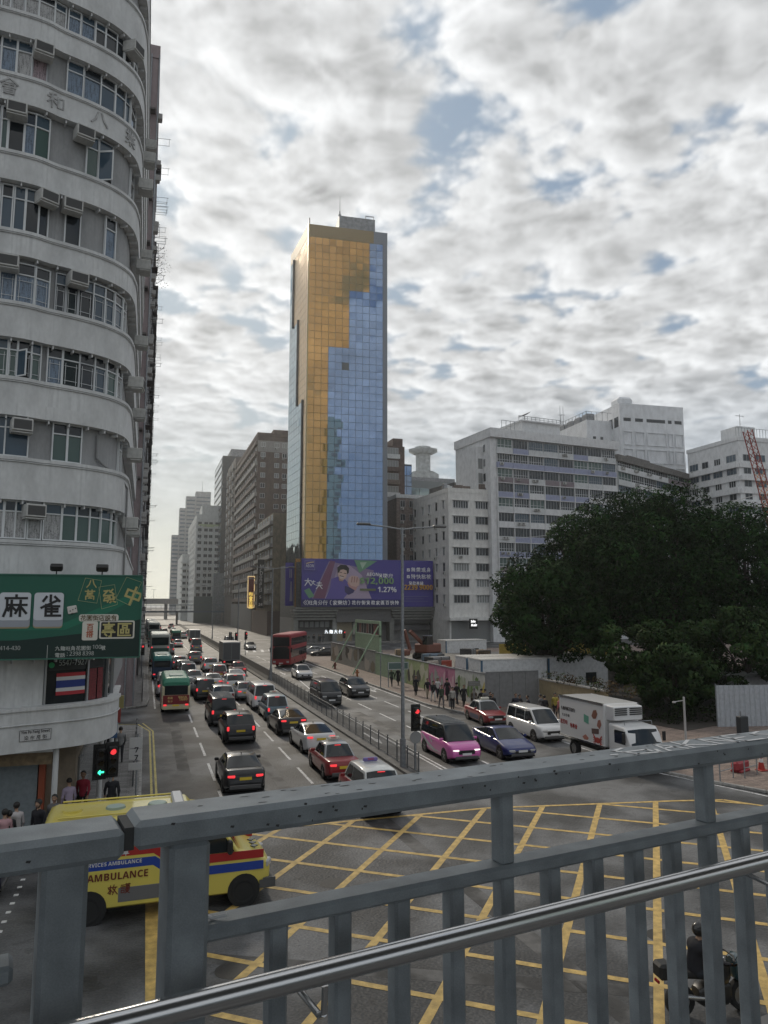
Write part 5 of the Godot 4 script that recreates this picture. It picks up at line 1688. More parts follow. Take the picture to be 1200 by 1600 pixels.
# ---------------------------------------------------------------- buildings right of the tower
func gallery(r: Node3D, f: Transform3D, x0: float, bays: int, bw: float, y0: float, dy: float, n: int, styles: Array, fins: Material, ac: float) -> void:
	var panel := {}
	var ws := [win(bw - 0.3, dy - 1.35, 6, M.white_frame, M.win_dark, 0.3, 0.07), win(bw - 0.3, dy - 1.35, 4, M.white_frame, M.win_green, 0.3, 0.07), win(bw - 0.3, dy - 1.35, 5, M.alu_frame, M.win_dark, 0.0, 0.07), win(bw - 0.3, dy - 1.35, 6, M.alu_frame, M.win_blue, 0.3, 0.07)]
	for k in n:
		for q in bays:
			var st: StandardMaterial3D = styles[k % styles.size()][rng.randi() % styles[k % styles.size()].size()]
			if not panel.has(st):
				var b := MB.new()
				b.span(-bw / 2 + 0.02, bw / 2 - 0.02, 0, 1.25, 0.0, 0.42)
				panel[st] = b.mesh(st)
			var x := x0 + bw * (q + 0.5)
			inst("spandrel_panel", panel[st], r, f * tx(Vector3(x, y0 + dy * k, 0)))
			inst("window", ws[rng.randi() % 4], r, f * tx(Vector3(x, y0 + dy * k + 1.28, 0.12)))
			if rng.randf() < ac:
				for e in 1 + rng.randi() % 2:
					inst("air_conditioner", split_ac_mesh() if rng.randf() < 0.6 else ac_mesh(), r, f * tx(Vector3(x - bw * 0.3 + 0.95 * e + rng.randf() * 0.6, y0 + dy * k + 0.85, 0.42)))
		var s := MB.new()
		s.span(x0, x0 + bays * bw, y0 + dy * k - 0.16, y0 + dy * k - 0.02, 0, 0.55)
		var o := obj("floor_slab", s, styles[0][0], r)
		o.transform = f
	for q in bays + 1:
		var s := MB.new()
		s.span(x0 + bw * q - 0.1, x0 + bw * q + 0.1, y0, y0 + dy * n * 0.78, 0.0, 0.5)
		var o := obj("fin", s, fins, r)
		o.transform = f

func make_right_buildings() -> void:
	rng.seed = 41
	var wht := mt("slab_white", g(0.74, 0.75, 0.76), 0.8, 0, "stain", 8.0, 1.8)
	var wht2 := mt("slab_white2", g(0.62, 0.64, 0.65), 0.8, 0, "stain", 5.0, 1.8)
	var lil := mt("slab_lilac", g(0.34, 0.37, 0.52), 0.8, 0, "stain", 5.0)
	var pnk := mt("slab_mauve", g(0.24, 0.20, 0.22), 0.8, 0, "stain", 5.0)
	var cream := mt("white_block", g(0.76, 0.755, 0.73), 0.8, 0, "stain", 7.0, 2.2)
	var b := MB.new()
	# white corner block
	var r := block("white_corner_block", "off-white six storey corner block with plain punched windows right of the billboard", Vector3(63.5, 0, -150.8), deg_to_rad(2.0), 11.6, 30.0, 33.6, cream)
	parapet(r, 11.6, 30.0, 33.6, 0.7, cream, 0.05)
	var ww := [win(3.8, 1.75, 6, M.white_frame, M.win_dark, 0.0, 0.09), win(3.8, 1.75, 5, M.alu_frame, M.win_dark, 0.0, 0.09), win(3.8, 1.75, 6, M.white_frame, M.win_pale, 0.0, 0.09)]
	var wn := [win(1.0, 1.9, 1, M.alu_frame, M.win_dark, 0.0, 0.09), win(1.0, 1.9, 2, M.white_frame, M.win_dark, 0.0, 0.09)]
	windows(r, Transform3D(), [3.0, 8.6], 8.6, 3.52, 7, ww, 0.12, cream, 4.2)
	windows(r, side(r, "l", 11.6, 30.0), [2.5, 6.5, 10.5, 15.5, 19.5, 23.5, 27.5], 8.6, 3.52, 7, wn, 0.35, cream, 1.3)
	b = MB.new()
	b.span(-0.6, 12.2, 4.8, 5.5, -1, 1.6)
	obj("canopy", b, cream, r)
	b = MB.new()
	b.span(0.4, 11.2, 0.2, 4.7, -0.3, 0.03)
	obj("shop_opening_fill", b, M.win_pale, r)  # shop opening closed by a flat sheet whose grey replaces inner shade
	for k in 14:
		b = MB.new()
		b.bev(Vector3(rng.randf_range(1, 11), 34.7 + rng.randf() * 0.4, rng.randf_range(-8, -1)), Vector3(rng.randf_range(0.5, 2.4), rng.randf_range(0.6, 1.8), rng.randf_range(0.5, 2.0)), 0.04)
		obj("roof_clutter", b, [wht2, M.galv, M.balc_brown][rng.randi() % 3], r)
	var sg := thing("hair_shop_sign", "small black shop sign with two lines of glowing white lettering under the white corner block", "sign", Vector3(67.0, 3.0, -148.0))
	b = MB.new()
	b.span(0, 1.9, 0, 2.2, -0.2, 0)
	obj("board", b, M.sign_blk, sg)
	words("lettering", "Ido", 0.5, tx(Vector3(0.3, 1.2, 0.02)), M.sign_white, sg); words("lettering", "Hair", 0.5, tx(Vector3(0.35, 0.4, 0.02)), M.sign_white, sg)
	# long slab, two parts
	r = block("long_slab_block", "long white balcony slab block with lilac panels and a roof dish", Vector3(73.5, 0, -149.7), deg_to_rad(6.0), 36.4, 16.0, 48.0, wht)
	gallery(r, Transform3D(), 1.6, 8, 4.32, 5.2, 3.42, 12, [[wht, wht2], [wht, wht2], [lil, lil, wht], [wht, wht2, pnk], [lil], [wht2, wht, lil]], wht, 0.55)
	b = MB.new()
	b.span(-0.3, 36.8, 46.3, 48.4, -16.2, 0.8)
	obj("roof_parapet", b, wht, r)
	windows(r, side(r, "l", 36.4, 16.0), [13.5], 9.0, 3.42, 11, wn, 0.3)
	b = MB.new()
	b.span(-1.9, 0, 0, 44.6, -9.5, -3.0)
	obj("stair_tower", b, wht, r)
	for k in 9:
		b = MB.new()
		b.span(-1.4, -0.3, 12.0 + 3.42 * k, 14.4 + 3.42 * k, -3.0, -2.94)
		obj("stair_opening_fill", b, M.win_pale, r)  # stair opening without depth, its shade put into the flat grey
	b = MB.new()
	b.span(9.5, 20.5, 48.4, 51.2, -9, -1.0); b.span(9.0, 21.0, 51.2, 51.5, -9.5, -0.5)
	obj("roof_house", b, wht, r)
	b = MB.new()
	for x in 15:
		b.span(4.0 + x * 1.2 - 0.04, 4.0 + x * 1.2 + 0.04, 48.4 if x < 4 else 51.5, 52.6 if x > 3 else 51.0, -1.2, -1.1)
	b.span(8.8, 21, 52.5, 52.6, -1.2, -1.1); b.span(4, 8.0, 50.9, 51.0, -1.2, -1.1); b.span(8.8, 21, 52.0, 52.06, -1.2, -1.1)
	obj("roof_railing", b, M.galv, r)
	var dish := thing("satellite_dish", "large grey satellite dish tilted on the roof of the long white slab block", "satellite dish", Vector3(85.5, 52.0, -155.0), deg_to_rad(20.0))
	var rows := []
	for i in 6:
		var row := PackedVector3Array()
		for j in 21:
			var t := TAU * j / 20
			var rr := 1.75 * i / 5.0
			row.append(Basis(Vector3.BACK, 0.42) * Basis(Vector3.RIGHT, -0.1) * Vector3(rr * cos(t), 0.19 * rr * rr * 0.6, rr * sin(t)) + Vector3(0, 1.6, 0))
		rows.append(row)
	b = MB.new()
	b.grid(rows)
	obj("reflector", b, mt("dish_grey", g(0.16, 0.16, 0.16), 0.7), dish)
	b = MB.new()
	b.cyl(Vector3(0, -0.6, 0), Vector3(0, 1.5, 0), 0.15, 0.12, 8)
	obj("stand", b, M.galv, dish)
	r = block("stepped_slab_block", "grimy grey continuation of the long slab block behind the trees", Vector3(109.8, 0, -153.5), deg_to_rad(26.0), 48.0, 14.0, 44.2, wht2)
	gallery(r, Transform3D(), 0.2, 7, 6.8, 7.0, 3.42, 11, [[wht2, pnk], [wht2, wht], [wht, pnk], [wht2]], wht2, 0.6)
	b = MB.new()
	b.span(-0.4, 48.4, 43.6, 45.2, -14.2, 0.9)
	obj("roof_parapet", b, mt("roof_grime", g(0.20, 0.19, 0.18), 0.9, 0, "grime", 5.0), r)
	b = MB.new()
	b.span(10, 22, 45.2, 46.8, -10, -2)
	obj("roof_house", b, M.roof_grime, r)
	for k in 12:   # tanks, huts and boxes on the stepped roof
		b = MB.new()
		b.bev(Vector3(1.0 + k * 3.9 + rng.randf(), 45.9 + rng.randf() * 0.5, rng.randf_range(-9, -2)), Vector3(rng.randf_range(0.8, 3.0), rng.randf_range(1.0, 2.4), rng.randf_range(0.8, 3.0)), 0.05)
		obj("roof_clutter", b, [wht2, M.galv, wht, pnk][rng.randi() % 4], r)
	# big blank building behind
	var bw := mt("blank_white", g(0.76, 0.78, 0.81), 0.75, 0, "stain", 14.0, 2.0)
	r = block("blank_white_building", "large pale blank building with narrow slots rising behind the slab block", Vector3(129.8, 0, -178.9), deg_to_rad(-4.0), 21.3, 26.0, 66.6, bw)
	var cols := [[1.2, 3.6], [5.0, 7.6], [8.8, 15.0], [16.0, 17.2], [18.2, 20.6]]
	for c in cols:
		for k in 4:
			b = MB.new()
			var y := 58.6 - 5.2 * k
			for e in [[c[0], c[1], y - 0.25, y], [c[0], c[1], y - 4.1, y - 3.9], [c[0] - 0.15, c[0], y - 4.1, y], [c[1], c[1] + 0.15, y - 4.1, y]]:
				b.span(e[0], e[1], e[2], e[3], 0, 0.3)
			obj("panel_frame", b, bw, r)
		b = MB.new()
		b.span(c[0], c[1], 61.6, 62.6, -0.1, 0.03)
		obj("slot_window", b, M.win_dark, r)
	parapet(r, 21.3, 26.0, 66.6, 0.3, bw, 0.03)
	b = MB.new()
	b.bev(Vector3(4.0, 68.4, -5), Vector3(5.0, 2.8, 5.0), 0.8)
	obj("water_tank", b, bw, r)
	for x in [[-22.0, -19.8], [-25.0, -23.0]]:
		b = MB.new()
		b.span(x[0], x[1], 60.0, 63.0, 0, 0.04)
		var o := obj("slot_window", b, M.win_dark, r)
		o.transform = side(r, "l", 21.3, 26.0) * tx(Vector3(45.0, 0, 0))
	r = block("blank_white_annex", "lower pale annex with railed roof and aerials beside the blank building", Vector3(121.6, 0, -183.6), deg_to_rad(-2.0), 9.0, 26.0, 62.4, bw)
	b = MB.new()
	for k in 14: b.span(0.0, 0.12, 62.4, 65.0, -k * 2.0 - 0.06, -k * 2.0 + 0.06)
	b.span(0, 0.08, 64.9, 65.0, -26, 0); b.span(0, 0.08, 63.7, 63.8, -26, 0); b.span(0, 9, 64.9, 65.0, -0.1, 0)
	for k in 6: b.span(k * 1.8 - 0.05, k * 1.8 + 0.05, 62.4, 65.0, -0.1, 0.0)
	obj("roof_railing", b, M.galv, r)
	for k in 5:
		b = MB.new()
		b.bev(Vector3(2.5, 63.6, -3 - k * 4.6), Vector3(2.6, 2.4, 3.0), 0.2)
		obj("chiller", b, hz_mat(), r)
	for a in [[1.0, -15.0, 8.0], [1.6, -17.5, 6.0], [2.2, -19.0, 9.5], [1.0, -21.0, 5.0]]:
		b = MB.new()
		b.cyl(Vector3(a[0], 62.4, a[1]), Vector3(a[0], 62.4 + a[2], a[1]), 0.12, 0.05, 6); b.span(a[0] - 0.7, a[0] + 0.7, 62.0 + a[2] * 0.7, 62.12 + a[2] * 0.7, a[1] - 0.05, a[1] + 0.05)
		obj("aerial", b, M.galv, r)
	for x in [[2.0, 3.0], [4.5, 5.4]]:
		b = MB.new()
		b.span(x[0], x[1], 54, 57.5, -0.05, 0.04)
		obj("slot_window", b, M.win_dark, r)
	# right hand residential block
	var rw := mt("resid_white", g(0.8, 0.81, 0.82), 0.75, 0, "stain", 8.0, 2.0)
	r = block("right_residential_block", "white residential block with stepped balconies behind the red crane", Vector3(146.7, 0, -152.4), 0.0, 30.0, 19.0, 51.5, rw)
	var wr := [win(2.4, 1.8, 2, M.alu_frame, M.win_dark, 0.0, 0.09), win(2.4, 1.8, 3, M.white_frame, M.win_dark, 0.0, 0.09), win(3.4, 1.9, 3, M.alu_frame, M.win_blue, 0.0, 0.09)]
	windows(r, side(r, "l", 30.0, 19.0), [2.4, 6.8, 11.4, 16.4], 15.0, 3.42, 10, wr, 0.2)
	windows(r, Transform3D(), [2.6, 7.0, 12.0, 17.0, 22.0], 15.0, 3.42, 10, wr, 0.2)
	for k in 10:
		b = MB.new()
		b.span(0, 19, 13.2 + 3.42 * k, 14.5 + 3.42 * k, 0, 0.4 + 0.5 * (k % 2))
		var o := obj("balcony_band", b, rw, r)
		o.transform = side(r, "l", 30.0, 19.0)
		b = MB.new()
		b.span(0, 30, 13.2 + 3.42 * k, 14.5 + 3.42 * k, 0.0, 0.9 - 0.5 * (k % 2))
		obj("balcony_band", b, rw, r)
	parapet(r, 30.0, 19.0, 51.5, 0.8, rw, 0.2)
	b = MB.new()
	b.span(3, 9, 52.3, 56.0, -9, -3)
	obj("roof_house", b, rw, r)
	b = MB.new()
	for k in 12: b.span(0.5 + k * 1.0 - 0.04, 0.5 + k * 1.0 + 0.04, 52.3, 55.0, -1.0, -0.92); 
	b.span(0.5, 12, 54.9, 55.0, -1.0, -0.92); b.cyl(Vector3(6, 56, -5), Vector3(6, 60, -5), 0.1, 0.06, 6); b.span(4.6, 7.4, 59.4, 59.52, -5.06, -4.94)
	obj("roof_railing", b, M.galv, r)
	# old brown block directly right of the tower, and what stands behind
	var ob := mt("old_brown", g(0.135, 0.095, 0.085), 0.85, 0, "grime", 6.0, 1.6)
	r = block("old_brown_block", "old brown block with grey balconies showing beside the right edge of the golden tower", Vector3(56.0, 0, -186.0), 0.0, 9.6, 18.0, 51.0, ob)
	for k in 11:
		b = MB.new()
		b.span(0.2, 8.0, 12.4 + 3.5 * k, 13.6 + 3.5 * k, 0, 0.9)
		obj("balcony", b, [ob, wht2, M.balc_brown][k % 3], r)
	windows(r, Transform3D(), [2.2, 6.2], 13.7, 3.5, 11, [win(3.2, 1.8, 5, M.white_frame, M.win_dark, 0.0, 0.09), win(3.2, 1.8, 4, M.alu_frame, M.win_pale, 0.0, 0.09)], 0.4)
	b = MB.new()
	b.span(6.6, 9.4, 51, 53.4, -6, -1)
	obj("roof_house", b, ob, r)
	r = block("slim_glass_block", "slim blue glass block just behind the old brown block", Vector3(64.5, 0, -190.0), 0.0, 4.6, 14.0, 47.0, M.tower_frame)
	for k in 13:
		for q in 3:
			b = MB.new()
			b.span(0.1 + q * 1.5, 1.5 + q * 1.5, 9 + 2.9 * k, 11.7 + 2.9 * k, 0, 0.08)
			obj("pane", b, M.blue_glass, r)
	r = block("pinkish_tenement", "low pinkish brown tenement with white balconies left of the white corner block", Vector3(58.5, 0, -172.0), 0.0, 9.5, 18.0, 35.0, mt("pink_brown", g(0.23, 0.185, 0.17), 0.85, 0, "grime", 5.0))
	windows(r, Transform3D(), [1.6, 4.0, 6.4, 8.6], 12.0, 3.4, 7, [win(1.3, 1.7, 2, M.alu_frame, M.win_dark, 0.0, 0.09)], 0.5)
	for k in 6:
		b = MB.new()
		b.span(5.6, 9.6, 14.2 + 3.4 * k, 15.2 + 3.4 * k, 0, 1.0)
		obj("balcony", b, wht, r)
	parapet(r, 9.5, 18.0, 35.0, 0.6, wht2)
	# distant tower with a flat mushroom top, and glass blocks before it
	r = thing("mushroom_top_tower", "distant pale tower crowned by a flat octagonal mushroom top", "tower", Vector3(145.0, 0, -380.0))
	var mp := mt("mush_pale", g(0.50, 0.53, 0.54), 0.6, 0, "grime", 20.0)
	b = MB.new()
	b.cyl(Vector3(0, 0, 0), Vector3(0, 80, 0), 9.4, 9.4, 8); b.cyl(Vector3(0, 80, 0), Vector3(0, 82, 0), 9.4, 6.0, 8); b.cyl(Vector3(0, 82, 0), Vector3(0, 92.5, 0), 4.4, 4.4, 8)
	obj("shaft", b, mp, r)
	b = MB.new()
	b.cyl(Vector3(0, 92.0, 0), Vector3(0, 93.7, 0), 5.4, 8.6, 8); b.cyl(Vector3(0, 93.7, 0), Vector3(0, 94.5, 0), 8.6, 8.6, 8); b.cyl(Vector3(0, 94.5, 0), Vector3(0, 96.1, 0), 5.0, 4.6, 8); b.cyl(Vector3(0, 96.1, 0), Vector3(0, 100, 0), 0.15, 0.08, 6)
	obj("mushroom_cap", b, mp, r)
	for k in 12:
		b = MB.new()
		var t := TAU * (k + 0.5) / 8
		if k < 8:
			b.box(Vector3(cos(t) * 8.8, 64, sin(t) * 8.8), Vector3(0.4, 18, 4.6), Basis(Vector3.UP, -t))
			obj("window_strip", b, M.win_blue, r)
	r = block("glass_office_block", "grey glass office block below the mushroom topped tower", Vector3(93.0, 0, -270.0), 0.0, 26.0, 20.0, 57.0, mt("glass_grey", g(0.13, 0.15, 0.16), 0.3))
	for k in 12:
		for q in 5:
			b = MB.new()
			b.span(4.2 + q * 4.2, 8.2 + q * 4.2, 10 + 3.7 * k, 13.3 + 3.7 * k, 0, 0.15)
			obj("pane", b, M.slate_glass, r)
	b = MB.new()
	b.span(4, 25, 57, 59, -16, -3)
	obj("roof_house", b, hz_mat(), r)
	r = block("black_topped_office", "office block with black top and bright blue window band left of the slab block", Vector3(97.0, 0, -225.0), deg_to_rad(10.0), 26.0, 16.0, 49.0, mt("black_top", g(0.02), 0.4))
	for k in 10:
		for q in 8:
			b = MB.new()
			b.span(0.2 + q * 3.2, 3.2 + q * 3.2, 10 + 3.4 * k, 13.0 + 3.4 * k, 0, 0.15)
			obj("pane", b, mt("sky_glass", g(0.30, 0.48, 0.66), 0.08, 1.0), r)
	# pale green residential tower behind the bridge: seen only mirrored in the blue glass
	r = block("pale_green_tower", "slender pale green residential tower that stands behind the bridge", Vector3(64.0, 0, 40.0), PI, 7.0, 14.0, 104.0, mt("pale_green_wall", g(0.34, 0.44, 0.40), 0.7))
	for k in 28:
		b = MB.new()
		b.span(0.4, 3.0, 6 + 3.4 * k, 7.8 + 3.4 * k, 0, 0.4)
		obj("bay", b, M.win_pale, r)
	# red lattice crane jib
	r = thing("crane", "red and orange lattice crane jib standing in front of the right residential block", "crane", Vector3(101.5, 0, -93.5))
	var a := Vector3(0, 1.5, 0)
	var z := Vector3(-7.2, 37.0, -2.2)
	var ax := (z - a).normalized()
	var u := ax.cross(Vector3.BACK).normalized()
	var w := ax.cross(u)
	var red := mt("crane_red", g(0.26, 0.035, 0.025), 0.6)
	var org := mt("crane_orange", g(0.50, 0.20, 0.07), 0.6)
	for q in [[1, 1], [1, -1], [-1, -1], [-1, 1]]:
		b = MB.new()
		b.cyl(a + (u * q[0] + w * q[1]) * 0.75, z + (u * q[0] + w * q[1]) * 0.5, 0.1, 0.09, 6)
		obj("chord", b, red, r)
	for k in 30:
		b = MB.new()
		var c0 := a.lerp(z, k / 30.0)
		var c1 := a.lerp(z, (k + 1) / 30.0)
		var h := lerpf(0.75, 0.5, k / 30.0)
		var sg2 := 1.0 if k % 2 == 0 else -1.0
		b.cyl(c0 + u * h * sg2 + w * h, c1 - u * h * sg2 + w * h, 0.055, 0.055, 5); b.cyl(c0 + u * h * sg2 - w * h, c1 - u * h * sg2 - w * h, 0.055, 0.055, 5)
		b.cyl(c0 + w * h * sg2 + u * h, c1 - w * h * sg2 + u * h, 0.055, 0.055, 5); b.cyl(c0 + w * h * sg2 - u * h, c1 - w * h * sg2 - u * h, 0.055, 0.055, 5)
		obj("lattice_brace", b, org if k > 17 and k < 24 else red, r)
	b = MB.new()
	b.bev(Vector3(1.0, 0.9, 0), Vector3(5.0, 1.6, 3.0), 0.2)
	obj("crane_body", b, org, r)
	b = MB.new()
	b.bev(Vector3(-4.3, 24.0, -0.4), Vector3(1.0, 5.0, 1.2), 0.1, Basis(Vector3.BACK, 0.2))
	obj("jib_panel", b, org, r)

# ---------------------------------------------------------------- vehicles: each faces -z, wheels on y = 0
func wheel_parts(r: float, w: float) -> Array:
	var key := "wheel %.2f %.2f" % [r, w]
	if not T.has(key):
		var prof := [[r * 0.66, -w / 2], [r * 0.93, -w / 2], [r, -w * 0.38], [r, w * 0.38], [r * 0.93, w / 2], [r * 0.66, w / 2], [r * 0.63, w * 0.36]]
		var rows := []
		for p in prof:
			var row := PackedVector3Array()
			for j in 25: row.append(Vector3(p[1], p[0] * cos(TAU * j / 24), p[0] * sin(TAU * j / 24)))
			rows.append(row)
		var b := MB.new()
		b.grid(rows)
		var rim := MB.new()
		rim.cyl(Vector3(w * 0.18, 0, 0), Vector3(w * 0.36, 0, 0), r * 0.62, r * 0.66, 20)
		for k in 5:
			var t := TAU * k / 5
			rim.box(Vector3(w * 0.4, cos(t) * r * 0.34, sin(t) * r * 0.34), Vector3(0.03, r * 0.6, r * 0.14), Basis(Vector3.RIGHT, t))
		rim.cyl(Vector3(w * 0.36, 0, 0), Vector3(w * 0.45, 0, 0), r * 0.16, r * 0.13, 10)
		T[key] = [b.mesh(M.rubber), rim.mesh(mt("alloy", g(0.28), 0.35, 0.8))]
	return T[key]

func add_wheel(parent: Node, x: float, z: float, r: float, w := 0.22) -> void:
	var p := wheel_parts(r, w)
	var o := inst("wheel", p[0], parent, Transform3D(Basis() if x > 0 else Basis(Vector3.UP, PI), Vector3(x - signf(x) * w / 2, r, z)))
	inst("rim", p[1], o, Transform3D())

func prof_at(p: Array, z: float) -> float:
	for i in p.size() - 1:
		if z <= p[i + 1][0]: return lerpf(p[i][1], p[i + 1][1], clampf((z - p[i][0]) / maxf(p[i + 1][0] - p[i][0], 0.001), 0, 1))
	return p[-1][1]

const KIND := {
	"sedan": {"L": 4.75, "W": 1.84, "H": 1.44, "top": [[-1.0, 0.50], [-0.985, 0.64], [-0.88, 0.74], [-0.45, 0.93], [-0.2, 0.97], [0.55, 1.0], [0.8, 1.05], [0.94, 1.03], [0.99, 0.86], [1.0, 0.52]], "gh": [-0.46, -0.12, 0.36, 0.74], "split": [0.12], "r": 0.335, "wb": 0.6},
	"fastback": {"L": 4.7, "W": 1.88, "H": 1.45, "top": [[-1.0, 0.48], [-0.98, 0.62], [-0.85, 0.74], [-0.45, 0.95], [-0.2, 0.98], [0.6, 1.06], [0.9, 1.12], [0.97, 1.08], [0.99, 0.86], [1.0, 0.5]], "gh": [-0.5, -0.08, 0.24, 0.88], "split": [0.1], "r": 0.35, "wb": 0.61},
	"taxi": {"L": 4.7, "W": 1.70, "H": 1.52, "top": [[-1.0, 0.55], [-0.99, 0.74], [-0.9, 0.80], [-0.42, 0.92], [-0.2, 0.94], [0.6, 0.96], [0.95, 0.94], [0.99, 0.84], [1.0, 0.55]], "gh": [-0.40, -0.16, 0.34, 0.58], "split": [0.08], "r": 0.32, "wb": 0.575},
	"suv": {"L": 4.7, "W": 1.92, "H": 1.68, "top": [[-1.0, 0.58], [-0.985, 0.78], [-0.88, 0.93], [-0.45, 1.06], [-0.2, 1.08], [0.7, 1.12], [0.95, 1.12], [0.985, 1.0], [1.0, 0.58]], "gh": [-0.47, -0.14, 0.68, 0.94], "split": [0.1, 0.5], "r": 0.365, "wb": 0.6},
	"mpv": {"L": 4.75, "W": 1.84, "H": 1.86, "top": [[-1.0, 0.55], [-0.985, 0.78], [-0.9, 0.93], [-0.68, 1.05], [-0.3, 1.06], [0.8, 1.08], [0.96, 1.08], [0.99, 0.95], [1.0, 0.5]], "gh": [-0.72, -0.34, 0.88, 0.97], "split": [-0.08, 0.42], "r": 0.34, "wb": 0.61},
	"van": {"L": 4.85, "W": 1.88, "H": 2.0, "top": [[-1.0, 0.55], [-0.985, 0.85], [-0.93, 1.05], [-0.82, 1.14], [-0.4, 1.14], [0.9, 1.16], [0.97, 1.15], [0.99, 1.0], [1.0, 0.5]], "gh": [-0.84, -0.52, 0.92, 0.975], "split": [-0.2, 0.34], "r": 0.335, "wb": 0.6},
	"hatch": {"L": 4.2, "W": 1.76, "H": 1.54, "top": [[-1.0, 0.52], [-0.98, 0.70], [-0.86, 0.82], [-0.5, 0.97], [-0.2, 0.98], [0.7, 1.03], [0.94, 1.03], [0.985, 0.9], [1.0, 0.52]], "gh": [-0.52, -0.12, 0.56, 0.93], "split": [0.12], "r": 0.325, "wb": 0.61},
	"cabtaxi": {"L": 4.4, "W": 1.70, "H": 1.75, "top": [[-1.0, 0.55], [-0.985, 0.78], [-0.88, 0.9], [-0.55, 1.0], [-0.2, 1.02], [0.75, 1.04], [0.95, 1.04], [0.99, 0.92], [1.0, 0.55]], "gh": [-0.58, -0.26, 0.72, 0.95], "split": [0.02], "r": 0.33, "wb": 0.62},
}

# colours: body, roof (or the same), lower strip
func car(kind: String, label: String, cat: String, x: float, z: float, turn: float, body: StandardMaterial3D, o := {}) -> Node3D:
	var K: Dictionary = KIND[kind]
	var L: float = K.L
	var W: float = K.W
	var H: float = o.get("H", K.H)
	var hl := L / 2
	var r := thing(o.get("called", "car"), label, cat, Vector3(x, 0.0, z), turn, o.get("group", ""))
	var roof: StandardMaterial3D = o.get("roof", body)
	# lower body
	var rows := []
	var n := 26
	for i in n + 1:
		var f := -1.0 + 2.0 * i / n
		f = signf(f) * (1.0 - pow(1.0 - absf(f), 1.5))
		var t := prof_at(K.top, f)
		var ends := smoothstep(0.72, 1.0, absf(f))
		var w := W / 2 * (1.0 - 0.13 * ends * ends - (0.1 if i == 0 or i == n else 0.0))
		var bt := 0.20 + 0.14 * ends
		var half := [[0.0, t + 0.012], [0.5, t + 0.012], [0.84, t], [0.955, t - 0.045], [0.992, lerpf(t, bt, 0.24)], [1.0, lerpf(t, bt, 0.45)], [0.985, lerpf(t, bt, 0.6)], [0.995, lerpf(t, bt, 0.75)], [0.95, bt + 0.03], [0.85, bt], [0.0, bt]]
		var row := PackedVector3Array()
		for k in half.size(): row.append(Vector3(-half[half.size() - 1 - k][0] * w, half[half.size() - 1 - k][1], f * hl))
		for k in range(1, half.size()): row.append(Vector3(half[k][0] * w, half[k][1], f * hl))
		rows.append(row)
	var b := MB.new()
	b.grid(rows)
	for e in [0, n]:
		var c := Vector3.ZERO
		for p in rows[e]: c += p
		c /= rows[e].size()
		for j in rows[e].size() - 1:
			if e == 0: b.tri(c, rows[e][j + 1], rows[e][j])
			else: b.tri(c, rows[e][j], rows[e][j + 1])
	obj("body", b, body, r)
	# cabin
	var G: Array = K.gh
	var zb0: float = G[0] * hl
	var zr0: float = G[1] * hl
	var zr1: float = G[2] * hl
	var zb1: float = G[3] * hl
	var yb0 := prof_at(K.top, G[0]) - 0.02
	var yb1 := prof_at(K.top, G[3]) - 0.02
	var yr := H - 0.03
	var wb := W / 2 - 0.09
	var wr := W / 2 - (0.27 if H < 1.6 else 0.2)
	var belt := func(zz: float) -> float: return lerpf(yb0, yb1, clampf((zz - zb0) / (zb1 - zb0), 0, 1))
	var wide := func(y: float, yb: float) -> float: return lerpf(wb, wr, clampf((y - yb) / (yr - yb), 0, 1))
	rows = []
	for s in [[zb0, yb0 - 0.02], [lerpf(zb0, zr0, 0.5), lerpf(yb0, yr - 0.03, 0.5)], [zr0, yr - 0.03], [lerpf(zr0, zr1, 0.2), yr - 0.004], [lerpf(zr0, zr1, 0.6), yr], [zr1, yr - 0.03], [lerpf(zr1, zb1, 0.5), lerpf(yr - 0.03, yb1, 0.5)], [zb1, yb1 - 0.02]]:
		var yb: float = belt.call(s[0])
		var yt: float = maxf(s[1], yb - 0.02)
		var k := clampf((yt - yb) / (yr - yb), 0, 1)
		var w: float = wide.call(yt, yb)
		rows.append(PackedVector3Array([Vector3(-wb, yb - 0.03, s[0]), Vector3(-w - 0.004, yt - 0.05 * k, s[0]), Vector3(-w + 0.05, yt - 0.008, s[0]), Vector3(-w * 0.5, yt + 0.022 * k, s[0]), Vector3(0, yt + 0.03 * k, s[0]), Vector3(w * 0.5, yt + 0.022 * k, s[0]), Vector3(w - 0.05, yt - 0.008, s[0]), Vector3(w + 0.004, yt - 0.05 * k, s[0]), Vector3(wb, yb - 0.03, s[0])]))
	b = MB.new()
	b.grid(rows)
	obj("cabin", b, roof, r)
	# glass
	var glass: StandardMaterial3D = M.glass
	for e in 2:
		var za := zb0 if e == 0 else zb1
		var zc := zr0 if e == 0 else zr1
		var yb := yb0 if e == 0 else yb1
		var out := Vector3(0, absf(zc - za), signf(za - zc) * (yr - yb)).normalized() * 0.014
		var pr := []
		for k in [0.05, 0.35, 0.65, 0.94]:
			var y := lerpf(yb, yr - 0.03, k)
			var zz := lerpf(za, zc, k)
			var w: float = wide.call(y, yb) - 0.075
			pr.append(PackedVector3Array([Vector3(-w, y, zz) + out, Vector3(-w * 0.5, y + 0.026 * k, zz) + out * 1.6, Vector3(0, y + 0.034 * k, zz) + out * 1.8, Vector3(w * 0.5, y + 0.026 * k, zz) + out * 1.6, Vector3(w, y, zz) + out]))
		b = MB.new()
		b.grid(pr, e == 1)
		obj("windscreen" if e == 0 else "rear_window", b, glass, r)
	var cuts: Array = [-9.0] + K.split.map(func(q): return q * hl) + [9.0]
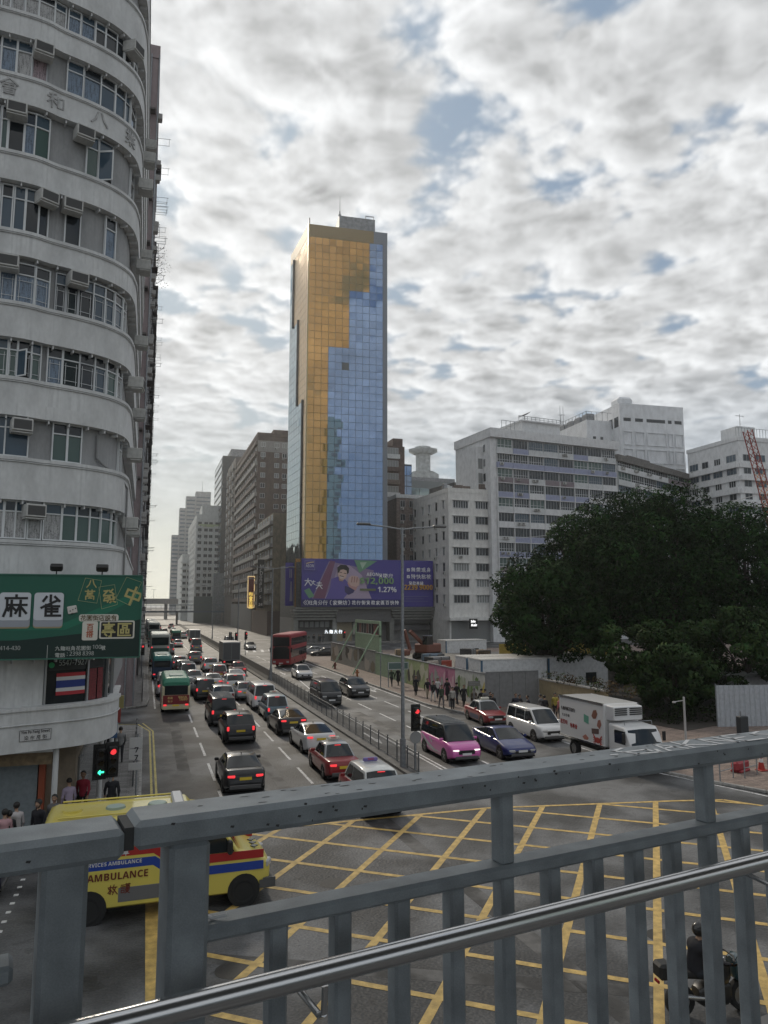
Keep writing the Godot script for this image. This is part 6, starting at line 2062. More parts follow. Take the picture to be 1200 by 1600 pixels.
	for sx in [-1.0, 1.0]:
		for q in cuts.size() - 1:
			var pts := []
			for y in [0.1, 0.82]:
				var z0 := maxf(lerpf(zb0, zr0, y) + 0.16, cuts[q] + 0.035)
				var z1 := minf(lerpf(zb1, zr1, y) - 0.16, cuts[q + 1] - 0.035)
				for zz in [z0, z1]:
					var yb: float = belt.call(zz)
					var yy := lerpf(yb, yr, y)
					pts.append(Vector3(sx * (wide.call(yy, yb) + 0.009), yy, zz))
			b = MB.new()
			if sx > 0: b.quad(pts[0], pts[2], pts[3], pts[1])
			else: b.quad(pts[1], pts[3], pts[2], pts[0])
			obj("side_window", b, glass, r)
	# wheels in dark arches
	var R: float = K.r
	b = MB.new()
	for sx in [-1.0, 1.0]:
		for zz in [-K.wb * hl, K.wb * hl]:
			b.cyl(Vector3(sx * (W / 2 - 0.25), R + 0.01, zz), Vector3(sx * (W / 2 + 0.004), R + 0.01, zz), R + 0.05, R + 0.05, 20)
	b.span(-W / 2 + 0.1, W / 2 - 0.1, 0.16, 0.24, -hl * 0.9, hl * 0.9)
	obj("wheel_arches", b, M.black, r)
	for sx in [-1.0, 1.0]:
		for zz in [-K.wb * hl, K.wb * hl]: add_wheel(r, sx * (W / 2 + 0.012), zz, R)
	# ends
	var yt := prof_at(K.top, 0.97)
	var yf := prof_at(K.top, -0.97)
	var tall := kind in ["mpv", "van", "suv", "cabtaxi"]
	for sx in [-1.0, 1.0]:
		b = MB.new()
		var lw := 0.13 if tall else 0.32
		var lh := 0.24 if tall else 0.1
		if kind == "fastback": lh = 0.1
		b.bev(Vector3(sx * (W / 2 * 0.86 - lw / 2 - 0.02), yt - lh / 2 - (0.02 if tall else 0.07), hl - 0.05), Vector3(lw, lh, 0.12), 0.02, Basis(Vector3.UP, sx * 0.3))
		obj("taillight", b, M.red_on if o.get("brake", true) else M.red_lens, r)
		b = MB.new()
		b.bev(Vector3(sx * (W / 2 * 0.84 - 0.18), yf - 0.1, -hl + 0.07), Vector3(0.34, 0.075 if o.get("lamps", false) else 0.12, 0.16), 0.02, Basis(Vector3.UP, -sx * 0.3))
		obj("headlight", b, M.head_on if o.get("lamps", false) else M.lamp_lens, r)
		b = MB.new()
		b.bev(Vector3(sx * (W / 2 + 0.06), prof_at(K.top, G[0]) + 0.1, zb0 + 0.45), Vector3(0.2, 0.14, 0.1), 0.03)
		obj("door_mirror", b, body, r)
		b = MB.new()
		for zz in K.split.slice(0, 1):
			b.span(sx * (W / 2 + 0.002), sx * (W / 2 - 0.02), 0.88, 0.91, zz * hl + 0.12, zz * hl + 0.3)
		obj("door_handle", b, M.chrome, r)
	b = MB.new()
	b.bev(Vector3(0, yf - 0.2 if kind != "taxi" else yf - 0.1, -hl + 0.02), Vector3(W * 0.5, 0.2, 0.08), 0.02)
	obj("grille", b, M.black, r)
	b = MB.new()
	b.bev(Vector3(0, 0.34, -hl + 0.01), Vector3(W * 0.72, 0.16, 0.08), 0.03)
	b.bev(Vector3(0, 0.36, hl - 0.01), Vector3(W * 0.74, 0.18, 0.08), 0.03)
	obj("bumper_insert", b, M.plastic_grey, r)
	b = MB.new()
	b.span(-0.26, 0.26, 0.46, 0.57, -hl - 0.035, -hl - 0.02)
	obj("number_plate", b, M.plate_white, r)
	b = MB.new()
	var py := yt - 0.22 if not tall else 0.78
	b.span(-0.26, 0.26, py - 0.06, py + 0.06, hl + 0.0, hl + 0.018)
	obj("number_plate", b, M.plate_yellow, r)
	b = MB.new()
	b.span(-0.15, 0.15, H - 0.1, H - 0.075, zr1 + 0.1, zr1 + 0.13)
	obj("brake_light", b, M.red_on if o.get("brake", true) else M.red_lens, r)
	b = MB.new()
	b.bev(Vector3(0, H + 0.03, zr1 - 0.25), Vector3(0.05, 0.06, 0.16), 0.02)
	if not o.get("sign", false): obj("roof_aerial", b, M.black, r)
	if o.get("sign", false):
		b = MB.new()
		b.bev(Vector3(0, H + 0.1, lerpf(zr0, zr1, 0.35)), Vector3(0.62, 0.16, 0.16), 0.04)
		obj("taxi_roof_sign", b, mt("taxi_sign", g(0.6, 0.58, 0.5) if not o.get("purple", false) else g(0.2, 0.16, 0.4), 0.5) if not o.get("purple", false) else mt("taxi_sign_p", g(0.16, 0.13, 0.34), 0.5), r)
		words("taxi_lettering", "TAXI", 0.085, tx(Vector3(-0.14, H + 0.055, lerpf(zr0, zr1, 0.35) + 0.085)), mt("taxi_red", g(0.4, 0.02, 0.02), 0.5), r)
	if o.has("rack"):
		b = MB.new()
		for k in 7: b.span(-wr + 0.1, wr - 0.1, H - 0.02 + 0.005 * k * 0, H + 0.03, lerpf(zr0 + 0.15, zr1 - 0.15, k / 6.0) - 0.03, lerpf(zr0 + 0.15, zr1 - 0.15, k / 6.0) + 0.03)
		obj("roof_ribs", b, o.rack, r)
	if o.has("skirt"):   # a lower coat in a second colour
		b = MB.new()
		for sx in [-1.0, 1.0]: b.span(sx * (W / 2 - 0.02), sx * (W / 2 + 0.003), 0.3, 0.6, -hl * 0.36, hl * 0.36)
		obj("side_stripe", b, o.skirt, r)
	return r

# a boxy body lofted from stations [z, top, bottom, half width]
func loft(st: Array, rad: float) -> MB:
	var rows := []
	for s in st:
		var w: float = s[3]
		var yt: float = s[1]
		var yb: float = s[2]
		var q := minf(rad, (yt - yb) * 0.45)
		var half := [[0.0, yt + 0.02], [w - q, yt]]
		for k in range(1, 5):
			var t := PI / 2 * k / 4
			half.append([w - q + q * sin(t), yt - q + q * cos(t)])
		half.append_array([[w, lerpf(yt, yb, 0.5)], [w, yb + 0.06], [w - 0.06, yb], [0.0, yb]])
		var row := PackedVector3Array()
		for k in half.size(): row.append(Vector3(-half[half.size() - 1 - k][0], half[half.size() - 1 - k][1], s[0]))
		for k in range(1, half.size()): row.append(Vector3(half[k][0], half[k][1], s[0]))
		rows.append(row)
	var b := MB.new()
	b.grid(rows)
	for e in [0, rows.size() - 1]:
		var c := Vector3.ZERO
		for p in rows[e]: c += p
		c /= rows[e].size()
		for j in rows[e].size() - 1:
			if e == 0: b.tri(c, rows[e][j + 1], rows[e][j])
			else: b.tri(c, rows[e][j], rows[e][j + 1])
	return b

func box_stations(hl: float, w: float, yt: float, yb: float, e := 0.1) -> Array:
	return [[-hl, yt - e * 1.6, yb + 0.1, w - e * 1.2], [-hl + e * 0.3, yt - e * 0.8, yb + 0.04, w - e * 0.5], [-hl + e, yt - e * 0.2, yb, w - e * 0.1], [-hl + e * 2.2, yt, yb, w], [hl - e * 2.2, yt, yb, w], [hl - e, yt - e * 0.2, yb, w - e * 0.1], [hl - e * 0.3, yt - e * 0.8, yb + 0.04, w - e * 0.5], [hl, yt - e * 1.6, yb + 0.1, w - e * 1.2]]

func pane_box(called: String, r: Node, x0: float, x1: float, y0: float, y1: float, z0: float, z1: float, m: Material) -> void:
	var b := MB.new()
	b.bev(Vector3((x0 + x1) / 2, (y0 + y1) / 2, (z0 + z1) / 2), Vector3(absf(x1 - x0), absf(y1 - y0), absf(z1 - z0)), 0.012)
	obj(called, b, m, r)

func minibus(label: String, x: float, z: float, top: StandardMaterial3D, low: StandardMaterial3D, cream: StandardMaterial3D, number := "") -> void:
	var r := thing("minibus", label, "minibus", Vector3(x, 0, z), 0.0, "minibuses in the bus lane")
	var hl := 3.5
	obj("body", loft(box_stations(hl, 1.03, 2.1, 0.35, 0.1), 0.05), cream, r)
	var b := loft([[-hl + 0.02, 2.3, 2.02, 0.86], [-hl + 0.16, 2.58, 2.0, 0.98], [-hl + 0.5, 2.7, 2.0, 1.02], [hl - 0.5, 2.7, 2.0, 1.02], [hl - 0.16, 2.6, 2.0, 0.98], [hl - 0.01, 2.34, 2.02, 0.88]], 0.28)
	obj("roof", b, top, r)
	pane_box("roof_hatch", r, -0.5, 0.5, 2.68, 2.78, 0.6, 2.2, mt("hatch_pale", g(0.30, 0.38, 0.34), 0.5))
	pane_box("rear_window", r, -0.85, 0.85, 1.42, 2.12, hl - 0.06, hl + 0.015, M.glass)
	pane_box("rear_panel", r, -0.96, 0.96, 0.72, 1.4, hl - 0.08, hl + 0.01, low)
	for sx in [-1.0, 1.0]:
		for k in 5: pane_box("side_window", r, sx * 0.99, sx * 1.04, 1.3, 1.98, -2.6 + k * 1.2, -1.5 + k * 1.2, M.glass)
		pane_box("taillight", r, sx * 0.68, sx * 0.92, 0.62, 0.74, hl - 0.05, hl + 0.03, M.red_on)
		pane_box("side_band", r, sx * 0.99, sx * 1.035, 0.6, 1.1, -hl + 0.3, hl - 0.3, low)
		pane_box("door_mirror", r, sx * 1.12, sx * 1.3, 1.5, 1.85, -hl + 0.1, -hl + 0.2, M.black)
		for zz in [-2.0, 1.9]: add_wheel(r, sx * 1.03, zz, 0.38, 0.24)
	pane_box("windscreen", r, -0.88, 0.88, 1.2, 2.1, -hl - 0.012, -hl + 0.1, M.glass)
	pane_box("bumper", r, -0.95, 0.95, 0.36, 0.56, hl - 0.1, hl + 0.06, cream)
	pane_box("number_plate", r, -0.25, 0.25, 0.58, 0.7, hl, hl + 0.03, M.plate_yellow)
	if number:
		words("phone_number", number, 0.2, tx(Vector3(0.2, 0.92, hl + 0.02)), mt("bus_gold", g(0.6, 0.42, 0.16), 0.5), r, true, 0.62)
		b = MB.new()
		glyphs(b, "電話行車", tx(Vector3(0.16, 1.18, hl + 0.012)), 0.14, 0.14, 0.006, 1.15)
		glyphs(b, "專線", tx(Vector3(-0.62, 1.12, hl + 0.012)), 0.17, 0.14, 0.006, 1.15); glyphs(b, "有分", tx(Vector3(-0.6, 0.88, hl + 0.012)), 0.15, 0.14, 0.006, 1.3)
		obj("panel_characters", b, M.bus_gold, r)

func double_decker(label: String, x: float, z: float, turn: float, body: StandardMaterial3D, low: StandardMaterial3D, roof: StandardMaterial3D, lit: bool) -> void:
	var r := thing("double_decker_bus", label, "bus", Vector3(x, 0, z), turn, "double-decker buses")
	var hl := 5.5
	obj("body", loft(box_stations(hl, 1.25, 4.3, 0.35, 0.12), 0.18), body, r)
	pane_box("roof_panel", r, -1.05, 1.05, 4.28, 4.36, -hl + 0.4, hl - 0.4, roof)
	pane_box("rear_window", r, -1.08, 1.08, 2.85, 3.9, hl - 0.1, hl + 0.015, M.glass)
	pane_box("rear_panel", r, -1.12, 1.12, 0.6, 2.5, hl - 0.1, hl + 0.012, low)
	pane_box("engine_grille", r, -0.8, 0.8, 0.75, 1.3, hl - 0.05, hl + 0.03, M.black)
	pane_box("upper_windscreen", r, -1.1, 1.1, 2.75, 3.95, -hl - 0.02, -hl + 0.12, M.glass)
	pane_box("lower_windscreen", r, -1.1, 1.1, 1.1, 2.5, -hl - 0.02, -hl + 0.12, M.glass)
	pane_box("destination_display", r, -0.9, 0.9, 2.5, 2.72, -hl - 0.03, -hl + 0.1, M.black)
	pane_box("number_plate", r, -0.26, 0.26, 0.5, 0.62, -hl - 0.03, -hl + 0.03, M.plate_white)
	for sx in [-1.0, 1.0]:
		for k in 7:
			pane_box("upper_window", r, sx * 1.2, sx * 1.262, 2.85, 3.8, -hl + 0.35 + k * 1.5, -hl + 1.77 + k * 1.5, M.glass)
			pane_box("lower_window", r, sx * 1.2, sx * 1.262, 1.25, 2.3, -hl + 0.35 + k * 1.5, -hl + 1.77 + k * 1.5, M.glass)
		pane_box("skirt_panel", r, sx * 1.2, sx * 1.258, 0.4, 1.1, -hl + 0.4, hl - 0.4, low)
		pane_box("taillight", r, sx * 0.95, sx * 1.12, 2.52, 2.68, hl - 0.05, hl + 0.03, M.red_on if lit else M.red_lens)
		pane_box("taillight", r, sx * 0.95, sx * 1.12, 0.7, 1.0, hl - 0.05, hl + 0.035, M.red_lens)
		pane_box("headlight", r, sx * 0.72, sx * 1.06, 0.62, 0.85, -hl - 0.03, -hl + 0.05, M.lamp_lens)
		pane_box("door_mirror", r, sx * 1.3, sx * 1.5, 2.0, 2.6, -hl - 0.3, -hl - 0.2, M.black)
		for zz in [-2.9, 2.6, 3.9]: add_wheel(r, sx * 1.26, zz, 0.48, 0.3)

func ambulance() -> void:
	var r := thing("ambulance", "yellow ambulance with red and blue side stripes crossing the box junction", "ambulance", Vector3(0.62, 0, -22.5), -PI / 2 + 0.025)
	var yel := paint("amb_yellow", g(0.62, 0.52, 0.10), 0.4)
	var red := mt("amb_red", g(0.35, 0.02, 0.02), 0.4)
	var blu := mt("amb_blue", g(0.015, 0.05, 0.28), 0.4)
	var hl := 3.12
	# saloon box, then cab and bonnet
	obj("saloon_body", loft([[-0.85, 2.5, 0.42, 0.98], [-0.7, 2.64, 0.36, 1.02], [2.7, 2.64, 0.36, 1.02], [2.88, 2.58, 0.4, 1.01], [2.95, 2.45, 0.5, 0.94]], 0.16), yel, r)
	obj("cab_body", loft([[-hl + 0.14, 0.98, 0.5, 0.68], [-hl + 0.18, 1.08, 0.42, 0.84], [-hl + 0.34, 1.2, 0.36, 0.95], [-2.25, 1.42, 0.34, 0.99], [-2.05, 1.5, 0.34, 0.99], [-1.5, 2.3, 0.34, 0.98], [-1.3, 2.42, 0.34, 0.98], [-0.75, 2.5, 0.34, 0.99]], 0.14), yel, r)
	var b := MB.new()
	b.grid([PackedVector3Array([Vector3(-0.88, 1.56, -2.06), Vector3(0, 1.58, -2.08), Vector3(0.88, 1.56, -2.06)]), PackedVector3Array([Vector3(-0.82, 2.3, -1.54), Vector3(0, 2.34, -1.56), Vector3(0.82, 2.3, -1.54)])])
	obj("windscreen", b, M.glass, r)
	for sx in [-1.0, 1.0]:
		b = MB.new()
		var q := [Vector3(sx * 0.996, 1.45, -1.95), Vector3(sx * 0.996, 1.45, -1.0), Vector3(sx * 0.99, 2.2, -1.0), Vector3(sx * 0.99, 2.2, -1.46)]
		if sx > 0: b.quad(q[1], q[0], q[3], q[2])
		else: b.quad(q[0], q[1], q[2], q[3])
		obj("side_window", b, M.glass, r)
		b = MB.new()
		b.bev(Vector3(sx * 1.14, 1.62, -1.8), Vector3(0.22, 0.36, 0.14), 0.04)
		obj("door_mirror", b, M.black, r)
		b = MB.new()
		b.cyl(Vector3(sx * 0.7, 0.4, -2.22), Vector3(sx * 0.998, 0.4, -2.22), 0.44, 0.44, 22); b.cyl(Vector3(sx * 0.7, 0.4, 1.78), Vector3(sx * 1.028, 0.4, 1.78), 0.46, 0.46, 22)
		obj("wheel_arches", b, M.black, r)
		add_wheel(r, sx * 1.0, -2.22, 0.37, 0.24); add_wheel(r, sx * 1.03, 1.78, 0.37, 0.26)
		b = MB.new()
		b.bev(Vector3(sx * 0.72, 1.0, -hl + 0.26), Vector3(0.34, 0.2, 0.24), 0.04, Basis(Vector3.UP, -sx * 0.5))
		obj("headlight", b, M.lamp_lens, r)
		# stripes: red over blue, stepping down towards the cab
		var X: float = sx * 1.021
		for s in [[red, 1.86, 0.0], [blu, 1.56, 0.0]]:
			b = MB.new()
			var yy: float = s[1]
			var poly := PackedVector2Array([Vector2(2.75, yy), Vector2(0.15, yy), Vector2(-0.45, yy - 0.42), Vector2(-1.0, yy - 0.42), Vector2(-1.0, yy - 0.64), Vector2(-0.4, yy - 0.64), Vector2(0.2, yy - 0.22), Vector2(2.75, yy - 0.22)])
			b.prism(poly, Transform3D(Basis(Vector3(0, 0, 1), Vector3.UP, Vector3(-1, 0, 0)), Vector3(X + 0.002 if sx > 0 else X - 0.002 + 0.006, 0, 0)), 0.006)
			obj("side_stripe", b, s[0], r)
			b = MB.new()
			b.span(sx * 0.985, sx * 1.0, yy - 0.64, yy - 0.42, -2.75, -1.02)
			obj("side_stripe", b, s[0], r)
		b = MB.new()
		b.span(sx * 0.98, sx * 1.003, 0.42, 0.62, -3.05, -2.65); b.span(sx * 0.9, sx * 0.99, 0.4, 0.66, -3.1, -2.75)
		obj("bumper_corner", b, M.plastic_grey, r)
		pane_box("vent_panel", r, sx * 1.01, sx * 1.028, 0.5, 0.86, 0.0, 1.05, mt("vent_grey", g(0.13), 0.6))
		pane_box("locker_door", r, sx * 1.01, sx * 1.026, 0.5, 0.92, -0.3, -0.06, yel)
	pane_box("bumper", r, -0.86, 0.86, 0.36, 0.66, -hl + 0.09, -hl + 0.24, M.plastic_grey)
	pane_box("grille", r, -0.5, 0.5, 0.72, 0.96, -hl + 0.11, -hl + 0.19, M.black)
	var side_t := Transform3D(Basis(Vector3.UP, PI / 2), Vector3(1.03, 0, 0))
	var txt := mt("amb_text", g(0.12, 0.02, 0.01), 0.5)
	words("lettering", "AMBULANCE", 0.17, side_t * tx(Vector3(-1.82, 1.02, 0)), txt, r, true, 1.5)
	words("lettering", "FIRE SERVICES AMBULANCE", 0.09, side_t * tx(Vector3(-2.3, 1.41, 0)), mt("amb_pale", g(0.55), 0.5), r, true, 1.8)
	b = MB.new()
	glyphs(b, "救護", side_t * tx(Vector3(-1.3, 0.72, -0.004)), 0.23, 0.1, 0.006, 1.35)
	obj("side_characters", b, txt, r)
	b = MB.new()
	glyphs(b, "消防處救護車", side_t * tx(Vector3(-2.3, 1.66, 0.001)), 0.17, 0.12, 0.006, 1.55)
	obj("side_characters", b, M.amb_pale, r)
	for q in [[2.3, 0.5, 0.12], [1.2, 0.5, 0.2], [0.1, 0.5, 0.14]]:
		b = MB.new()
		b.cyl(Vector3(0.1, 2.64, q[0]), Vector3(0.1, 2.71, q[0]), 0.28, 0.24, 14)
		obj("roof_vent", b, yel if q[2] < 0.13 else M.hatch_pale if M.has("hatch_pale") else yel, r)
	b = MB.new()
	b.bev(Vector3(0, 2.71, -0.45), Vector3(1.5, 0.16, 0.3), 0.04)
	obj("roof_light_bar", b, mt("bar_white", g(0.5), 0.3), r)
	b = MB.new()
	for sx in [-0.86, 0.86]: b.cyl(Vector3(sx, 2.69, -0.6), Vector3(sx, 2.69, 2.6), 0.025, 0.025, 6)
	obj("roof_rail", b, yel, r)
	b = MB.new()
	for k in 3: b.box(Vector3(-0.3 + 0.3 * k, 1.34, -2.6), Vector3(0.16, 0.02, 0.16), Basis(Vector3.UP, 0.78))
	obj("bonnet_check", b, mt("amb_check", g(0.02, 0.04, 0.05), 0.4), r)

func reefer_truck() -> void:
	var r := thing("refrigerated_truck", "white refrigerated truck with red crab artwork on its box side", "truck", Vector3(23.65, 0, -34.6), PI)
	var wht := paint("truck_white", g(0.62), 0.45)
	var b := loft(box_stations(2.15, 1.06, 3.12, 0.95, 0.04), 0.05)
	var o := obj("cargo_box", b, wht, r)
	o.position.z = 1.05
	b = MB.new()
	for sx in [-1.0, 1.0]:
		b.span(sx * 1.0, sx * 1.085, 3.03, 3.14, -1.1, 3.2); b.span(sx * 1.0, sx * 1.085, 0.92, 1.02, -1.1, 3.2)
	obj("box_trim", b, M.chrome, r)
	obj("cab", loft([[-3.1, 1.3, 0.45, 0.85], [-3.05, 1.5, 0.4, 0.95], [-2.85, 1.9, 0.4, 0.98], [-2.6, 2.18, 0.4, 0.98], [-1.4, 2.24, 0.4, 0.98]], 0.12), wht, r)
	b = MB.new()
	b.grid([PackedVector3Array([Vector3(-0.86, 1.38, -3.1), Vector3(0, 1.4, -3.14), Vector3(0.86, 1.38, -3.1)]), PackedVector3Array([Vector3(-0.84, 2.06, -2.75), Vector3(0, 2.1, -2.78), Vector3(0.84, 2.06, -2.75)])])
	obj("windscreen", b, M.glass, r)
	for sx in [-1.0, 1.0]:
		pane_box("side_window", r, sx * 0.96, sx * 0.99, 1.35, 2.0, -2.75, -1.85, M.glass)
		pane_box("door_mirror", r, sx * 1.1, sx * 1.25, 1.5, 1.95, -2.95, -2.85, M.black)
		for zz in [-2.35, 2.0]: add_wheel(r, sx * 0.96, zz, 0.4, 0.26)
		pane_box("headlight", r, sx * 0.55, sx * 0.85, 0.75, 0.95, -3.16, -3.08, M.lamp_lens)
	pane_box("chassis", r, -0.45, 0.45, 0.5, 0.9, -2.6, 3.1, M.black)
	pane_box("bumper", r, -0.95, 0.95, 0.42, 0.66, -3.2, -3.0, wht)
	var u := loft([[-0.35, 3.0, 2.38, 0.82], [-0.28, 3.06, 2.34, 0.9], [0.3, 3.1, 2.3, 0.92]], 0.08)
	var ru := obj("cooling_unit", u, wht, r)
	ru.position.z = -1.35
	b = MB.new()
	for k in 4:
		for sx in [-0.44, 0.44]: b.span(sx - 0.36, sx + 0.36, 2.62 + k * 0.1, 2.67 + k * 0.1, -1.74, -1.66)
	obj("cooling_grille", b, M.black, r)
	b = MB.new()
	b.tube([Vector3(-0.8, 2.25, -2.5), Vector3(-0.8, 2.42, -2.45), Vector3(0.8, 2.42, -2.45), Vector3(0.8, 2.25, -2.5)], 0.02, 6)
	obj("roof_bar", b, M.galv, r)
	# artwork on the side that faces the road (its own right side, +x turned to -x by the half turn)
	var t := Transform3D(Basis(Vector3.UP, PI / 2), Vector3(1.062, 0, 0))   # x of t runs towards -z, to the front
	var art := [["print_shell", [[0.12, 2.3], [0.3, 2.6], [0.55, 2.65], [0.66, 2.45], [0.5, 2.2], [0.25, 2.16]], g(0.20, 0.08, 0.05)], ["print_shell", [[0.58, 1.85], [0.7, 2.15], [0.9, 2.2], [0.98, 1.95], [0.82, 1.72]], g(0.26, 0.10, 0.07)], ["print_tray", [[0.08, 1.65], [0.75, 1.72], [0.72, 1.45], [0.1, 1.38]], g(0.09, 0.05, 0.045)], ["print_badge", [[-0.62, 1.9], [-0.18, 1.82], [-0.16, 2.22], [-0.6, 2.3]], g(0.10, 0.30, 0.22)], ["print_fish", [[-0.8, 1.1], [-0.5, 1.25], [-0.2, 1.1], [-0.35, 0.98], [-0.65, 0.98]], g(0.36, 0.14, 0.10)]]
	for a in art:
		b = MB.new()
		var pp := PackedVector2Array()
		for p in a[1]: pp.append(Vector2(p[0] - 0.1, p[1] + 0.1))
		b.prism(pp, t, 0.008)
		obj(a[0], b, mt("art %s" % str(a[2]), a[2], 0.5), r)
	b = MB.new()
	var cc := Vector2(0.5, 1.22)
	var poly := PackedVector2Array()
	for k in 14: poly.append(cc + Vector2(cos(TAU * k / 14) * 0.26, sin(TAU * k / 14) * 0.15))
	b.prism(poly, t, 0.009)
	for k in 5:
		for sx in [-1.0, 1.0]:
			var a0 := cc + Vector2(sx * 0.2, 0.06 - k * 0.05)
			var a1 := cc + Vector2(sx * (0.38 + 0.03 * (k % 2)), 0.26 - k * 0.14)
			var pe := (a1 - a0).normalized().orthogonal() * (0.03 if k > 0 else 0.055)
			b.prism(PackedVector2Array([a0 - pe, a1 - pe * 0.6, a1 + pe * 0.6, a0 + pe]), t, 0.009)
	obj("print_crab", b, mt("crab_red", g(0.34, 0.04, 0.03), 0.5), r)
	b = MB.new()
	glyphs(b, "九龍特區百家行", t * tx(Vector3(-3.0, 2.36, 0)), 0.19, 0.13, 0.006, 1.1)
	glyphs(b, "大分行街", t * tx(Vector3(-2.9, 2.02, 0)), 0.15, 0.12, 0.006, 1.35)
	obj("side_characters", b, mt("truck_ink", g(0.03, 0.02, 0.02), 0.5), r)
	b = MB.new()
	glyphs(b, "花百旺", t * tx(Vector3(-3.1, 1.6, 0)), 0.23, 0.16, 0.006, 1.1); glyphs(b, "有專會", t * tx(Vector3(-2.1, 1.5, 0)), 0.23, 0.16, 0.006, 1.05)
	obj("side_characters", b, mt("truck_redink", g(0.30, 0.02, 0.02), 0.5), r)

func box_truck(label: String, x: float, z: float, m: StandardMaterial3D, h := 3.3) -> void:
	var r := thing("box_truck", label, "truck", Vector3(x, 0, z))
	var o := obj("cargo_box", loft(box_stations(2.6, 1.15, h, 0.9, 0.04), 0.04), m, r)
	o.position.z = 0.9
	obj("cab", loft([[-3.4, 1.4, 0.5, 0.85], [-3.2, 2.0, 0.45, 0.98], [-2.9, 2.3, 0.45, 1.0], [-1.8, 2.35, 0.45, 1.0]], 0.12), m, r)
	pane_box("rear_door", r, -1.05, -0.02, 1.05, h - 0.12, 3.5, 3.52, mt("door_dark", g(0.10, 0.105, 0.11), 0.6))
	pane_box("rear_door", r, 0.02, 1.05, 1.05, h - 0.12, 3.5, 3.52, M.door_dark)
	pane_box("chassis", r, -0.9, 0.9, 0.5, 0.88, -2.5, 3.45, M.black)
	for sx in [-1.0, 1.0]:
		pane_box("taillight", r, sx * 0.8, sx * 1.0, 0.7, 0.85, 3.44, 3.5, M.red_on)
		for zz in [-2.5, 2.0]: add_wheel(r, sx * 1.05, zz, 0.42, 0.28)

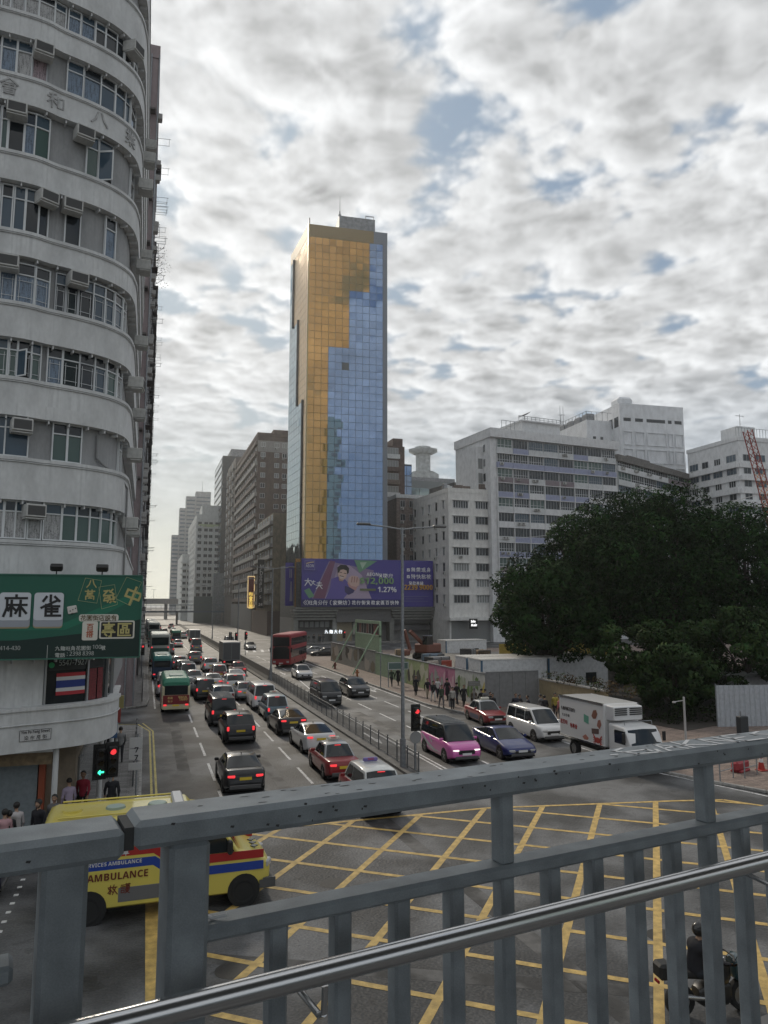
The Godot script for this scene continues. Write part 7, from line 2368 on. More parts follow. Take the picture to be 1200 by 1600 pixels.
func make_vehicles() -> void:
	var blk := paint("paint_black", g(0.012, 0.012, 0.014))
	var wht := paint("paint_white", g(0.62, 0.62, 0.62))
	var sil := paint("paint_silver", g(0.34, 0.35, 0.36), 0.3)
	var gry := paint("paint_grey", g(0.13, 0.135, 0.14))
	var red := paint("paint_taxi_red", g(0.24, 0.02, 0.022))
	var pnk := paint("paint_pink", g(0.62, 0.12, 0.40))
	var blu := paint("paint_blue", g(0.012, 0.022, 0.12))
	var slt := paint("paint_slate", g(0.06, 0.12, 0.16))
	var topw := paint("paint_topwhite", g(0.55, 0.56, 0.55))
	var q := "queue of cars heading away from the bridge"
	# heading away, nearest first
	car("sedan", "black saloon with yellow rear plate, alone in its lane just beyond the bridge rail", "car", 4.42, -35.8, 0.0, blk, {"group": q})
	car("suv", "black sport utility car with wide red tail lamps behind the lone black saloon", "car", 5.65, -47.7, 0.0, blk, {"group": q})
	car("van", "black people carrier with ribbed roof ahead of the black sport utility car", "car", 5.3, -54.3, 0.0, blk, {"group": q, "H": 1.95, "rack": M.galv})
	car("suv", "grey crossover directly ahead of the black people carrier", "car", 6.3, -64.6, 0.0, sil, {"group": q, "H": 1.6, "brake": false})
	car("mpv", "black tall wagon ahead of the dark grey crossover", "car", 5.2, -69.2, 0.0, blk, {"group": q, "H": 1.8})
	car("sedan", "silver saloon beside the black tall wagon with bright red lamps", "car", 3.9, -73.6, 0.0, sil, {"group": q})
	car("sedan", "white saloon ahead of the silver saloon", "car", 6.6, -77.0, 0.0, wht, {"group": q})
	car("hatch", "silver hatchback in the middle lane behind the white ribbed wagon", "car", 5.0, -80.6, 0.0, sil, {"group": q})
	car("mpv", "white wagon with ribbed roof in the middle lane", "car", 4.7, -86.6, 0.0, wht, {"group": q, "rack": M.galv})
	car("suv", "black crossover ahead of the white ribbed wagon", "car", 4.5, -93.4, 0.0, blk, {"group": q, "brake": false})
	car("suv", "silver crossover at the head of the middle lane queue", "car", 4.4, -101.0, 0.0, sil, {"group": q})
	car("cabtaxi", "white and red taxi with purple roof sign half hidden by the bridge rail", "taxi", 9.1, -30.4, 0.0, red, {"called": "taxi", "roof": topw, "sign": true, "purple": true})
	car("taxi", "red taxi with silver roof braking behind the white fastback", "taxi", 9.15, -36.8, 0.0, red, {"called": "taxi", "roof": sil, "sign": true})
	car("fastback", "white fastback electric car with dark glass roof behind the black fastback", "car", 9.45, -43.2, 0.02, wht, {"group": q})
	car("fastback", "black fastback electric car between the slate taxi and the white fastback", "car", 9.1, -49.4, 0.02, blk, {"group": q})
	car("cabtaxi", "slate blue taxi with orange tail and pale roof behind the white van", "taxi", 9.2, -55.4, 0.0, slt, {"called": "taxi", "roof": paint("pale_blue", g(0.40, 0.46, 0.48)), "sign": true})
	car("van", "white delivery van in the lane beside the median railing", "van", 9.15, -61.4, 0.0, wht, {"called": "delivery_van"})
	car("hatch", "silver hatchback ahead of the white delivery van", "car", 8.5, -67.2, 0.0, sil, {"group": q})
	car("suv", "pale silver crossover ahead of the silver hatchback by the van", "car", 8.3, -73.6, 0.0, topw, {"group": q})
	car("fastback", "white coupe beside the red and white wagon taxi", "car", 9.3, -81.0, 0.0, wht, {"group": q})
	car("cabtaxi", "red and white wagon taxi behind the white sport utility car", "taxi", 7.9, -84.6, 0.0, red, {"called": "taxi", "roof": topw, "sign": true})
	car("taxi", "dull red saloon directly behind the grey box truck", "car", 10.7, -90.6, 0.0, paint("dull_red", g(0.16, 0.035, 0.035)), {"group": q})
	car("suv", "white sport utility car left of the grey box truck", "car", 7.9, -96.4, 0.0, wht, {"group": q})
	car("suv", "dark crossover with wide red lamps ahead of the white sport utility car", "car", 6.9, -110.0, 0.0, gry, {"group": q})
	box_truck("grey box truck with dark rear doors beside the concrete median wall", 11.0, -103.5, mt("truck_grey", g(0.26, 0.27, 0.28), 0.5))
	car("van", "dark van standing alone beyond the queue in the far middle lanes", "van", 8.8, -137.4, 0.0, gry, {"called": "delivery_van", "H": 2.3})
	car("taxi", "white car behind the far green roofed minibus", "car", 6.3, -152.0, 0.0, wht, {"group": q})
	box_truck("small white box truck far down the street", 10.4, -170.0, mt("truck_white2", g(0.6), 0.5), 2.8)
	var far := [["mpv", 3.9, -131.0, gry, "grey wagon ahead of the first silver double-decker bus"], ["suv", 9.0, -190.0, wht, "white crossover just beyond the small white box truck"], ["mpv", 5.0, -212.0, gry, "distant grey wagon in the middle lane"], ["sedan", 8.0, -230.0, wht, "distant white saloon in the middle lane"], ["suv", 11.2, -205.0, blk, "distant black crossover by the concrete median wall"], ["van", 4.0, -250.0, gry, "distant grey van before the covered footbridge"], ["mpv", 8.6, -270.0, wht, "distant white wagon before the covered footbridge"], ["sedan", 5.8, -186.0, wht, "white saloon ahead of the far green roofed minibus"], ["suv", 2.2, -285.0, blk, "distant black crossover in the bus lane"]]
	for f in far: car(f[0], f[4], "car", f[1], f[2], 0.0, f[3], {"group": "distant cars before the flyover"})
	var grn := mt("bus_green", g(0.035, 0.19, 0.12), 0.35)
	var cream := mt("bus_cream", g(0.50, 0.45, 0.30), 0.4)
	minibus("green roofed minibus with red rear panel and gold lettering", 2.45, -62.7, grn, mt("bus_red", g(0.20, 0.02, 0.025), 0.4), cream, "1680")
	car("van", "white van between the red panelled minibus and the teal minibus", "van", 2.1, -72.6, 0.0, wht, {"called": "delivery_van"})
	minibus("teal minibus with dark lower body ahead of the white van in the bus lane", 1.95, -89.0, mt("bus_teal", g(0.04, 0.20, 0.18), 0.35), mt("bus_navy", g(0.02, 0.04, 0.08), 0.4), mt("bus_navy2", g(0.03, 0.06, 0.10), 0.4))
	minibus("far green roofed minibus near the flyover in the middle lanes", 6.6, -172.0, grn, M.bus_navy, cream)
	var silb := mt("bus_silver", g(0.40, 0.41, 0.38), 0.4)
	double_decker("white roofed silver double-decker bus queued in the bus lane behind the others", 2.0, -109.0, 0.0, silb, mt("bus_lowgreen", g(0.03, 0.09, 0.07), 0.5), topw, true)
	double_decker("second silver double-decker bus farther along the bus lane", 1.9, -176.0, 0.0, silb, M.bus_lowgreen, topw, false)
	double_decker("third double-decker bus in the bus lane with white roof", 1.6, -192.0, 0.0, wht, M.bus_lowgreen, topw, false)
	double_decker("farthest double-decker bus in the bus lane near the flyover", 1.4, -214.0, 0.0, wht, M.bus_lowgreen, topw, false)
	double_decker("red double-decker bus turning out of the side road", 19.4, -103.2, deg_to_rad(157.0), mt("bus_crimson", g(0.30, 0.02, 0.03), 0.35), mt("bus_crimson2", g(0.32, 0.025, 0.03), 0.35), mt("bus_top", g(0.35, 0.06, 0.08), 0.4), false)
	# coming towards us
	var c := "cars coming towards the bridge"
	car("mpv", "pink people carrier with white swirls and lit headlights", "car", 16.15, -38.6, PI, pnk, {"group": c, "lamps": true, "roof": blk, "rack": M.galv, "brake": false})
	car("fastback", "dark blue sports saloon next to the pink people carrier", "car", 19.3, -38.4, PI, blu, {"group": c, "brake": false})
	car("mpv", "white people carrier behind the refrigerated truck", "car", 23.55, -42.4, PI, wht, {"group": c, "brake": false})
	car("taxi", "red taxi with silver roof and side advertisement behind the white people carrier", "taxi", 23.15, -48.7, PI - 0.06, red, {"called": "taxi", "roof": sil, "sign": true, "brake": false, "skirt": mt("advert", g(0.05, 0.05, 0.09), 0.5)})
	car("suv", "black coupe style sport utility car driving alone in the middle lane", "car", 18.4, -66.3, PI, blk, {"group": c, "H": 1.6, "brake": false})
	car("van", "black people carrier coming along beside the median railing", "car", 14.7, -62.0, PI, blk, {"group": c, "H": 1.92, "brake": false, "lamps": false})
	car("hatch", "white hybrid hatchback following the black people carrier", "car", 17.0, -83.2, PI, wht, {"group": c, "brake": false})
	car("sedan", "black car waiting at the side road by the painted hoarding", "car", 27.6, -117.0, PI / 2, blk, {"brake": false})
	car("sedan", "silver car behind the black car at the side road", "car", 26.4, -121.0, PI / 2, sil, {"brake": false})
	car("van", "white van waiting at the far traffic lights", "van", 16.2, -152.0, PI, wht, {"called": "delivery_van", "brake": false})
	car("sedan", "dark saloon with bright headlights at the far traffic lights", "car", 18.6, -139.0, PI, gry, {"brake": false, "lamps": true})
	car("sedan", "dark blue car partly behind the wide railing post on the side road", "car", -5.9, -24.5, PI / 2, paint("paint_navy", g(0.012, 0.016, 0.035)), {"brake": false})
	ambulance()
	reefer_truck()
	# decoration on the pink people carrier
	var pr: Node = null
	for n in get_children():
		if n.has_meta("label") and str(n.get_meta("label")).begins_with("pink"): pr = n
	var sw := MB.new()
	for sx in [-1.0, 1.0]:
		var basis := Basis(Vector3(0, 0, 1), Vector3.UP, Vector3(-1, 0, 0))
		sw.prism(PackedVector2Array([Vector2(1.9, 0.95), Vector2(0.9, 0.5), Vector2(0.0, 0.34), Vector2(-0.9, 0.4), Vector2(-0.2, 0.44), Vector2(0.8, 0.66), Vector2(1.7, 1.0)]), Transform3D(basis, Vector3(sx * 0.924 + 0.004, 0, 0)), 0.008)
		sw.prism(PackedVector2Array([Vector2(0.7, 0.98), Vector2(0.3, 0.7), Vector2(0.2, 0.75), Vector2(0.5, 1.0)]), Transform3D(basis, Vector3(sx * 0.924 + 0.004, 0, 0)), 0.008)
	obj("white_swirl", sw, mt("swirl", g(0.4, 0.42, 0.44), 0.4), pr)

# ---------------------------------------------------------------- from a pixel of the photograph to the place it shows at a height
func spot(px: float, py: float, h := 0.0) -> Vector3:
	var b := Basis.from_euler(Vector3(deg_to_rad(7.186), deg_to_rad(-17.795), 0))
	var d := b * Vector3(px - 600.0, 800.0 - py, -1150.0)
	return Vector3(0, 8.2, 0) + d * ((h - 8.2) / d.y)

# ---------------------------------------------------------------- trees
func leaves(b: MB, c: Vector3, r: Vector3, n: int, size: float, tint: Color) -> void:
	for i in n:
		var d := Vector3(rng.randfn(), rng.randfn(), rng.randfn()).normalized()
		var k := pow(rng.randf(), 0.33)
		var p := c + d * r * (0.62 + 0.42 * k)
		var up := (d * 0.7 + Vector3(rng.randf_range(-1, 1), rng.randf_range(-0.2, 1.2), rng.randf_range(-1, 1))).normalized()
		var u := up.cross(Vector3(rng.randf_range(-1, 1), rng.randf_range(-1, 1), rng.randf_range(-1, 1))).normalized()
		var w := up.cross(u)
		var s := size * rng.randf_range(0.6, 1.25)
		var v := rng.randf_range(0.65, 1.35)
		b.col = Color(tint.r * v * rng.randf_range(0.85, 1.3), tint.g * v, tint.b * v * rng.randf_range(0.7, 1.1))
		var nn := (d * 0.8 + up * 0.45).normalized()   # leaves of a clump catch the light together
		b.tri3(p - u * s, p - w * s * 0.45, p + u * s, nn, nn, nn); b.tri3(p - u * s, p + u * s, p + w * s * 0.45, nn, nn, nn)

func tree(called: String, label: String, at: Vector3, crown: Vector3, r: Vector3, clumps: int, n: int, size: float, tint: Color, trunk := 0.5, group := "") -> void:
	var t := thing(called, label, "tree", at, 0.0, group)
	var leaf := mt("leaf", Color.WHITE, 0.75)
	leaf.metallic_specular = 0.18
	leaf.vertex_color_use_as_albedo = true
	leaf.backlight_enabled = true
	leaf.backlight = lin(0.012, 0.022, 0.006)
	var bark := mt("bark", g(0.075, 0.06, 0.048), 0.9, 0, "worn", 0.8, 2.0)
	var c := crown - at
	var lv := MB.new()
	lv.tinted = true
	var wood := MB.new()
	var fork := Vector3(0, c.y * 0.32, 0)
	wood.cyl(Vector3.ZERO, fork, trunk * 1.25, trunk * 0.8, 10)
	for i in 7:
		wood.cyl(Vector3(cos(i * 0.9) * trunk * 1.5, -0.05, sin(i * 0.9) * trunk * 1.5), Vector3(cos(i * 0.9) * trunk * 0.4, fork.y * 0.5, sin(i * 0.9) * trunk * 0.4), trunk * 0.3, trunk * 0.18, 6)
	for i in clumps:
		var f := (i + 0.5) / clumps
		var y := 1.0 - 1.75 * f
		var rad := sqrt(maxf(0.0, 1.0 - y * y))
		var th := i * 2.399963 + rng.randf() * 0.5
		var d := Vector3(cos(th) * rad, y, sin(th) * rad)
		var p := c + d * r * rng.randf_range(0.6, 0.92)
		var cr := r * rng.randf_range(0.17, 0.33)
		leaves(lv, p, Vector3(cr.x, cr.y * 0.8, cr.z), n, size, tint * rng.randf_range(0.7, 2.1))
		if i % 2 == 0:
			var midp := fork.lerp(p, 0.5) + Vector3(0, 0.4, 0)
			wood.cyl(fork, midp, trunk * 0.42, trunk * 0.24, 7); wood.cyl(midp, p, trunk * 0.24, trunk * 0.08, 6)
	obj("trunk", wood, bark, t)
	obj("crown", lv, leaf, t)

func make_trees() -> void:
	rng.seed = 202
	var dk := Color(0.014, 0.034, 0.011)
	var gr := "big dark trees behind the hoarding"
	tree("banyan_tree", "broad dark banyan overhanging the grey site wall and white cabins", Vector3(35.2, 0.1, -61.0), Vector3(35.4, 7.6, -60.0), Vector3(5.6, 5.2, 5.6), 70, 560, 0.17, dk, 0.55, gr)
	tree("banyan_tree", "tall dark banyan between the site wall tree and the highest crown", Vector3(41.5, 0.1, -62.0), Vector3(40.8, 10.2, -60.5), Vector3(6.4, 6.8, 6.4), 84, 580, 0.17, dk, 0.6, gr)
	tree("banyan_tree", "dark banyan with the highest crown in the clump", Vector3(48.0, 0.1, -60.5), Vector3(46.8, 11.9, -60.0), Vector3(7.4, 8.0, 7.0), 98, 600, 0.17, dk, 0.7, gr)
	tree("banyan_tree", "wide dark banyan behind the white corrugated fence", Vector3(55.0, 0.1, -57.0), Vector3(54.0, 10.4, -57.0), Vector3(7.4, 7.4, 6.6), 86, 580, 0.17, dk, 0.6, gr)
	tree("banyan_tree", "dark banyan at the edge of the clump farthest from the site cabins", Vector3(62.0, 0.1, -53.0), Vector3(61.5, 9.4, -53.0), Vector3(6.8, 6.2, 6.4), 66, 480, 0.18, dk, 0.5, gr)
	tree("young_tree", "low leafy tree hanging over the pavement behind the refrigerated truck", Vector3(37.2, 0.1, -49.5), Vector3(37.0, 4.2, -49.0), Vector3(4.2, 3.2, 3.6), 24, 420, 0.16, Color(0.026, 0.05, 0.018), 0.22)
	tree("young_tree", "low dark tree leaning over the white corrugated fence", Vector3(45.5, 0.1, -47.5), Vector3(44.5, 4.6, -47.0), Vector3(5.2, 3.8, 3.8), 28, 460, 0.17, Color(0.022, 0.042, 0.016), 0.25)
	tree("young_tree", "low dark tree in the hollow between the tan planter wall and the white fence", Vector3(36.6, 0.1, -45.5), Vector3(36.4, 2.8, -45.0), Vector3(3.0, 2.8, 2.6), 22, 420, 0.15, Color(0.02, 0.038, 0.015), 0.18)
	tree("young_tree", "bushy dark tree behind the short pale pole", Vector3(41.0, 0.1, -50.0), Vector3(40.6, 3.4, -49.5), Vector3(4.4, 3.4, 3.2), 26, 460, 0.17, Color(0.02, 0.038, 0.015), 0.22)
	# yellow-green shrubs lit behind the trunks and on the planter
	var s := thing("planter_shrubs", "dry reddish shrubs growing along the top of the tan planter wall", "shrub", Vector3(31.0, 0, -49.0))
	var lv := MB.new()
	lv.tinted = true
	for k in 14: leaves(lv, Vector3(rng.randf_range(-0.4, 0.8), 2.5, -4.6 + k * 0.85), Vector3(0.5, 0.45, 0.6), 90, 0.09, Color(0.075, 0.055, 0.03) if k % 3 else Color(0.04, 0.065, 0.02))
	obj("foliage", lv, M.leaf, s)
	var sh := thing("low_shrubs", "dark low shrubs at the foot of the trees beside the white corrugated fence", "shrub", Vector3(37.6, 0.1, -43.4))
	lv = MB.new()
	lv.tinted = true
	for k in 16: leaves(lv, Vector3(-4 + k * 0.8, 0.6, rng.randf_range(-2.5, 0.5)), Vector3(0.9, 0.7, 0.8), 120, 0.12, Color(0.02, 0.035, 0.014))
	obj("foliage", lv, M.leaf, sh)
	# a weed tree growing out of the pink tenement
	var wd := thing("wall_weed", "straggly weed growing out of the high edge of the dusty pink tenement", "plant", Vector3(-0.5, 40.0, -66.0))
	lv = MB.new()
	lv.tinted = true
	for k in 5: leaves(lv, Vector3(0.5 + 0.25 * (k % 3), -0.2 - 0.75 * k, 0), Vector3(0.55, 0.45, 0.5), 34, 0.07, Color(0.02, 0.025, 0.012))
	obj("foliage", lv, M.leaf, wd)
	var bm := MB.new()
	for k in 5: bm.tube([Vector3(-0.2, -0.4 - 0.75 * k, 0), Vector3(0.3, -0.3 - 0.75 * k, 0), Vector3(0.8, 0.1 - 0.75 * k, 0.1)], 0.02, 5)
	obj("stem", bm, M.bark, wd)

# ---------------------------------------------------------------- building site and pavement on the right
func hoarding(label: String, a: Vector3, d: Vector3, h: float, m: StandardMaterial3D, art: Array, n: int) -> Node3D:
	var L := a.distance_to(d)
	var r := thing("hoarding", label, "hoarding", a, atan2(-(d - a).z, (d - a).x), "painted hoarding panels round the site")
	var b := MB.new()
	b.span(0.01, L / n - 0.01, 0.0, h, -0.05, 0.0)
	var pm := b.mesh(m)
	for k in n: inst("panel", pm, r, tx(Vector3(L * k / n, 0, 0)))
	b = MB.new()
	b.span(0, L, h, h + 0.08, -0.1, 0.04)
	obj("cap_rail", b, M.galv, r)
	for k in n + 1:
		b = MB.new()
		b.span(L * k / n - 0.05, L * k / n + 0.05, 0, h, -0.9, -0.05)
		obj("brace", b, M.galv, r)
	for s in art:
		b = MB.new()
		var pp := PackedVector2Array()
		for p in s[1]: pp.append(Vector2(p[0] * L, p[1] * h))
		b.prism(pp, Transform3D(Basis(), Vector3(0, 0, 0.001 + 0.003 * art.find(s))), 0.004)
		obj("mural_shape", b, s[0], r)
	return r

func scribble(L: int, sd: int, mats: Array) -> Array:
	rng.seed = sd
	var out := []
	for k in L:
		var c := Vector2((k + 0.5) / L + rng.randf_range(-0.03, 0.03), rng.randf_range(0.3, 0.7))
		var pts := []
		var m := 7 + rng.randi() % 4
		for i in m:
			var t := TAU * i / m
			var q := rng.randf_range(0.35, 1.0)
			pts.append([clampf(c.x + cos(t) * q * 0.7 / L, 0.01, 0.99), clampf(c.y + sin(t) * q * 0.42, 0.04, 0.96)])
		out.append([mats[rng.randi() % mats.size()], pts])
	return out

func make_site() -> void:
	var grey := mt("mural_grey", g(0.36, 0.38, 0.36), 0.7, 0, "stain", 3.0)
	var ink := [mt("mural_ink", g(0.07, 0.07, 0.06), 0.7), mt("mural_ink2", g(0.20, 0.18, 0.13), 0.7), mt("mural_pale", g(0.45, 0.43, 0.38), 0.7)]
	var y := 0.14
	hoarding("grey painted hoarding with a dark swirling mural next to the green gate", Vector3(25.9, y, -106), Vector3(25.9, y, -84), 2.6, grey, scribble(9, 4, ink), 9)
	hoarding("pale green hoarding between the green gate and the pink hoarding", Vector3(26.0, y, -73.4), Vector3(25.9, y, -66.8), 2.5, mt("mural_lime", g(0.42, 0.50, 0.26), 0.7, 0, "stain", 3.0), scribble(6, 9, [ink[0], mt("mural_cream", g(0.5, 0.5, 0.38), 0.7)]), 3)
	hoarding("pink hoarding covered in pale blocky graffiti letters", Vector3(25.9, y, -66.8), Vector3(25.8, y, -60.2), 2.5, mt("mural_pink", g(0.55, 0.22, 0.34), 0.7, 0, "stain", 3.0), scribble(9, 15, [mt("mural_lpink", g(0.55, 0.36, 0.42), 0.7), mt("mural_dpink", g(0.28, 0.07, 0.16), 0.7), grey]), 3)
	hoarding("white hoarding painted with green and yellow flowers at the corner of the site", Vector3(25.8, y, -60.2), Vector3(25.9, y, -54.4), 2.55, mt("mural_white", g(0.65, 0.66, 0.62), 0.7, 0, "stain", 3.0), scribble(10, 27, [mt("mural_green", g(0.12, 0.2, 0.07), 0.7), mt("mural_yel", g(0.5, 0.42, 0.1), 0.7), mt("mural_sage", g(0.34, 0.38, 0.28), 0.7)]), 3)
	hoarding("plain grey site wall with a flush door turning the corner by the cabins", Vector3(25.95, y, -54.3), Vector3(30.6, y, -54.3), 2.7, mt("site_grey", g(0.24, 0.245, 0.25), 0.7, 0, "stain", 3.0), [], 4)
	var r := hoarding("pale green site fence behind the green gate", Vector3(25.9, y, -84), Vector3(25.95, y, -73.4), 2.5, mt("gate_green", g(0.34, 0.48, 0.33), 0.7, 0, "stain", 3.0), [], 4)
	# tall green gate frame with ribs and dark slots at its top
	r = thing("green_gate_screen", "tall pale green ribbed screen with dark slots along its top", "gate", Vector3(26.2, y, -83.0), -PI / 2 + PI)
	r.rotation.y = atan2(-(10.6), 0.0) + PI
	var L := 10.6
	var gg: StandardMaterial3D = M.gate_green
	var b := MB.new()
	for e in [[0, L, 0, 0.3], [0, L, 5.8, 6.15], [0, 0.3, 0.3, 5.8], [L - 0.3, L, 0.3, 5.8], [0, L, 4.3, 4.5]]: b.span(e[0], e[1], e[2], e[3], -0.1, 0.12)
	obj("frame", b, gg, r)
	for k in 24:
		b = MB.new()
		b.span(0.35 + k * 0.415, 0.62 + k * 0.415, 0.3, 4.3, -0.04, 0.05)
		obj("rib", b, gg, r)
	b = MB.new()
	b.span(0.3, L - 0.3, 0.3, 4.3, -0.09, -0.05)
	obj("backing_sheet", b, gg, r)
	for k in 9:
		b = MB.new()
		b.span(0.5 + k * 1.1, 1.25 + k * 1.1, 4.6, 5.75, -0.05, 0.0)
		obj("slot", b, [M.black, mt("slot_red", g(0.14, 0.05, 0.04), 0.7), M.black][k % 3], r)
	for x in [0.4, L - 0.4]:
		b = MB.new()
		b.cyl(Vector3(x, 5.6, -0.1), Vector3(x, 0.1, -3.2), 0.09, 0.09, 6)
		obj("raking_brace", b, gg, r)
	# cabins
	var cw := mt("cabin_white", g(0.75, 0.76, 0.77), 0.6, 0, "stain", 3.0)
	var cabs := [[27.0, -57.4, 6.2, 3.55, 0.0, "white site cabin with ribbed roof just behind the flowered hoarding"], [27.0, -60.4, 6.2, 3.55, 0.0, "white site cabin second from the grey site wall"], [33.6, -57.8, 6.2, 3.55, 0.05, "white site cabin with blue corner post under the overhanging banyan"], [33.6, -61.2, 6.2, 3.55, 0.05, "white site cabin behind the blue cornered one"], [39.0, -94.0, 6.4, 3.3, 0.1, "lone white site cabin with a dark door far back in the site"], [46.0, -84.0, 7.0, 3.0, 0.0, "white site cabin deep in the site behind the trees"]]
	for c in cabs:
		r = thing("site_cabin", c[5], "cabin", Vector3(c[0], y, c[1]), c[4], "white site cabins")
		b = MB.new()
		b.span(0, c[2], 0.15, c[3] - 0.1, -2.5, 0)
		obj("body", b, cw, r)
		b = MB.new()
		for k in int(c[2] / 0.3): b.span(0.02 + k * 0.3, 0.2 + k * 0.3, c[3] - 0.1, c[3] - 0.02, -2.52, 0.02)
		b.span(-0.03, c[2] + 0.03, c[3] - 0.14, c[3] - 0.06, -2.54, 0.04)
		obj("roof", b, mt("cabin_roof", g(0.78, 0.77, 0.74), 0.6, 0, "stain", 2.0), r)
		b = MB.new()
		b.span(c[2] * 0.62, c[2] * 0.8, 1.2, 2.1, 0, 0.03); 
		obj("window", b, M.win_dark, r)
		b = MB.new()
		b.span(-0.02, 0.12, 0.1, c[3] - 0.1, -0.1, 0.03)
		obj("corner_post", b, mt("cab_blue", g(0.05, 0.12, 0.2), 0.5), r)
	# barriers and stacked materials inside the site
	rng.seed = 3
	for k in 6:
		r = thing("site_barrier", "red plastic barrier on the site platform" if k % 2 else "dirty white plastic barrier on the site platform", "barrier", Vector3(27.6 + (k % 6) * 1.5, 1.7, -70.0 - int(k / 6) * 5.0), rng.randf() * 0.4, "plastic barriers on the site platform")
		b = MB.new()
		b.bev(Vector3(0, 0.5, 0), Vector3(1.3, 0.9, 0.18), 0.06)
		obj("body", b, mt("barrier_red", g(0.34, 0.07, 0.05), 0.6) if k % 2 else mt("barrier_white", g(0.45, 0.40, 0.36), 0.6), r)
		b = MB.new()
		b.span(-0.6, 0.6, 0.0, 0.08, -0.25, 0.25)
		obj("foot", b, M.plastic_grey, r)
	r = thing("site_platform", "low concrete platform inside the building site behind the hoardings", "platform", Vector3(27.0, y, -64.5))
	b = MB.new()
	b.span(0, 22, 0, 1.56, -30, 0)
	obj("slab", b, mt("site_conc", g(0.27, 0.25, 0.22), 0.9, 0, "grime", 4.0), r)
	r = thing("excavator", "dull red excavator working behind the green gate screen", "excavator", Vector3(32.5, y + 1.56, -84.0), 0.5)
	b = MB.new()
	b.bev(Vector3(0, 1.35, 0), Vector3(2.6, 1.1, 2.2), 0.15)
	obj("house", b, mt("exc_red", g(0.17, 0.06, 0.04), 0.6), r)
	b = MB.new()
	b.bev(Vector3(-0.7, 2.3, 0.6), Vector3(1.1, 1.2, 0.9), 0.1)
	obj("cab", b, M.glass, r)
	for sx in [-0.95, 0.95]:
		b = MB.new()
		b.bev(Vector3(0, 0.42, sx), Vector3(3.4, 0.8, 0.5), 0.25)
		obj("track", b, M.black, r)
	b = MB.new()
	b.box(Vector3(-2.0, 2.6, 0), Vector3(3.0, 0.35, 0.35), Basis(Vector3.BACK, -0.6)); b.box(Vector3(-3.7, 2.4, 0), Vector3(0.3, 2.6, 0.3), Basis(Vector3.BACK, 0.4)); b.bev(Vector3(-4.0, 1.0, 0), Vector3(0.9, 0.7, 0.9), 0.15)
	obj("boom", b, M.exc_red, r)
	rng.seed = 66
	for k in 9:
		r = thing("material_stack", ["strapped load under grey sheeting behind the hoardings", "strapped stack of brown plywood behind the hoardings", "strapped load under blue sheeting behind the hoardings"][k % 3], "material stack", Vector3(29.0 + rng.randf() * 14, y + 1.56, -72.0 - rng.randf() * 20), rng.randf() * 3, "stacks of site materials")
		b = MB.new()
		var s := Vector3(rng.randf_range(1.2, 3.0), rng.randf_range(0.6, 1.6), rng.randf_range(1.0, 2.0))
		b.bev(Vector3(0, s.y / 2, 0), s, 0.12)
		obj("load", b, [mt("sheet_grey", g(0.24, 0.25, 0.26), 0.8, 0, "grime", 1.0), mt("ply", g(0.30, 0.21, 0.12), 0.8, 0, "grime", 1.0), mt("sheet_blue", g(0.12, 0.17, 0.22), 0.7)][k % 3], r)
		b = MB.new()
		for q in 3: b.span(-s.x / 2 + q * s.x / 2.2, -s.x / 2 + q * s.x / 2.2 + 0.08, 0, s.y + 0.012, -s.z / 2 - 0.012, s.z / 2 + 0.012)
		obj("strap", b, M.plastic_grey, r)
	# tan planter wall, yellow site panels between the trunks
	r = thing("planter_wall", "tan concrete planter wall behind the pedestrians by the truck", "wall", Vector3(30.6, 0.1, -54.2))
	b = MB.new()
	b.span(0, 0.35, 0, 2.1, 0, 9)
	obj("wall", b, mt("planter_tan", g(0.34, 0.28, 0.17), 0.85, 0, "stain", 3.0), r)
	b = MB.new()
	b.span(-0.06, 0.41, 2.1, 2.2, -0.05, 9.05)
	obj("coping", b, M.kerb, r)
	for k in 4:
		b = MB.new()
		b.span(0, 3.4, 0, 2.6, -0.06, 0)
		var o := obj("yellow_site_panel", b, mt("panel_yellow", g(0.5, 0.38, 0.08), 0.6, 0, "stain", 2.0))
		o.position = Vector3(36.5 + k * 3.6, 1.4, -73.0)
		tag(o, "yellow site panel glimpsed between the trunks of the banyans", "panel", "yellow panels behind the banyans")
	# white corrugated fence on the far right
	r = thing("corrugated_fence", "white corrugated metal fence standing on the pavement in front of the trees", "fence", Vector3(36.6, y, -41.2), deg_to_rad(-12.0))
	var cm := mt("corr_white", g(0.50, 0.53, 0.57), 0.5, 0, "stain", 2.5)
	b = MB.new()
	b.prism(PackedVector2Array([Vector2(0, 0), Vector2(0.14, 0), Vector2(0.19, 0.06), Vector2(0.31, 0.06), Vector2(0.36, 0.0), Vector2(0.36, -0.012), Vector2(0.14, -0.012), Vector2(0, -0.012)]), Transform3D(Basis(Vector3(1, 0, 0), Vector3(0, 0, 1), Vector3(0, -1, 0)), Vector3(0, 2.7, 0)), 2.7)
	var fm := b.mesh(cm)
	for k in 34: inst("corrugated_sheet", fm, r, tx(Vector3(0.36 * k, -0.001 * k, 0)))
	b = MB.new()
	for k in 6: b.cyl(Vector3(k * 2.4, 0, -0.08), Vector3(k * 2.4, 2.8, -0.08), 0.04, 0.04, 6)
	obj("post", b, M.galv, r)
	r = thing("site_shed", "flat grey shed roof rising behind the white corrugated fence", "shed", Vector3(42.0, y, -46.0))
	b = MB.new()
	b.span(0, 7, 0, 2.6, -4, 0)
	obj("wall", b, mt("shed_grey", g(0.3), 0.7, 0, "stain", 3.0), r)
	b = MB.new()
	b.span(-0.2, 7.2, 2.6, 2.8, -4.2, 0.2)
	obj("roof", b, mt("shed_roof", g(0.2, 0.21, 0.2), 0.8, 0, "grime", 2.0), r)

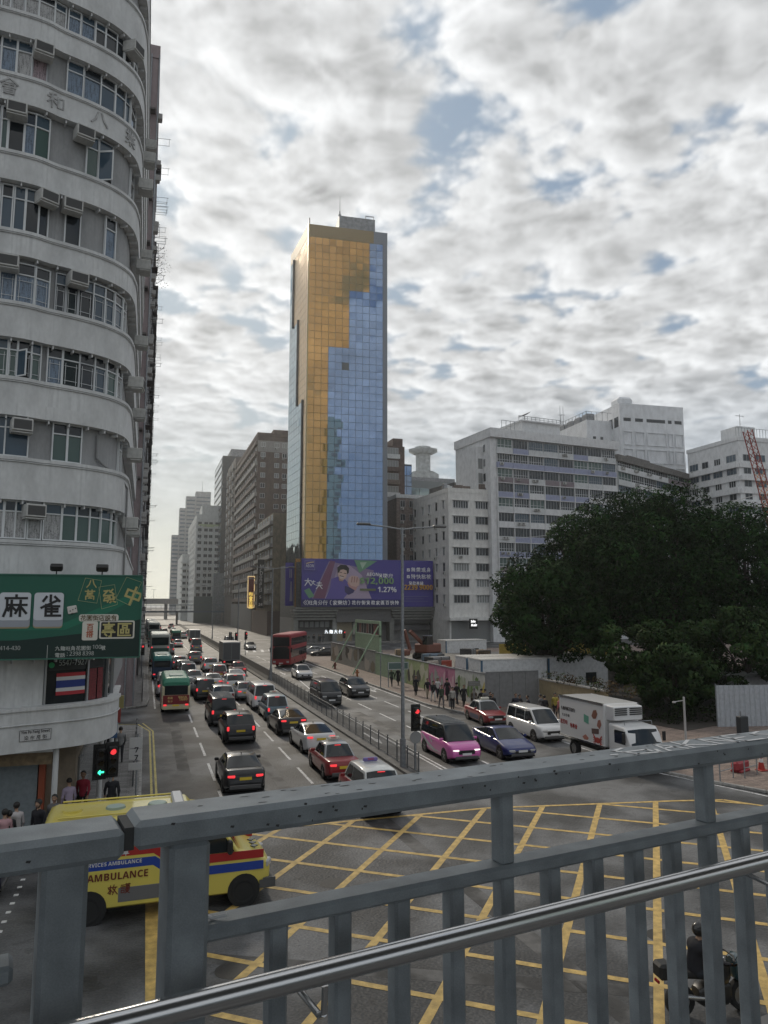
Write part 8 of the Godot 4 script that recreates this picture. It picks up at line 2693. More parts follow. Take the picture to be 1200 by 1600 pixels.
# ---------------------------------------------------------------- street furniture
func lamp_post(label: String, x: float, z: float, h: float) -> void:
	var r := thing("street_lamp", label, "street lamp", Vector3(x, 0.1, z), 0.0, "double armed street lamps on the median")
	var b := MB.new()
	b.cyl(Vector3(0, 0, 0), Vector3(0, 1.4, 0), 0.16, 0.15, 12); b.cyl(Vector3(0, 1.4, 0), Vector3(0, h, 0), 0.1, 0.065, 12)
	obj("pole", b, M.galv, r)
	for sx in [-1.0, 1.0]:
		b = MB.new()
		b.tube([Vector3(0, h - 0.1, 0), Vector3(sx * 0.8, h + 0.02, 0), Vector3(sx * 2.2, h + 0.12, 0)], 0.04, 8)
		obj("arm", b, M.galv, r)
		b = MB.new()
		b.bev(Vector3(sx * 2.1, h + 0.13, 0), Vector3(0.75, 0.13, 0.26), 0.05)
		obj("lamp_head", b, mt("lamp_head", g(0.12), 0.5), r)

func signal_head(r: Node3D, o: Vector3, turn: float, lit: int, shade := true, arrow_ := false) -> void:
	var t := tx(o, turn)
	var b := MB.new()
	b.bev(t * Vector3(0, 0, 0), Vector3(0.5, 1.3, 0.04), 0.02, t.basis)
	if shade: obj("backing_board", b, M.black, r)
	b = MB.new()
	b.bev(t * Vector3(0, 0, 0.13), Vector3(0.32, 1.02, 0.22), 0.04, t.basis)
	obj("signal_housing", b, M.black, r)
	for k in 3:
		var c := Vector3(0, 0.33 - 0.33 * k, 0.245)
		b = MB.new()
		if arrow_ and k == lit:
			b.prism(PackedVector2Array([Vector2(-0.12, 0), Vector2(0.0, 0.11), Vector2(0.0, 0.03), Vector2(0.12, 0.03), Vector2(0.12, -0.03), Vector2(0.0, -0.03), Vector2(0.0, -0.11)]), t * tx(c + Vector3(0, 0, 0.0)), 0.02)
		else:
			b.cyl(t * c, t * (c + Vector3(0, 0, 0.02)), 0.11, 0.11, 16)
		var m: StandardMaterial3D = mt("lens_off", g(0.02, 0.018, 0.015), 0.2)
		if k == lit: m = M.red_on if k == 0 else M.green_on
		obj("signal_lamp", b, m, r)
		b = MB.new()
		for i in 8:
			var a0 := PI * i / 8 - 0.1
			var a1 := PI * (i + 1) / 8 + 0.02
			b.quad(t * (c + Vector3(cos(a0) * 0.13, sin(a0) * 0.13, 0)), t * (c + Vector3(cos(a0) * 0.13, sin(a0) * 0.13, 0.2)), t * (c + Vector3(cos(a1) * 0.13, sin(a1) * 0.13, 0.2)), t * (c + Vector3(cos(a1) * 0.13, sin(a1) * 0.13, 0)))
		obj("signal_visor", b, M.black, r)

func traffic_light(label: String, x: float, z: float, h: float, lit: int, turn := 0.0, disc := false, arrow_ := false) -> Node3D:
	var r := thing("traffic_light", label, "traffic light", Vector3(x, 0.1, z), turn)
	var b := MB.new()
	b.cyl(Vector3(0, 0, 0), Vector3(0, h + 0.5, 0), 0.06, 0.06, 10)
	obj("pole", b, M.galv, r)
	signal_head(r, Vector3(0, h - 0.15, 0.08), 0.0, lit, true, arrow_)
	if disc:
		b = MB.new()
		b.cyl(Vector3(0, h - 1.1, 0.07), Vector3(0, h - 1.1, 0.1), 0.3, 0.3, 20)
		obj("blank_disc", b, mt("disc_grey", g(0.25), 0.6), r)
	return r

func make_furniture() -> void:
	lamp_post("tall double armed street lamp beside the near red traffic light", 12.62, -36.2, 12.1)
	lamp_post("double armed street lamp where the median railing ends", 13.1, -80.7, 12.1)
	lamp_post("double armed street lamp far along the concrete median wall", 13.5, -115.0, 12.0)
	lamp_post("double armed street lamp beyond the far traffic lights", 13.5, -160.0, 12.0)
	traffic_light("near traffic light showing red in front of the tall lamp post", 12.95, -35.3, 2.7, 0, 0.0, true)
	var q := atx3(175, 1166, -30.6)
	var r := traffic_light("traffic light showing red over the corner pavement", q.x, -30.6, 2.45, 0, 0.2)
	signal_head(r, Vector3(-0.42, 2.25, 0.05), 0.0, 2, true, true)
	traffic_light("far traffic light showing red by the box truck", 13.6, -118.0, 3.3, 0, 0.3)
	traffic_light("second far traffic light showing red near the dark saloon", 15.6, -122.0, 3.3, 0, 0.3)
	traffic_light("dark traffic light turned away on the median", 12.9, -120.0, 3.3, -1, 2.6)
	traffic_light("small traffic light showing red on the bus lane pavement", -0.2, -88.0, 3.3, 0, 0.2)
	traffic_light("traffic light showing red in front of the podium shops", 31.5, -120.0, 3.4, 0, 0.2)
	# route sign behind the corner lights
	r = thing("route_sign", "white street sign with two sevens on a post at the corner kerb", "sign", Vector3(-0.15, 0.14, -32.2), 0.0)
	var b := MB.new()
	b.cyl(Vector3(0.05, 0, 0), Vector3(0.05, 2.9, 0), 0.035, 0.035, 8)
	obj("post", b, M.galv, r)
	for k in 3:
		b = MB.new()
		b.bev(Vector3(-0.02, 2.55 - 0.46 * k, 0.05), Vector3(0.5, 0.42 if k < 2 else 0.3, 0.02), 0.005)
		obj("plate", b, mt("route_white", g(0.5), 0.5), r)
	for k in 2: words("digit", "7", 0.2, tx(Vector3(-0.06, 2.1 - 0.3 * k, 0.062)), M.black, r)
	# railing on the median
	r = thing("median_railing", "grey steel railing along the near part of the median", "railing", Vector3(12.72, 0.12, -34.2))
	b = MB.new()
	b.cyl(Vector3(0, 0, 0), Vector3(0, 1.1, 0), 0.035, 0.035, 8)
	var pm := b.mesh(mt("fence_grey", g(0.13, 0.135, 0.14), 0.55, 0.3))
	b = MB.new()
	for k in 12: b.cyl(Vector3(0, 0.12, -0.13 - k * 0.125), Vector3(0, 0.98, -0.13 - k * 0.125), 0.009, 0.009, 4)
	b.cyl(Vector3(0, 0.12, -0.04), Vector3(0, 0.12, -1.6), 0.018, 0.018, 6); b.cyl(Vector3(0, 0.98, -0.04), Vector3(0, 0.98, -1.6), 0.022, 0.022, 6); b.cyl(Vector3(0, 0.75, -0.04), Vector3(0, 0.75, -1.6), 0.014, 0.014, 6)
	var fm := b.mesh(M.fence_grey)
	for k in 28:
		inst("post", pm, r, tx(Vector3(0.014 * k, 0, -1.64 * k)))
		inst("railing_panel", fm, r, tx(Vector3(0.014 * k, 0, -1.64 * k)))
	# concrete median wall beyond
	r = thing("median_wall", "grey concrete wall along the far part of the median", "wall", Vector3(13.15, 0.12, -81.5))
	b = MB.new()
	for k in 30:
		b = MB.new()
		b.prism(PackedVector2Array([Vector2(-0.3, 0), Vector2(0.3, 0), Vector2(0.14, 0.35), Vector2(0.1, 1.05), Vector2(-0.1, 1.05), Vector2(-0.14, 0.35)]), tx(Vector3(0, 0, -4.0 * (k + 1) + 0.02)), 3.96)
		obj("wall_unit", b, mt("barrier_conc", g(0.22, 0.22, 0.215), 0.85, 0, "stain", 3.0), r)
	# railings on the left kerb and the far pavement
	for s in [[0.0, -36.0, 9, "steel railing along the corner kerb on the bus lane side"], [0.25, -66.5, 10, "steel railing on the pavement past the lane"]]:
		r = thing("kerb_railing", s[3], "railing", Vector3(s[0] - 0.25, 0.14, s[1]))
		for k in s[2]:
			inst("post", pm, r, tx(Vector3(0, 0, -1.64 * k)))
			inst("railing_panel", fm, r, tx(Vector3(0, 0, -1.64 * k)))
	# right corner: hooped railings, cone, barrier, a short lamp, a control box
	for k in 4:
		r = thing("hoop_railing", "low grey hoop railing at the kerb near the traffic cone", "railing", Vector3(26.0 + k * 1.6, 0.14, -28.9 - k * 0.2), 0.35, "hoop railings at the far right kerb")
		b = MB.new()
		b.tube([Vector3(-0.6, 0, 0), Vector3(-0.6, 0.9, 0), Vector3(-0.5, 1.0, 0), Vector3(0.5, 1.0, 0), Vector3(0.6, 0.9, 0), Vector3(0.6, 0, 0)], 0.03, 8)
		obj("hoop", b, M.galv, r)
		b = MB.new()
		b.cyl(Vector3(-0.6, 0.45, 0), Vector3(0.6, 0.45, 0), 0.02, 0.02, 6)
		obj("crossbar", b, M.galv, r)
	var cp := spot(1190, 1204, 0.14)
	r = thing("traffic_cone", "red traffic cone with white collar on the pavement by the hoop railings", "cone", cp)
	b = MB.new()
	b.cyl(Vector3(0, 0.05, 0), Vector3(0, 0.75, 0), 0.17, 0.035, 14); b.bev(Vector3(0, 0.03, 0), Vector3(0.42, 0.06, 0.42), 0.015)
	obj("cone", b, mt("cone_red", g(0.42, 0.04, 0.03), 0.6), r)
	b = MB.new()
	b.cyl(Vector3(0, 0.4, 0), Vector3(0, 0.58, 0), 0.107, 0.073, 14, false)
	obj("collar", b, M.plate_white, r)
	r = thing("plastic_barrier", "red plastic barrier lying beside the traffic cone", "barrier", cp + Vector3(-1.1, 0, -0.2), 0.4)
	b = MB.new()
	b.bev(Vector3(0, 0.3, 0), Vector3(1.3, 0.5, 0.4), 0.12)
	obj("body", b, mt("plast_red", g(0.30, 0.03, 0.04), 0.6), r)
	b = MB.new()
	b.bev(Vector3(0, 0.06, 0), Vector3(1.0, 0.12, 0.55), 0.04)
	obj("foot", b, M.plast_red, r)
	var lp := spot(1072, 1163, 0.14)
	r = thing("short_pole", "short pale pole with a small side arm in front of the trees", "pole", lp)
	b = MB.new()
	b.cyl(Vector3(0, 0, 0), Vector3(0, 2.7, 0), 0.07, 0.06, 10)
	obj("pole", b, mt("pole_pale", g(0.4), 0.5), r)
	b = MB.new()
	b.cyl(Vector3(0, 2.5, 0), Vector3(-0.6, 2.45, 0), 0.025, 0.025, 6); b.bev(Vector3(-0.7, 2.42, 0), Vector3(0.2, 0.1, 0.12), 0.02)
	obj("arm", b, M.pole_pale, r)
	r = thing("control_box", "dark signal control box against the white corrugated fence", "cabinet", spot(1161, 1150, 0.14))
	b = MB.new()
	b.bev(Vector3(0, 0.65, 0), Vector3(0.62, 1.1, 0.4), 0.03)
	obj("cabinet", b, mt("box_dark", g(0.03, 0.035, 0.04), 0.5), r)
	b = MB.new()
	b.cyl(Vector3(-0.1, 1.2, 0), Vector3(-0.1, 1.5, 0), 0.05, 0.05, 8); b.bev(Vector3(0, 0.05, 0), Vector3(0.7, 0.1, 0.48), 0.02)
	obj("fittings", b, M.galv, r)
	# posts and hydrants by the hoarding
	for h in [[23.1, -92.3, g(0.16, 0.03, 0.02), "dark red fire hydrant on the pavement by the dark mural"], [22.9, -81.2, g(0.30, 0.10, 0.03), "orange fire hydrant on the pavement near the green gate"]]:
		r = thing("fire_hydrant", h[3], "hydrant", Vector3(h[0], 0.14, h[1]))
		b = MB.new()
		b.cyl(Vector3(0, 0, 0), Vector3(0, 0.7, 0), 0.12, 0.12, 12); b.blob(Vector3(0, 0.72, 0), Vector3(0.15, 0.14, 0.15)); b.cyl(Vector3(-0.24, 0.5, 0), Vector3(0.24, 0.5, 0), 0.07, 0.07, 8); b.cyl(Vector3(0, 0, 0), Vector3(0, 0.06, 0), 0.19, 0.19, 12)
		obj("body", b, mt("hyd%d" % int(h[1]), h[2], 0.5), r)
		b = MB.new()
		b.cyl(Vector3(0, 0.84, 0), Vector3(0, 0.9, 0), 0.04, 0.04, 6)
		obj("valve_cap", b, M.galv, r)
	r = thing("direction_sign", "green framed direction sign on two posts by the green gate", "sign", Vector3(22.75, 0.14, -70.4), 0.0)
	b = MB.new()
	b.cyl(Vector3(-0.5, 0, 0), Vector3(-0.5, 3.2, 0), 0.05, 0.05, 8)
	obj("post", b, M.galv, r)
	b = MB.new()
	b.cyl(Vector3(0.3, 0, 0), Vector3(0.3, 2.4, 0), 0.05, 0.05, 8)
	obj("post", b, M.galv, r)
	b = MB.new()
	b.bev(Vector3(1.3, 2.05, 0.07), Vector3(2.2, 0.75, 0.05), 0.02)
	obj("board", b, mt("dir_green", g(0.10, 0.16, 0.15), 0.5), r)
	b = MB.new()
	for e in [[0.25, 2.35, 2.35, 2.39], [0.25, 2.35, 1.7, 1.74], [0.25, 0.29, 1.74, 2.35], [2.31, 2.35, 1.74, 2.35]]: b.span(e[0], e[1], e[2], e[3], 0.096, 0.104)
	obj("border", b, M.plate_white, r)
	r = thing("pointing_sign", "grey pointing sign on a thin post among the pedestrians", "sign", spot(741, 1112, 0.14), 0.0)
	b = MB.new()
	b.cyl(Vector3(0, 0, 0), Vector3(0, 2.3, 0), 0.04, 0.04, 8)
	obj("post", b, M.galv, r)
	b = MB.new()
	b.bev(Vector3(0, 2.1, 0.05), Vector3(1.0, 0.38, 0.04), 0.01)
	obj("board", b, mt("sign_olive", g(0.16, 0.16, 0.14), 0.6), r)
	b = MB.new()
	b.span(-0.4, 0.4, 2.14, 2.18, 0.07, 0.076); b.span(-0.4, 0.1, 2.02, 2.06, 0.07, 0.076)
	obj("lines", b, M.galv, r)
	r = thing("litter_bin", "grey litter bin on the pavement beside the red taxi", "litter bin", spot(706, 1104, 0.14))
	b = MB.new()
	b.cyl(Vector3(0, 0, 0), Vector3(0, 0.85, 0), 0.25, 0.28, 14)
	obj("body", b, mt("bin_grey", g(0.2), 0.6), r)
	b = MB.new()
	b.cyl(Vector3(0, 0.85, 0), Vector3(0, 0.95, 0), 0.3, 0.22, 14)
	obj("lid", b, M.plastic_grey, r)
	# railing in front of the podium across the junction
	r = thing("junction_railing", "grey railing round the pavement by the side road", "railing", Vector3(24.5, 0.14, -117.0), deg_to_rad(55.0))
	b = MB.new()
	b.cyl(Vector3(0, 0, 0), Vector3(0, 1.1, 0), 0.04, 0.04, 6)
	obj("post", b, M.galv, r)
	for k in 8:
		inst("railing_panel", fm, r, Transform3D(Basis(Vector3.UP, -PI / 2), Vector3(1.64 * k, 0, 0)))
	# overhead cable from the white corner block to the crane
	r = thing("overhead_cable", "thin white cable sagging in front of the trees to the crane", "cable", Vector3.ZERO)
	var pts := []
	var a := Vector3(70.0, 22.5, -150.0)
	var d := Vector3(96.5, 26.5, -95.0)
	for k in 25:
		var t := k / 24.0
		pts.append(a.lerp(d, t) - Vector3(0, 3.2 * 4.0 * t * (1 - t) * 0.5, 0))
	b = MB.new()
	b.tube(pts, 0.055, 5)
	obj("cable", b, mt("cable_white", g(0.6), 0.6), r)

func atx3(px: float, py: float, z: float) -> Vector3:
	var b := Basis.from_euler(Vector3(deg_to_rad(7.186), deg_to_rad(-17.795), 0))
	var d := b * Vector3(px - 600.0, 800.0 - py, -1150.0)
	return Vector3(0, 8.2, 0) + d * (z / d.z)

# ---------------------------------------------------------------- people: one continuous skin over a skeleton of tapered bones
func skin(caps: Array, cell: float, k: float) -> Dictionary:   # caps: [from, to, radius, radius, region]
	var lo := Vector3(9, 9, 9)
	var hi := -lo
	for c in caps:
		var m: float = maxf(c[2], c[3]) + cell * 3
		for p in [c[0], c[1]]:
			lo = lo.min(p - Vector3(m, m, m)); hi = hi.max(p + Vector3(m, m, m))
	var nx := int((hi.x - lo.x) / cell) + 2
	var ny := int((hi.y - lo.y) / cell) + 2
	var nz := int((hi.z - lo.z) / cell) + 2
	var F := PackedFloat32Array(); F.resize(nx * ny * nz); F.fill(1.0)
	var B := PackedFloat32Array(); B.resize(nx * ny * nz); B.fill(9.0)
	var R := PackedByteArray(); R.resize(nx * ny * nz)
	for c in caps:
		var a: Vector3 = c[0]
		var ab: Vector3 = c[1] - c[0]
		var l2 := maxf(ab.length_squared(), 1e-9)
		var m: float = maxf(c[2], c[3]) + cell * 2 + k
		var p0: Vector3 = (a.min(c[1]) - Vector3(m, m, m) - lo) / cell
		var p1: Vector3 = (a.max(c[1]) + Vector3(m, m, m) - lo) / cell
		for z in range(maxi(0, int(p0.z)), mini(nz, int(p1.z) + 1)):
			for y in range(maxi(0, int(p0.y)), mini(ny, int(p1.y) + 1)):
				for x in range(maxi(0, int(p0.x)), mini(nx, int(p1.x) + 1)):
					var q := lo + Vector3(x, y, z) * cell - a
					var t := clampf(q.dot(ab) / l2, 0.0, 1.0)
					var d := (q - ab * t).length() - lerpf(c[2], c[3], t)
					var i := (z * ny + y) * nx + x
					var h := maxf(k - absf(F[i] - d), 0.0) / k
					F[i] = minf(F[i], d) - h * h * k * 0.25
					if d < B[i]:
						B[i] = d; R[i] = c[4]
	var at := {}
	var V := PackedVector3Array()
	var N := PackedVector3Array()
	var G := PackedByteArray()
	var sy := nx
	var sz := nx * ny
	var offs := [0, 1, sy, sy + 1, sz, sz + 1, sz + sy, sz + sy + 1]
	var edges := [[0, 1], [2, 3], [4, 5], [6, 7], [0, 2], [1, 3], [4, 6], [5, 7], [0, 4], [1, 5], [2, 6], [3, 7]]
	for z in nz - 1:
		for y in ny - 1:
			for x in nx - 1:
				var i := z * sz + y * sy + x
				var neg := 0
				for o in offs:
					if F[i + o] < 0: neg += 1
				if neg == 0 or neg == 8: continue
				var s := Vector3.ZERO
				var n := 0
				for e in edges:
					var f0 := F[i + offs[e[0]]]
					var f1 := F[i + offs[e[1]]]
					if (f0 < 0) != (f1 < 0):
						var t := f0 / (f0 - f1)
						var c0 := Vector3(e[0] & 1, (e[0] >> 1) & 1, e[0] >> 2)
						var c1 := Vector3(e[1] & 1, (e[1] >> 1) & 1, e[1] >> 2)
						s += c0.lerp(c1, t); n += 1
				at[i] = V.size()
				V.append(lo + (Vector3(x, y, z) + s / n) * cell)
				N.append(Vector3(F[i + 1] - F[i] + F[i + 7] - F[i + 6], F[i + sy] - F[i] + F[i + sz + sy] - F[i + sz], F[i + sz] - F[i] + F[i + sz + sy + 1] - F[i + sy + 1]).normalized())
				G.append(R[i])
	var I := PackedInt32Array()
	for i in at:
		for ax in 3:
			var st: int = [1, sy, sz][ax]
			var u: int = [sy, sz, 1][ax]
			var w: int = [sz, 1, sy][ax]
			if (F[i] < 0) == (F[i + st] < 0): continue
			if not (at.has(i - u) and at.has(i - w) and at.has(i - u - w)): continue
			var q := [at[i], at[i - u], at[i - u - w], at[i - w]]
			if F[i] < 0: I.append_array([q[0], q[2], q[1], q[0], q[3], q[2]])
			else: I.append_array([q[0], q[1], q[2], q[0], q[2], q[3]])
	return {"v": V, "n": N, "r": G, "i": I}

func hand_skin() -> Dictionary:   # fingers point down (-y), thumb to +x, palm towards +z
	if T.has("hand"): return T.hand
	var c := [[Vector3(-0.026, -0.03, 0), Vector3(-0.024, -0.08, 0), 0.017, 0.015, 0], [Vector3(0.0, -0.02, 0), Vector3(0.0, -0.085, 0), 0.018, 0.016, 0], [Vector3(0.024, -0.03, 0), Vector3(0.024, -0.08, 0), 0.017, 0.015, 0], [Vector3(0, 0.02, 0), Vector3(0, -0.03, 0), 0.025, 0.022, 0]]
	var f := [[-0.032, 0.058], [-0.011, 0.07], [0.011, 0.074], [0.032, 0.068]]
	for q in f:
		var k := Vector3(q[0], -0.088, 0)
		var mid := k + Vector3(0, -q[1] * 0.5, 0.012)
		c.append([k, mid, 0.0085, 0.008, 0]); c.append([mid, mid + Vector3(0, -q[1] * 0.42, 0.024), 0.008, 0.007, 0])
	c.append([Vector3(0.03, -0.03, 0.006), Vector3(0.058, -0.065, 0.016), 0.012, 0.0095, 0]); c.append([Vector3(0.058, -0.065, 0.016), Vector3(0.062, -0.095, 0.026), 0.0095, 0.008, 0])
	T.hand = skin(c, 0.0065, 0.006)
	return T.hand

func pose(kind: String) -> Dictionary:
	if T.has("pose " + kind): return T["pose " + kind]
	var sw := {"walk": 0.38, "stride": -0.34, "stand": 0.05, "coat": 0.26, "ride": 0.0}[kind] as float
	var c := []
	var hands := []
	var ride := kind == "ride"
	var lean := 0.2 if ride else 0.04
	var hip := Vector3(0, 0.80 if ride else 0.94, 0)
	var sp := func(y: float) -> Vector3: return hip + Vector3(0, y * cos(lean), -y * sin(lean))
	var chest: Vector3 = sp.call(0.34)
	var neck: Vector3 = sp.call(0.52)
	c.append([hip, sp.call(0.18), 0.145, 0.135, 2]); c.append([sp.call(0.18), chest, 0.135, 0.15, 2]); c.append([chest + Vector3(-0.1, 0.06, 0), chest + Vector3(0.1, 0.06, 0), 0.115, 0.115, 2])
	c.append([neck, neck + Vector3(0, 0.09, -0.02), 0.055, 0.052, 0])
	var head := neck + Vector3(0, 0.185, -0.035)
	c.append([head + Vector3(0, 0.035, 0.012), head + Vector3(0, -0.03, -0.012), 0.098, 0.082, 5]); c.append([head + Vector3(0, -0.055, -0.03), head + Vector3(0, -0.075, -0.045), 0.052, 0.04, 5])
	c.append([head + Vector3(0, -0.005, -0.09), head + Vector3(0, -0.03, -0.112), 0.014, 0.017, 5])
	for sx in [-1.0, 1.0]:
		c.append([head + Vector3(sx * 0.092, 0.0, 0.01), head + Vector3(sx * 0.098, -0.03, 0.01), 0.016, 0.012, 5])
		var a: float = sw * sx
		var h := hip + Vector3(sx * 0.092, -0.03, 0)
		var kn := h + Vector3(0, -0.42 * cos(a), -0.42 * sin(a))
		var an := kn + Vector3(0, -0.4 * cos(a * 0.35 - absf(sw) * 0.45), -0.4 * sin(a * 0.35 - absf(sw) * 0.45))
		if ride:
			kn = h + Vector3(sx * 0.1, -0.1, -0.4); an = kn + Vector3(0, -0.4, 0.12)
		an.y = maxf(an.y, 0.1) if not ride else an.y
		c.append([h, kn, 0.098, 0.066, 3]); c.append([kn, an, 0.064, 0.045, 3])
		c.append([an + Vector3(0, -0.05, 0.03), an + Vector3(0, -0.062, -0.13), 0.045, 0.034, 4])
		var sh := chest + Vector3(sx * 0.19, 0.08, 0)
		var el := sh + Vector3(sx * 0.05, -0.28 * cos(a), 0.28 * sin(a) + 0.02)
		var wr := el + Vector3(-sx * 0.01, -0.24 * cos(a - 0.3), 0.24 * sin(a - 0.35))
		if ride:
			el = sh + Vector3(sx * 0.1, -0.2, -0.2); wr = el + Vector3(0.02 * sx, -0.06, -0.27)
		c.append([sh, el, 0.062, 0.05, 2]); c.append([el, wr, 0.05, 0.034, 2])
		hands.append([wr, (wr - el).normalized(), sx])
	if kind == "coat":
		c.append([hip + Vector3(0, 0.1, 0), hip + Vector3(0, -0.42, 0.02), 0.15, 0.19, 2])
	if ride:
		for q in c:
			if q[4] == 2:
				q[2] *= 1.25; q[3] *= 1.22
	var m := skin(c, 0.026, 0.035)
	# each hand on its wrist
	var hd := hand_skin()
	for h in hands:
		var y: Vector3 = -h[1]
		var x: Vector3 = y.cross(Vector3.BACK).normalized() * -h[2]
		var t := Transform3D(Basis(x, y, x.cross(y)), h[0] + h[1] * 0.015)
		var base: int = m.v.size()
		for q in hd.v: m.v.append(t * q)
		for q in hd.n: m.n.append((t.basis * q).normalized())
		for q in hd.r: m.r.append(0)
		for q in range(0, hd.i.size(), 3):
			m.i.append_array([base + hd.i[q], base + hd.i[q + (1 if h[2] < 0 else 2)], base + hd.i[q + (2 if h[2] < 0 else 1)]] if true else [])
	m.head = head
	m.low = 0.0
	for q in m.v: m.low = minf(m.low, q.y)
	T["pose " + kind] = m
	return m

func person(label: String, at: Vector3, turn: float, kind: String, tall: float, top: Color, low: Color, group := "", hair := Color(0.012, 0.01, 0.009), long_hair := false) -> Node3D:
	var m := pose(kind)
	var r := thing("person", label, "person", at, turn, group)
	var cloth := mt("cloth", Color.WHITE, 0.85)
	cloth.vertex_color_use_as_albedo = true
	var tone := Color(0.36, 0.23, 0.16)
	var pal := [tone, hair, top, low, Color(0.02, 0.02, 0.022), tone]
	var cols := PackedColorArray()
	for q in m.v.size():
		var cc: Color = pal[m.r[q]]
		if m.r[q] == 5:
			var d: Vector3 = m.v[q] - m.head
			if absf(absf(d.x) - 0.034) < 0.012 and absf(d.y - 0.012) < 0.012 and d.z < -0.05: cc = Color(0.03, 0.02, 0.02)
			if absf(d.x) < 0.022 and absf(d.y + 0.062) < 0.01 and d.z < -0.05: cc = Color(0.22, 0.07, 0.06)
		cols.append(cc)
	var a := []
	a.resize(Mesh.ARRAY_MAX)
	a[Mesh.ARRAY_VERTEX] = m.v; a[Mesh.ARRAY_NORMAL] = m.n; a[Mesh.ARRAY_COLOR] = cols; a[Mesh.ARRAY_INDEX] = m.i
	var am := ArrayMesh.new()
	am.add_surface_from_arrays(Mesh.PRIMITIVE_TRIANGLES, a)
	am.surface_set_material(0, cloth)
	var o := inst("body", am, r, Transform3D(Basis().scaled(Vector3.ONE * tall / 1.7), Vector3(0, -m.low * tall / 1.7, 0)))
	# hair: a cap open at the face
	var b := MB.new()
	var rows := []
	for i in 8:
		var row := PackedVector3Array()
		for j in 17:
			var th := TAU * j / 16
			var front := maxf(0.0, -sin(th))
			var f := lerpf(0.0, 2.05 if not long_hair else 2.5, i / 7.0) * (1.0 - 0.52 * front)
			row.append(m.head + Vector3(sin(f) * cos(th) * 0.108, 0.03 + cos(f) * 0.115, 0.014 + sin(f) * sin(th) * 0.116))
		rows.append(row)
	b.grid(rows)
	var hm := obj("hair", b, mt("hair_%02x" % int(hair.r * 255), hair, 0.6), r)
	hm.transform = o.transform
	return r

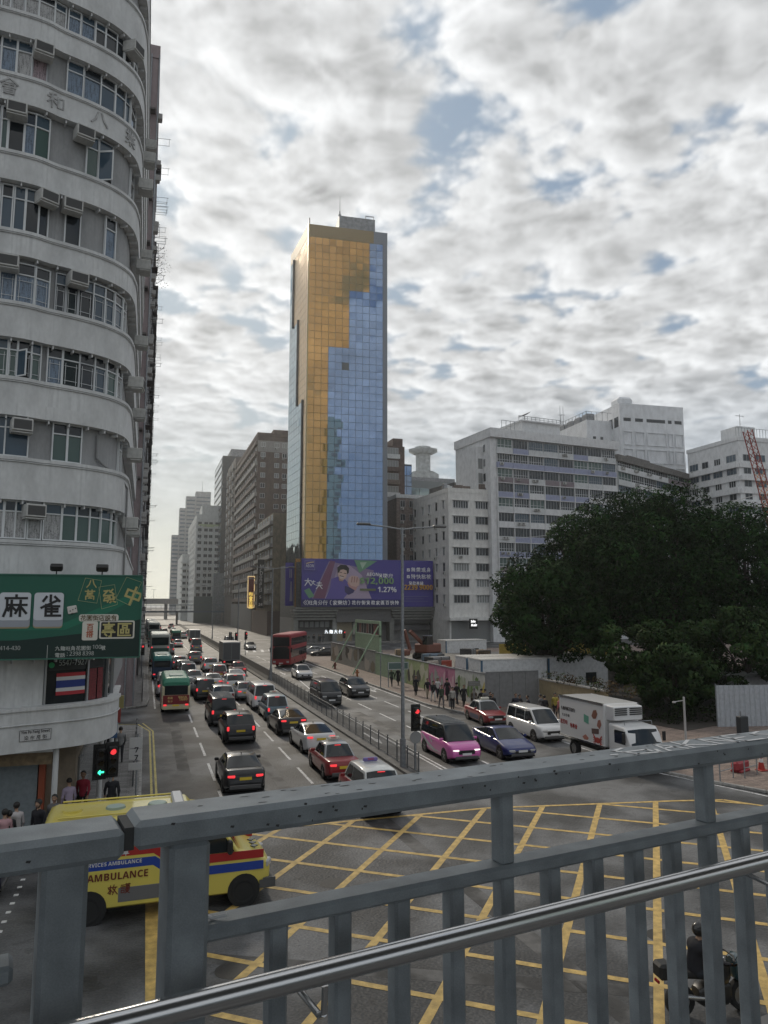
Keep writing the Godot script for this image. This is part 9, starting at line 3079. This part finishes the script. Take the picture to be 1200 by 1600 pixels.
func make_people() -> void:
	var k := Color(0.014, 0.014, 0.016)
	var nv := Color(0.02, 0.025, 0.04)
	var gy := Color(0.12, 0.12, 0.125)
	var wh := Color(0.5, 0.5, 0.5)
	var gn := Color(0.05, 0.07, 0.045)
	var bg := Color(0.28, 0.24, 0.18)
	var w := "walkers on the pavement by the hoardings"
	var list := [
		[612, 1073, "walk", 0.1, gn, k, "person in a dark green jacket walking by the pale green hoarding"],
		[622, 1071, "coat", 0.2, k, k, "person in a long black coat beside the dark green jacket"],
		[650, 1087, "coat", 3.0, k, k, "person in a black coat walking alone along the pale green hoarding"],
		[668, 1092, "walk", 3.1, k, bg, "person in a black top and tan trousers in front of the pink hoarding"],
		[677, 1097, "stride", 3.2, k, wh, "person in black top and white shorts by the pink hoarding"],
		[684, 1091, "walk", 3.0, wh, nv, "person in a white top in front of the pink graffiti"],
		[690, 1106, "stride", 3.3, gn, gy, "person in olive jacket and grey trousers near the kerb"],
		[699, 1094, "coat", 0.1, k, k, "person in a tall black coat by the end of the pink hoarding"],
		[707, 1108, "stand", 3.1, Color(0.36, 0.35, 0.32), k, "person in a pale padded jacket beside the litter bin"],
		[714, 1101, "walk", 0.2, k, nv, "person in a black hood near the flowered hoarding"],
		[725, 1103, "coat", 3.0, k, k, "person in a black coat against the flowered hoarding"],
		[741, 1110, "stand", 2.6, Color(0.10, 0.08, 0.06), k, "person in brown jacket standing under the pointing sign"],
		[753, 1112, "walk", 0.0, k, k, "person in black at the corner of the grey site wall"],
		[759, 1113, "walk", 0.3, gy, nv, "person in a grey sweater at the corner of the grey site wall"],
		[766, 1117, "stride", 3.2, k, k, "person in black with a long stride behind the red taxi roof"],
		[770, 1121, "coat", 2.9, k, k, "person in a wide black coat just behind the red taxi"],
		[806, 1124, "coat", 3.1, nv, k, "person in dark blue with a bulky coat by the flush site door"],
		[812, 1122, "walk", 3.3, k, k, "person in black walking ahead of the bulky dark blue coat"],
		[826, 1125, "stand", 1.5, nv, nv, "short person in dark blue behind the white people carrier"],
		[846, 1123, "walk", 0.5, gy, k, "person in grey near the tan planter wall"],
		[852, 1126, "stand", 0.0, k, k, "person in black near the tan planter wall"],
		[868, 1120, "stand", 2.7, Color(0.34, 0.28, 0.06), k, "person in a yellow top leaning by the tan planter wall"],
		[876, 1128, "stand", 0.4, Color(0.32, 0.10, 0.10), k, "person in a pink red top beside the yellow top"],
	]
	rng.seed = 9
	for p in list:
		person(p[6], spot(p[0], p[1], 0.14), p[3], p[2], rng.randf_range(1.6, 1.76), p[4], p[5], w, Color(0.012, 0.01, 0.009), rng.randf() < 0.35)
	var n := "people on the corner pavement under the white building"
	var near := [
		[109, 1219, 1.62, "stand", 0.4, Color(0.36, 0.30, 0.40), nv, "person in a lilac top on the pavement behind the ambulance"],
		[131, 1207, 1.7, "walk", 3.0, Color(0.26, 0.02, 0.04), k, "person in a red jacket and black trousers behind the ambulance"],
		[176, 1209, 1.72, "walk", 0.1, k, k, "person in black with a backpack beside the corner traffic lights"],
		[122, 1168, 1.68, "stand", 0.3, nv, k, "person in dark blue under the white canopy of the corner building"],
		[172, 1139, 1.66, "walk", 0.2, k, nv, "person in black on the kerb pavement past the corner lights"],
		[189, 1138, 1.7, "stride", 0.1, Color(0.18, 0.18, 0.18), k, "person in a patterned grey top at the kerb railing"],
		[27, 1257, 1.6, "stand", 0.6, Color(0.45, 0.42, 0.42), k, "person with long hair in a pale top at the shop front"],
		[62, 1252, 1.72, "stand", 2.6, k, k, "person in black facing the shop front by the red pilaster"],
		[8, 1268, 1.58, "stand", 0.2, Color(0.42, 0.25, 0.27), nv, "person in a pink top at the left of the shop front group"],
		[16, 1270, 1.5, "stand", 0.8, k, k, "short person in black with a red phone in the shop front group"],
		[86, 1244, 1.6, "walk", 3.0, gy, k, "person in grey half hidden by the ambulance roof"],
	]
	for p in near:
		var s := spot(p[0], p[1], 0.14 + p[2])
		person(p[7], Vector3(s.x, 0.14, s.z), p[4], p[3], p[2], p[5], p[6], n, Color(0.012, 0.01, 0.009), p[1] > 1250)
	rng.seed = 90
	for q in 16:   # the far pavement before the podium
		var ti := rng.randi() % 5
		var li := rng.randi() % 3
		var said := "small figure in %s and %s trousers before the podium shops" % [["black jacket", "navy jacket", "grey jacket", "white shirt", "olive jacket"][ti], ["black", "navy", "grey"][li]]
		if q % 4 == 2: said = "small figure in a long %s before the podium shops" % ["black coat", "navy coat", "grey coat", "white coat", "olive coat"][ti]
		person(said, Vector3(28.5 + (q % 8) * 1.15 + rng.randf() * 0.5, 0.14, -156.0 - rng.randf() * 3.0), rng.randf() * TAU, ["walk", "stand", "coat", "stride"][q % 4], rng.randf_range(1.6, 1.75), [k, nv, gy, wh, gn][ti], [k, nv, gy][li], "crowd before the podium shops")
	make_motorcycle()

func make_motorcycle() -> void:
	var base := Vector3(11.2, 0, -13.25)
	var turn := -PI / 2 - 0.12
	var r := thing("motorcycle", "black motorcycle with dark teal front cowl crossing the box junction", "motorcycle", base, turn)
	var blk := paint("moto_black", g(0.014), 0.3)
	for z in [-0.72, 0.68]:
		var p := wheel_parts(0.31, 0.13)
		var o := inst("wheel", p[0], r, tx(Vector3(0, 0.31, z)))
		inst("rim", p[1], o, Transform3D())
	var b := loft([[-0.42, 0.95, 0.62, 0.1], [-0.3, 1.0, 0.55, 0.17], [-0.05, 0.98, 0.5, 0.19], [0.1, 0.86, 0.48, 0.15]], 0.09)
	obj("fuel_tank", b, blk, r)
	obj("seat", loft([[0.06, 0.84, 0.7, 0.1], [0.2, 0.84, 0.7, 0.15], [0.75, 0.9, 0.76, 0.13], [0.95, 0.94, 0.82, 0.08]], 0.05), M.rubber, r)
	obj("front_cowl", loft([[-0.98, 0.86, 0.7, 0.09], [-0.9, 1.0, 0.62, 0.17], [-0.62, 1.08, 0.6, 0.2], [-0.5, 1.02, 0.66, 0.16]], 0.08), paint("moto_teal", g(0.01, 0.04, 0.05), 0.3), r)
	obj("engine", loft([[-0.4, 0.58, 0.24, 0.14], [-0.3, 0.62, 0.2, 0.19], [0.2, 0.6, 0.2, 0.19], [0.32, 0.52, 0.26, 0.14]], 0.06), mt("engine_grey", g(0.06), 0.4, 0.7), r)
	b = MB.new()
	for sx in [-0.09, 0.09]: b.cyl(Vector3(sx, 0.31, -0.74), Vector3(sx, 1.02, -0.52), 0.026, 0.03, 8)
	obj("front_fork", b, M.steel, r)
	b = MB.new()
	b.tube([Vector3(-0.36, 1.1, -0.34), Vector3(-0.14, 1.1, -0.48), Vector3(0.14, 1.1, -0.48), Vector3(0.36, 1.1, -0.34)], 0.016, 8)
	obj("handlebar", b, M.black, r)
	for sx in [-1.0, 1.0]:
		b = MB.new()
		b.cyl(Vector3(sx * 0.3, 1.1, -0.4), Vector3(sx * 0.38, 1.3, -0.46), 0.008, 0.008, 6); b.blob(Vector3(sx * 0.4, 1.32, -0.46), Vector3(0.08, 0.05, 0.02))
		obj("mirror", b, M.black, r)
	b = MB.new()
	b.cyl(Vector3(0, 1.03, -0.3), Vector3(0, 1.045, -0.3), 0.05, 0.05, 14)
	obj("filler_cap", b, M.chrome, r)
	b = MB.new()
	b.cyl(Vector3(0.17, 0.36, 0.1), Vector3(0.2, 0.5, 0.85), 0.04, 0.05, 10)
	obj("exhaust", b, M.steel, r)
	b = MB.new()
	b.bev(Vector3(0, 0.92, 1.02), Vector3(0.34, 0.3, 0.3), 0.05)
	obj("luggage_box", b, M.black, r)
	b = MB.new()
	b.bev(Vector3(0, 0.8, -0.97), Vector3(0.18, 0.12, 0.06), 0.02)
	obj("headlight", b, M.lamp_lens, r)
	b = MB.new()
	b.bev(Vector3(0, 0.72, 1.16), Vector3(0.16, 0.06, 0.04), 0.01)
	obj("taillight", b, M.red_lens, r)
	var k := Color(0.012, 0.013, 0.016)
	var p := person("rider in black jacket and helmet sitting on the motorcycle", base + Basis(Vector3.UP, turn) * Vector3(0, 0.02, 0.3), turn, "ride", 1.75, k, Color(0.02, 0.025, 0.035))
	var m := pose("ride")
	p.get_child(0).position.y = 0.04
	p.get_child(1).queue_free()
	b = MB.new()
	var hc: Vector3 = m.head * 1.75 / 1.7 + Vector3(0, 0.06, 0.01)
	b.blob(hc, Vector3(0.135, 0.145, 0.155), Basis(), 16, 10)
	obj("helmet", b, blk, p)
	b = MB.new()
	b.blob(hc + Vector3(0, 0.0, -0.03), Vector3(0.128, 0.06, 0.135), Basis(Vector3.RIGHT, -0.1), 14, 6)
	obj("visor", b, M.glass, p)

func _ready() -> void:
	make_materials()
	make_camera_and_light()
	make_ground()
	make_bridge()
	make_corner_building()
	make_green_sign()
	make_left_row()
	make_far_end()
	make_brown_side()
	make_tower()
	make_right_buildings()
	make_site()
	make_trees()
	make_furniture()
	make_vehicles()
	make_people()
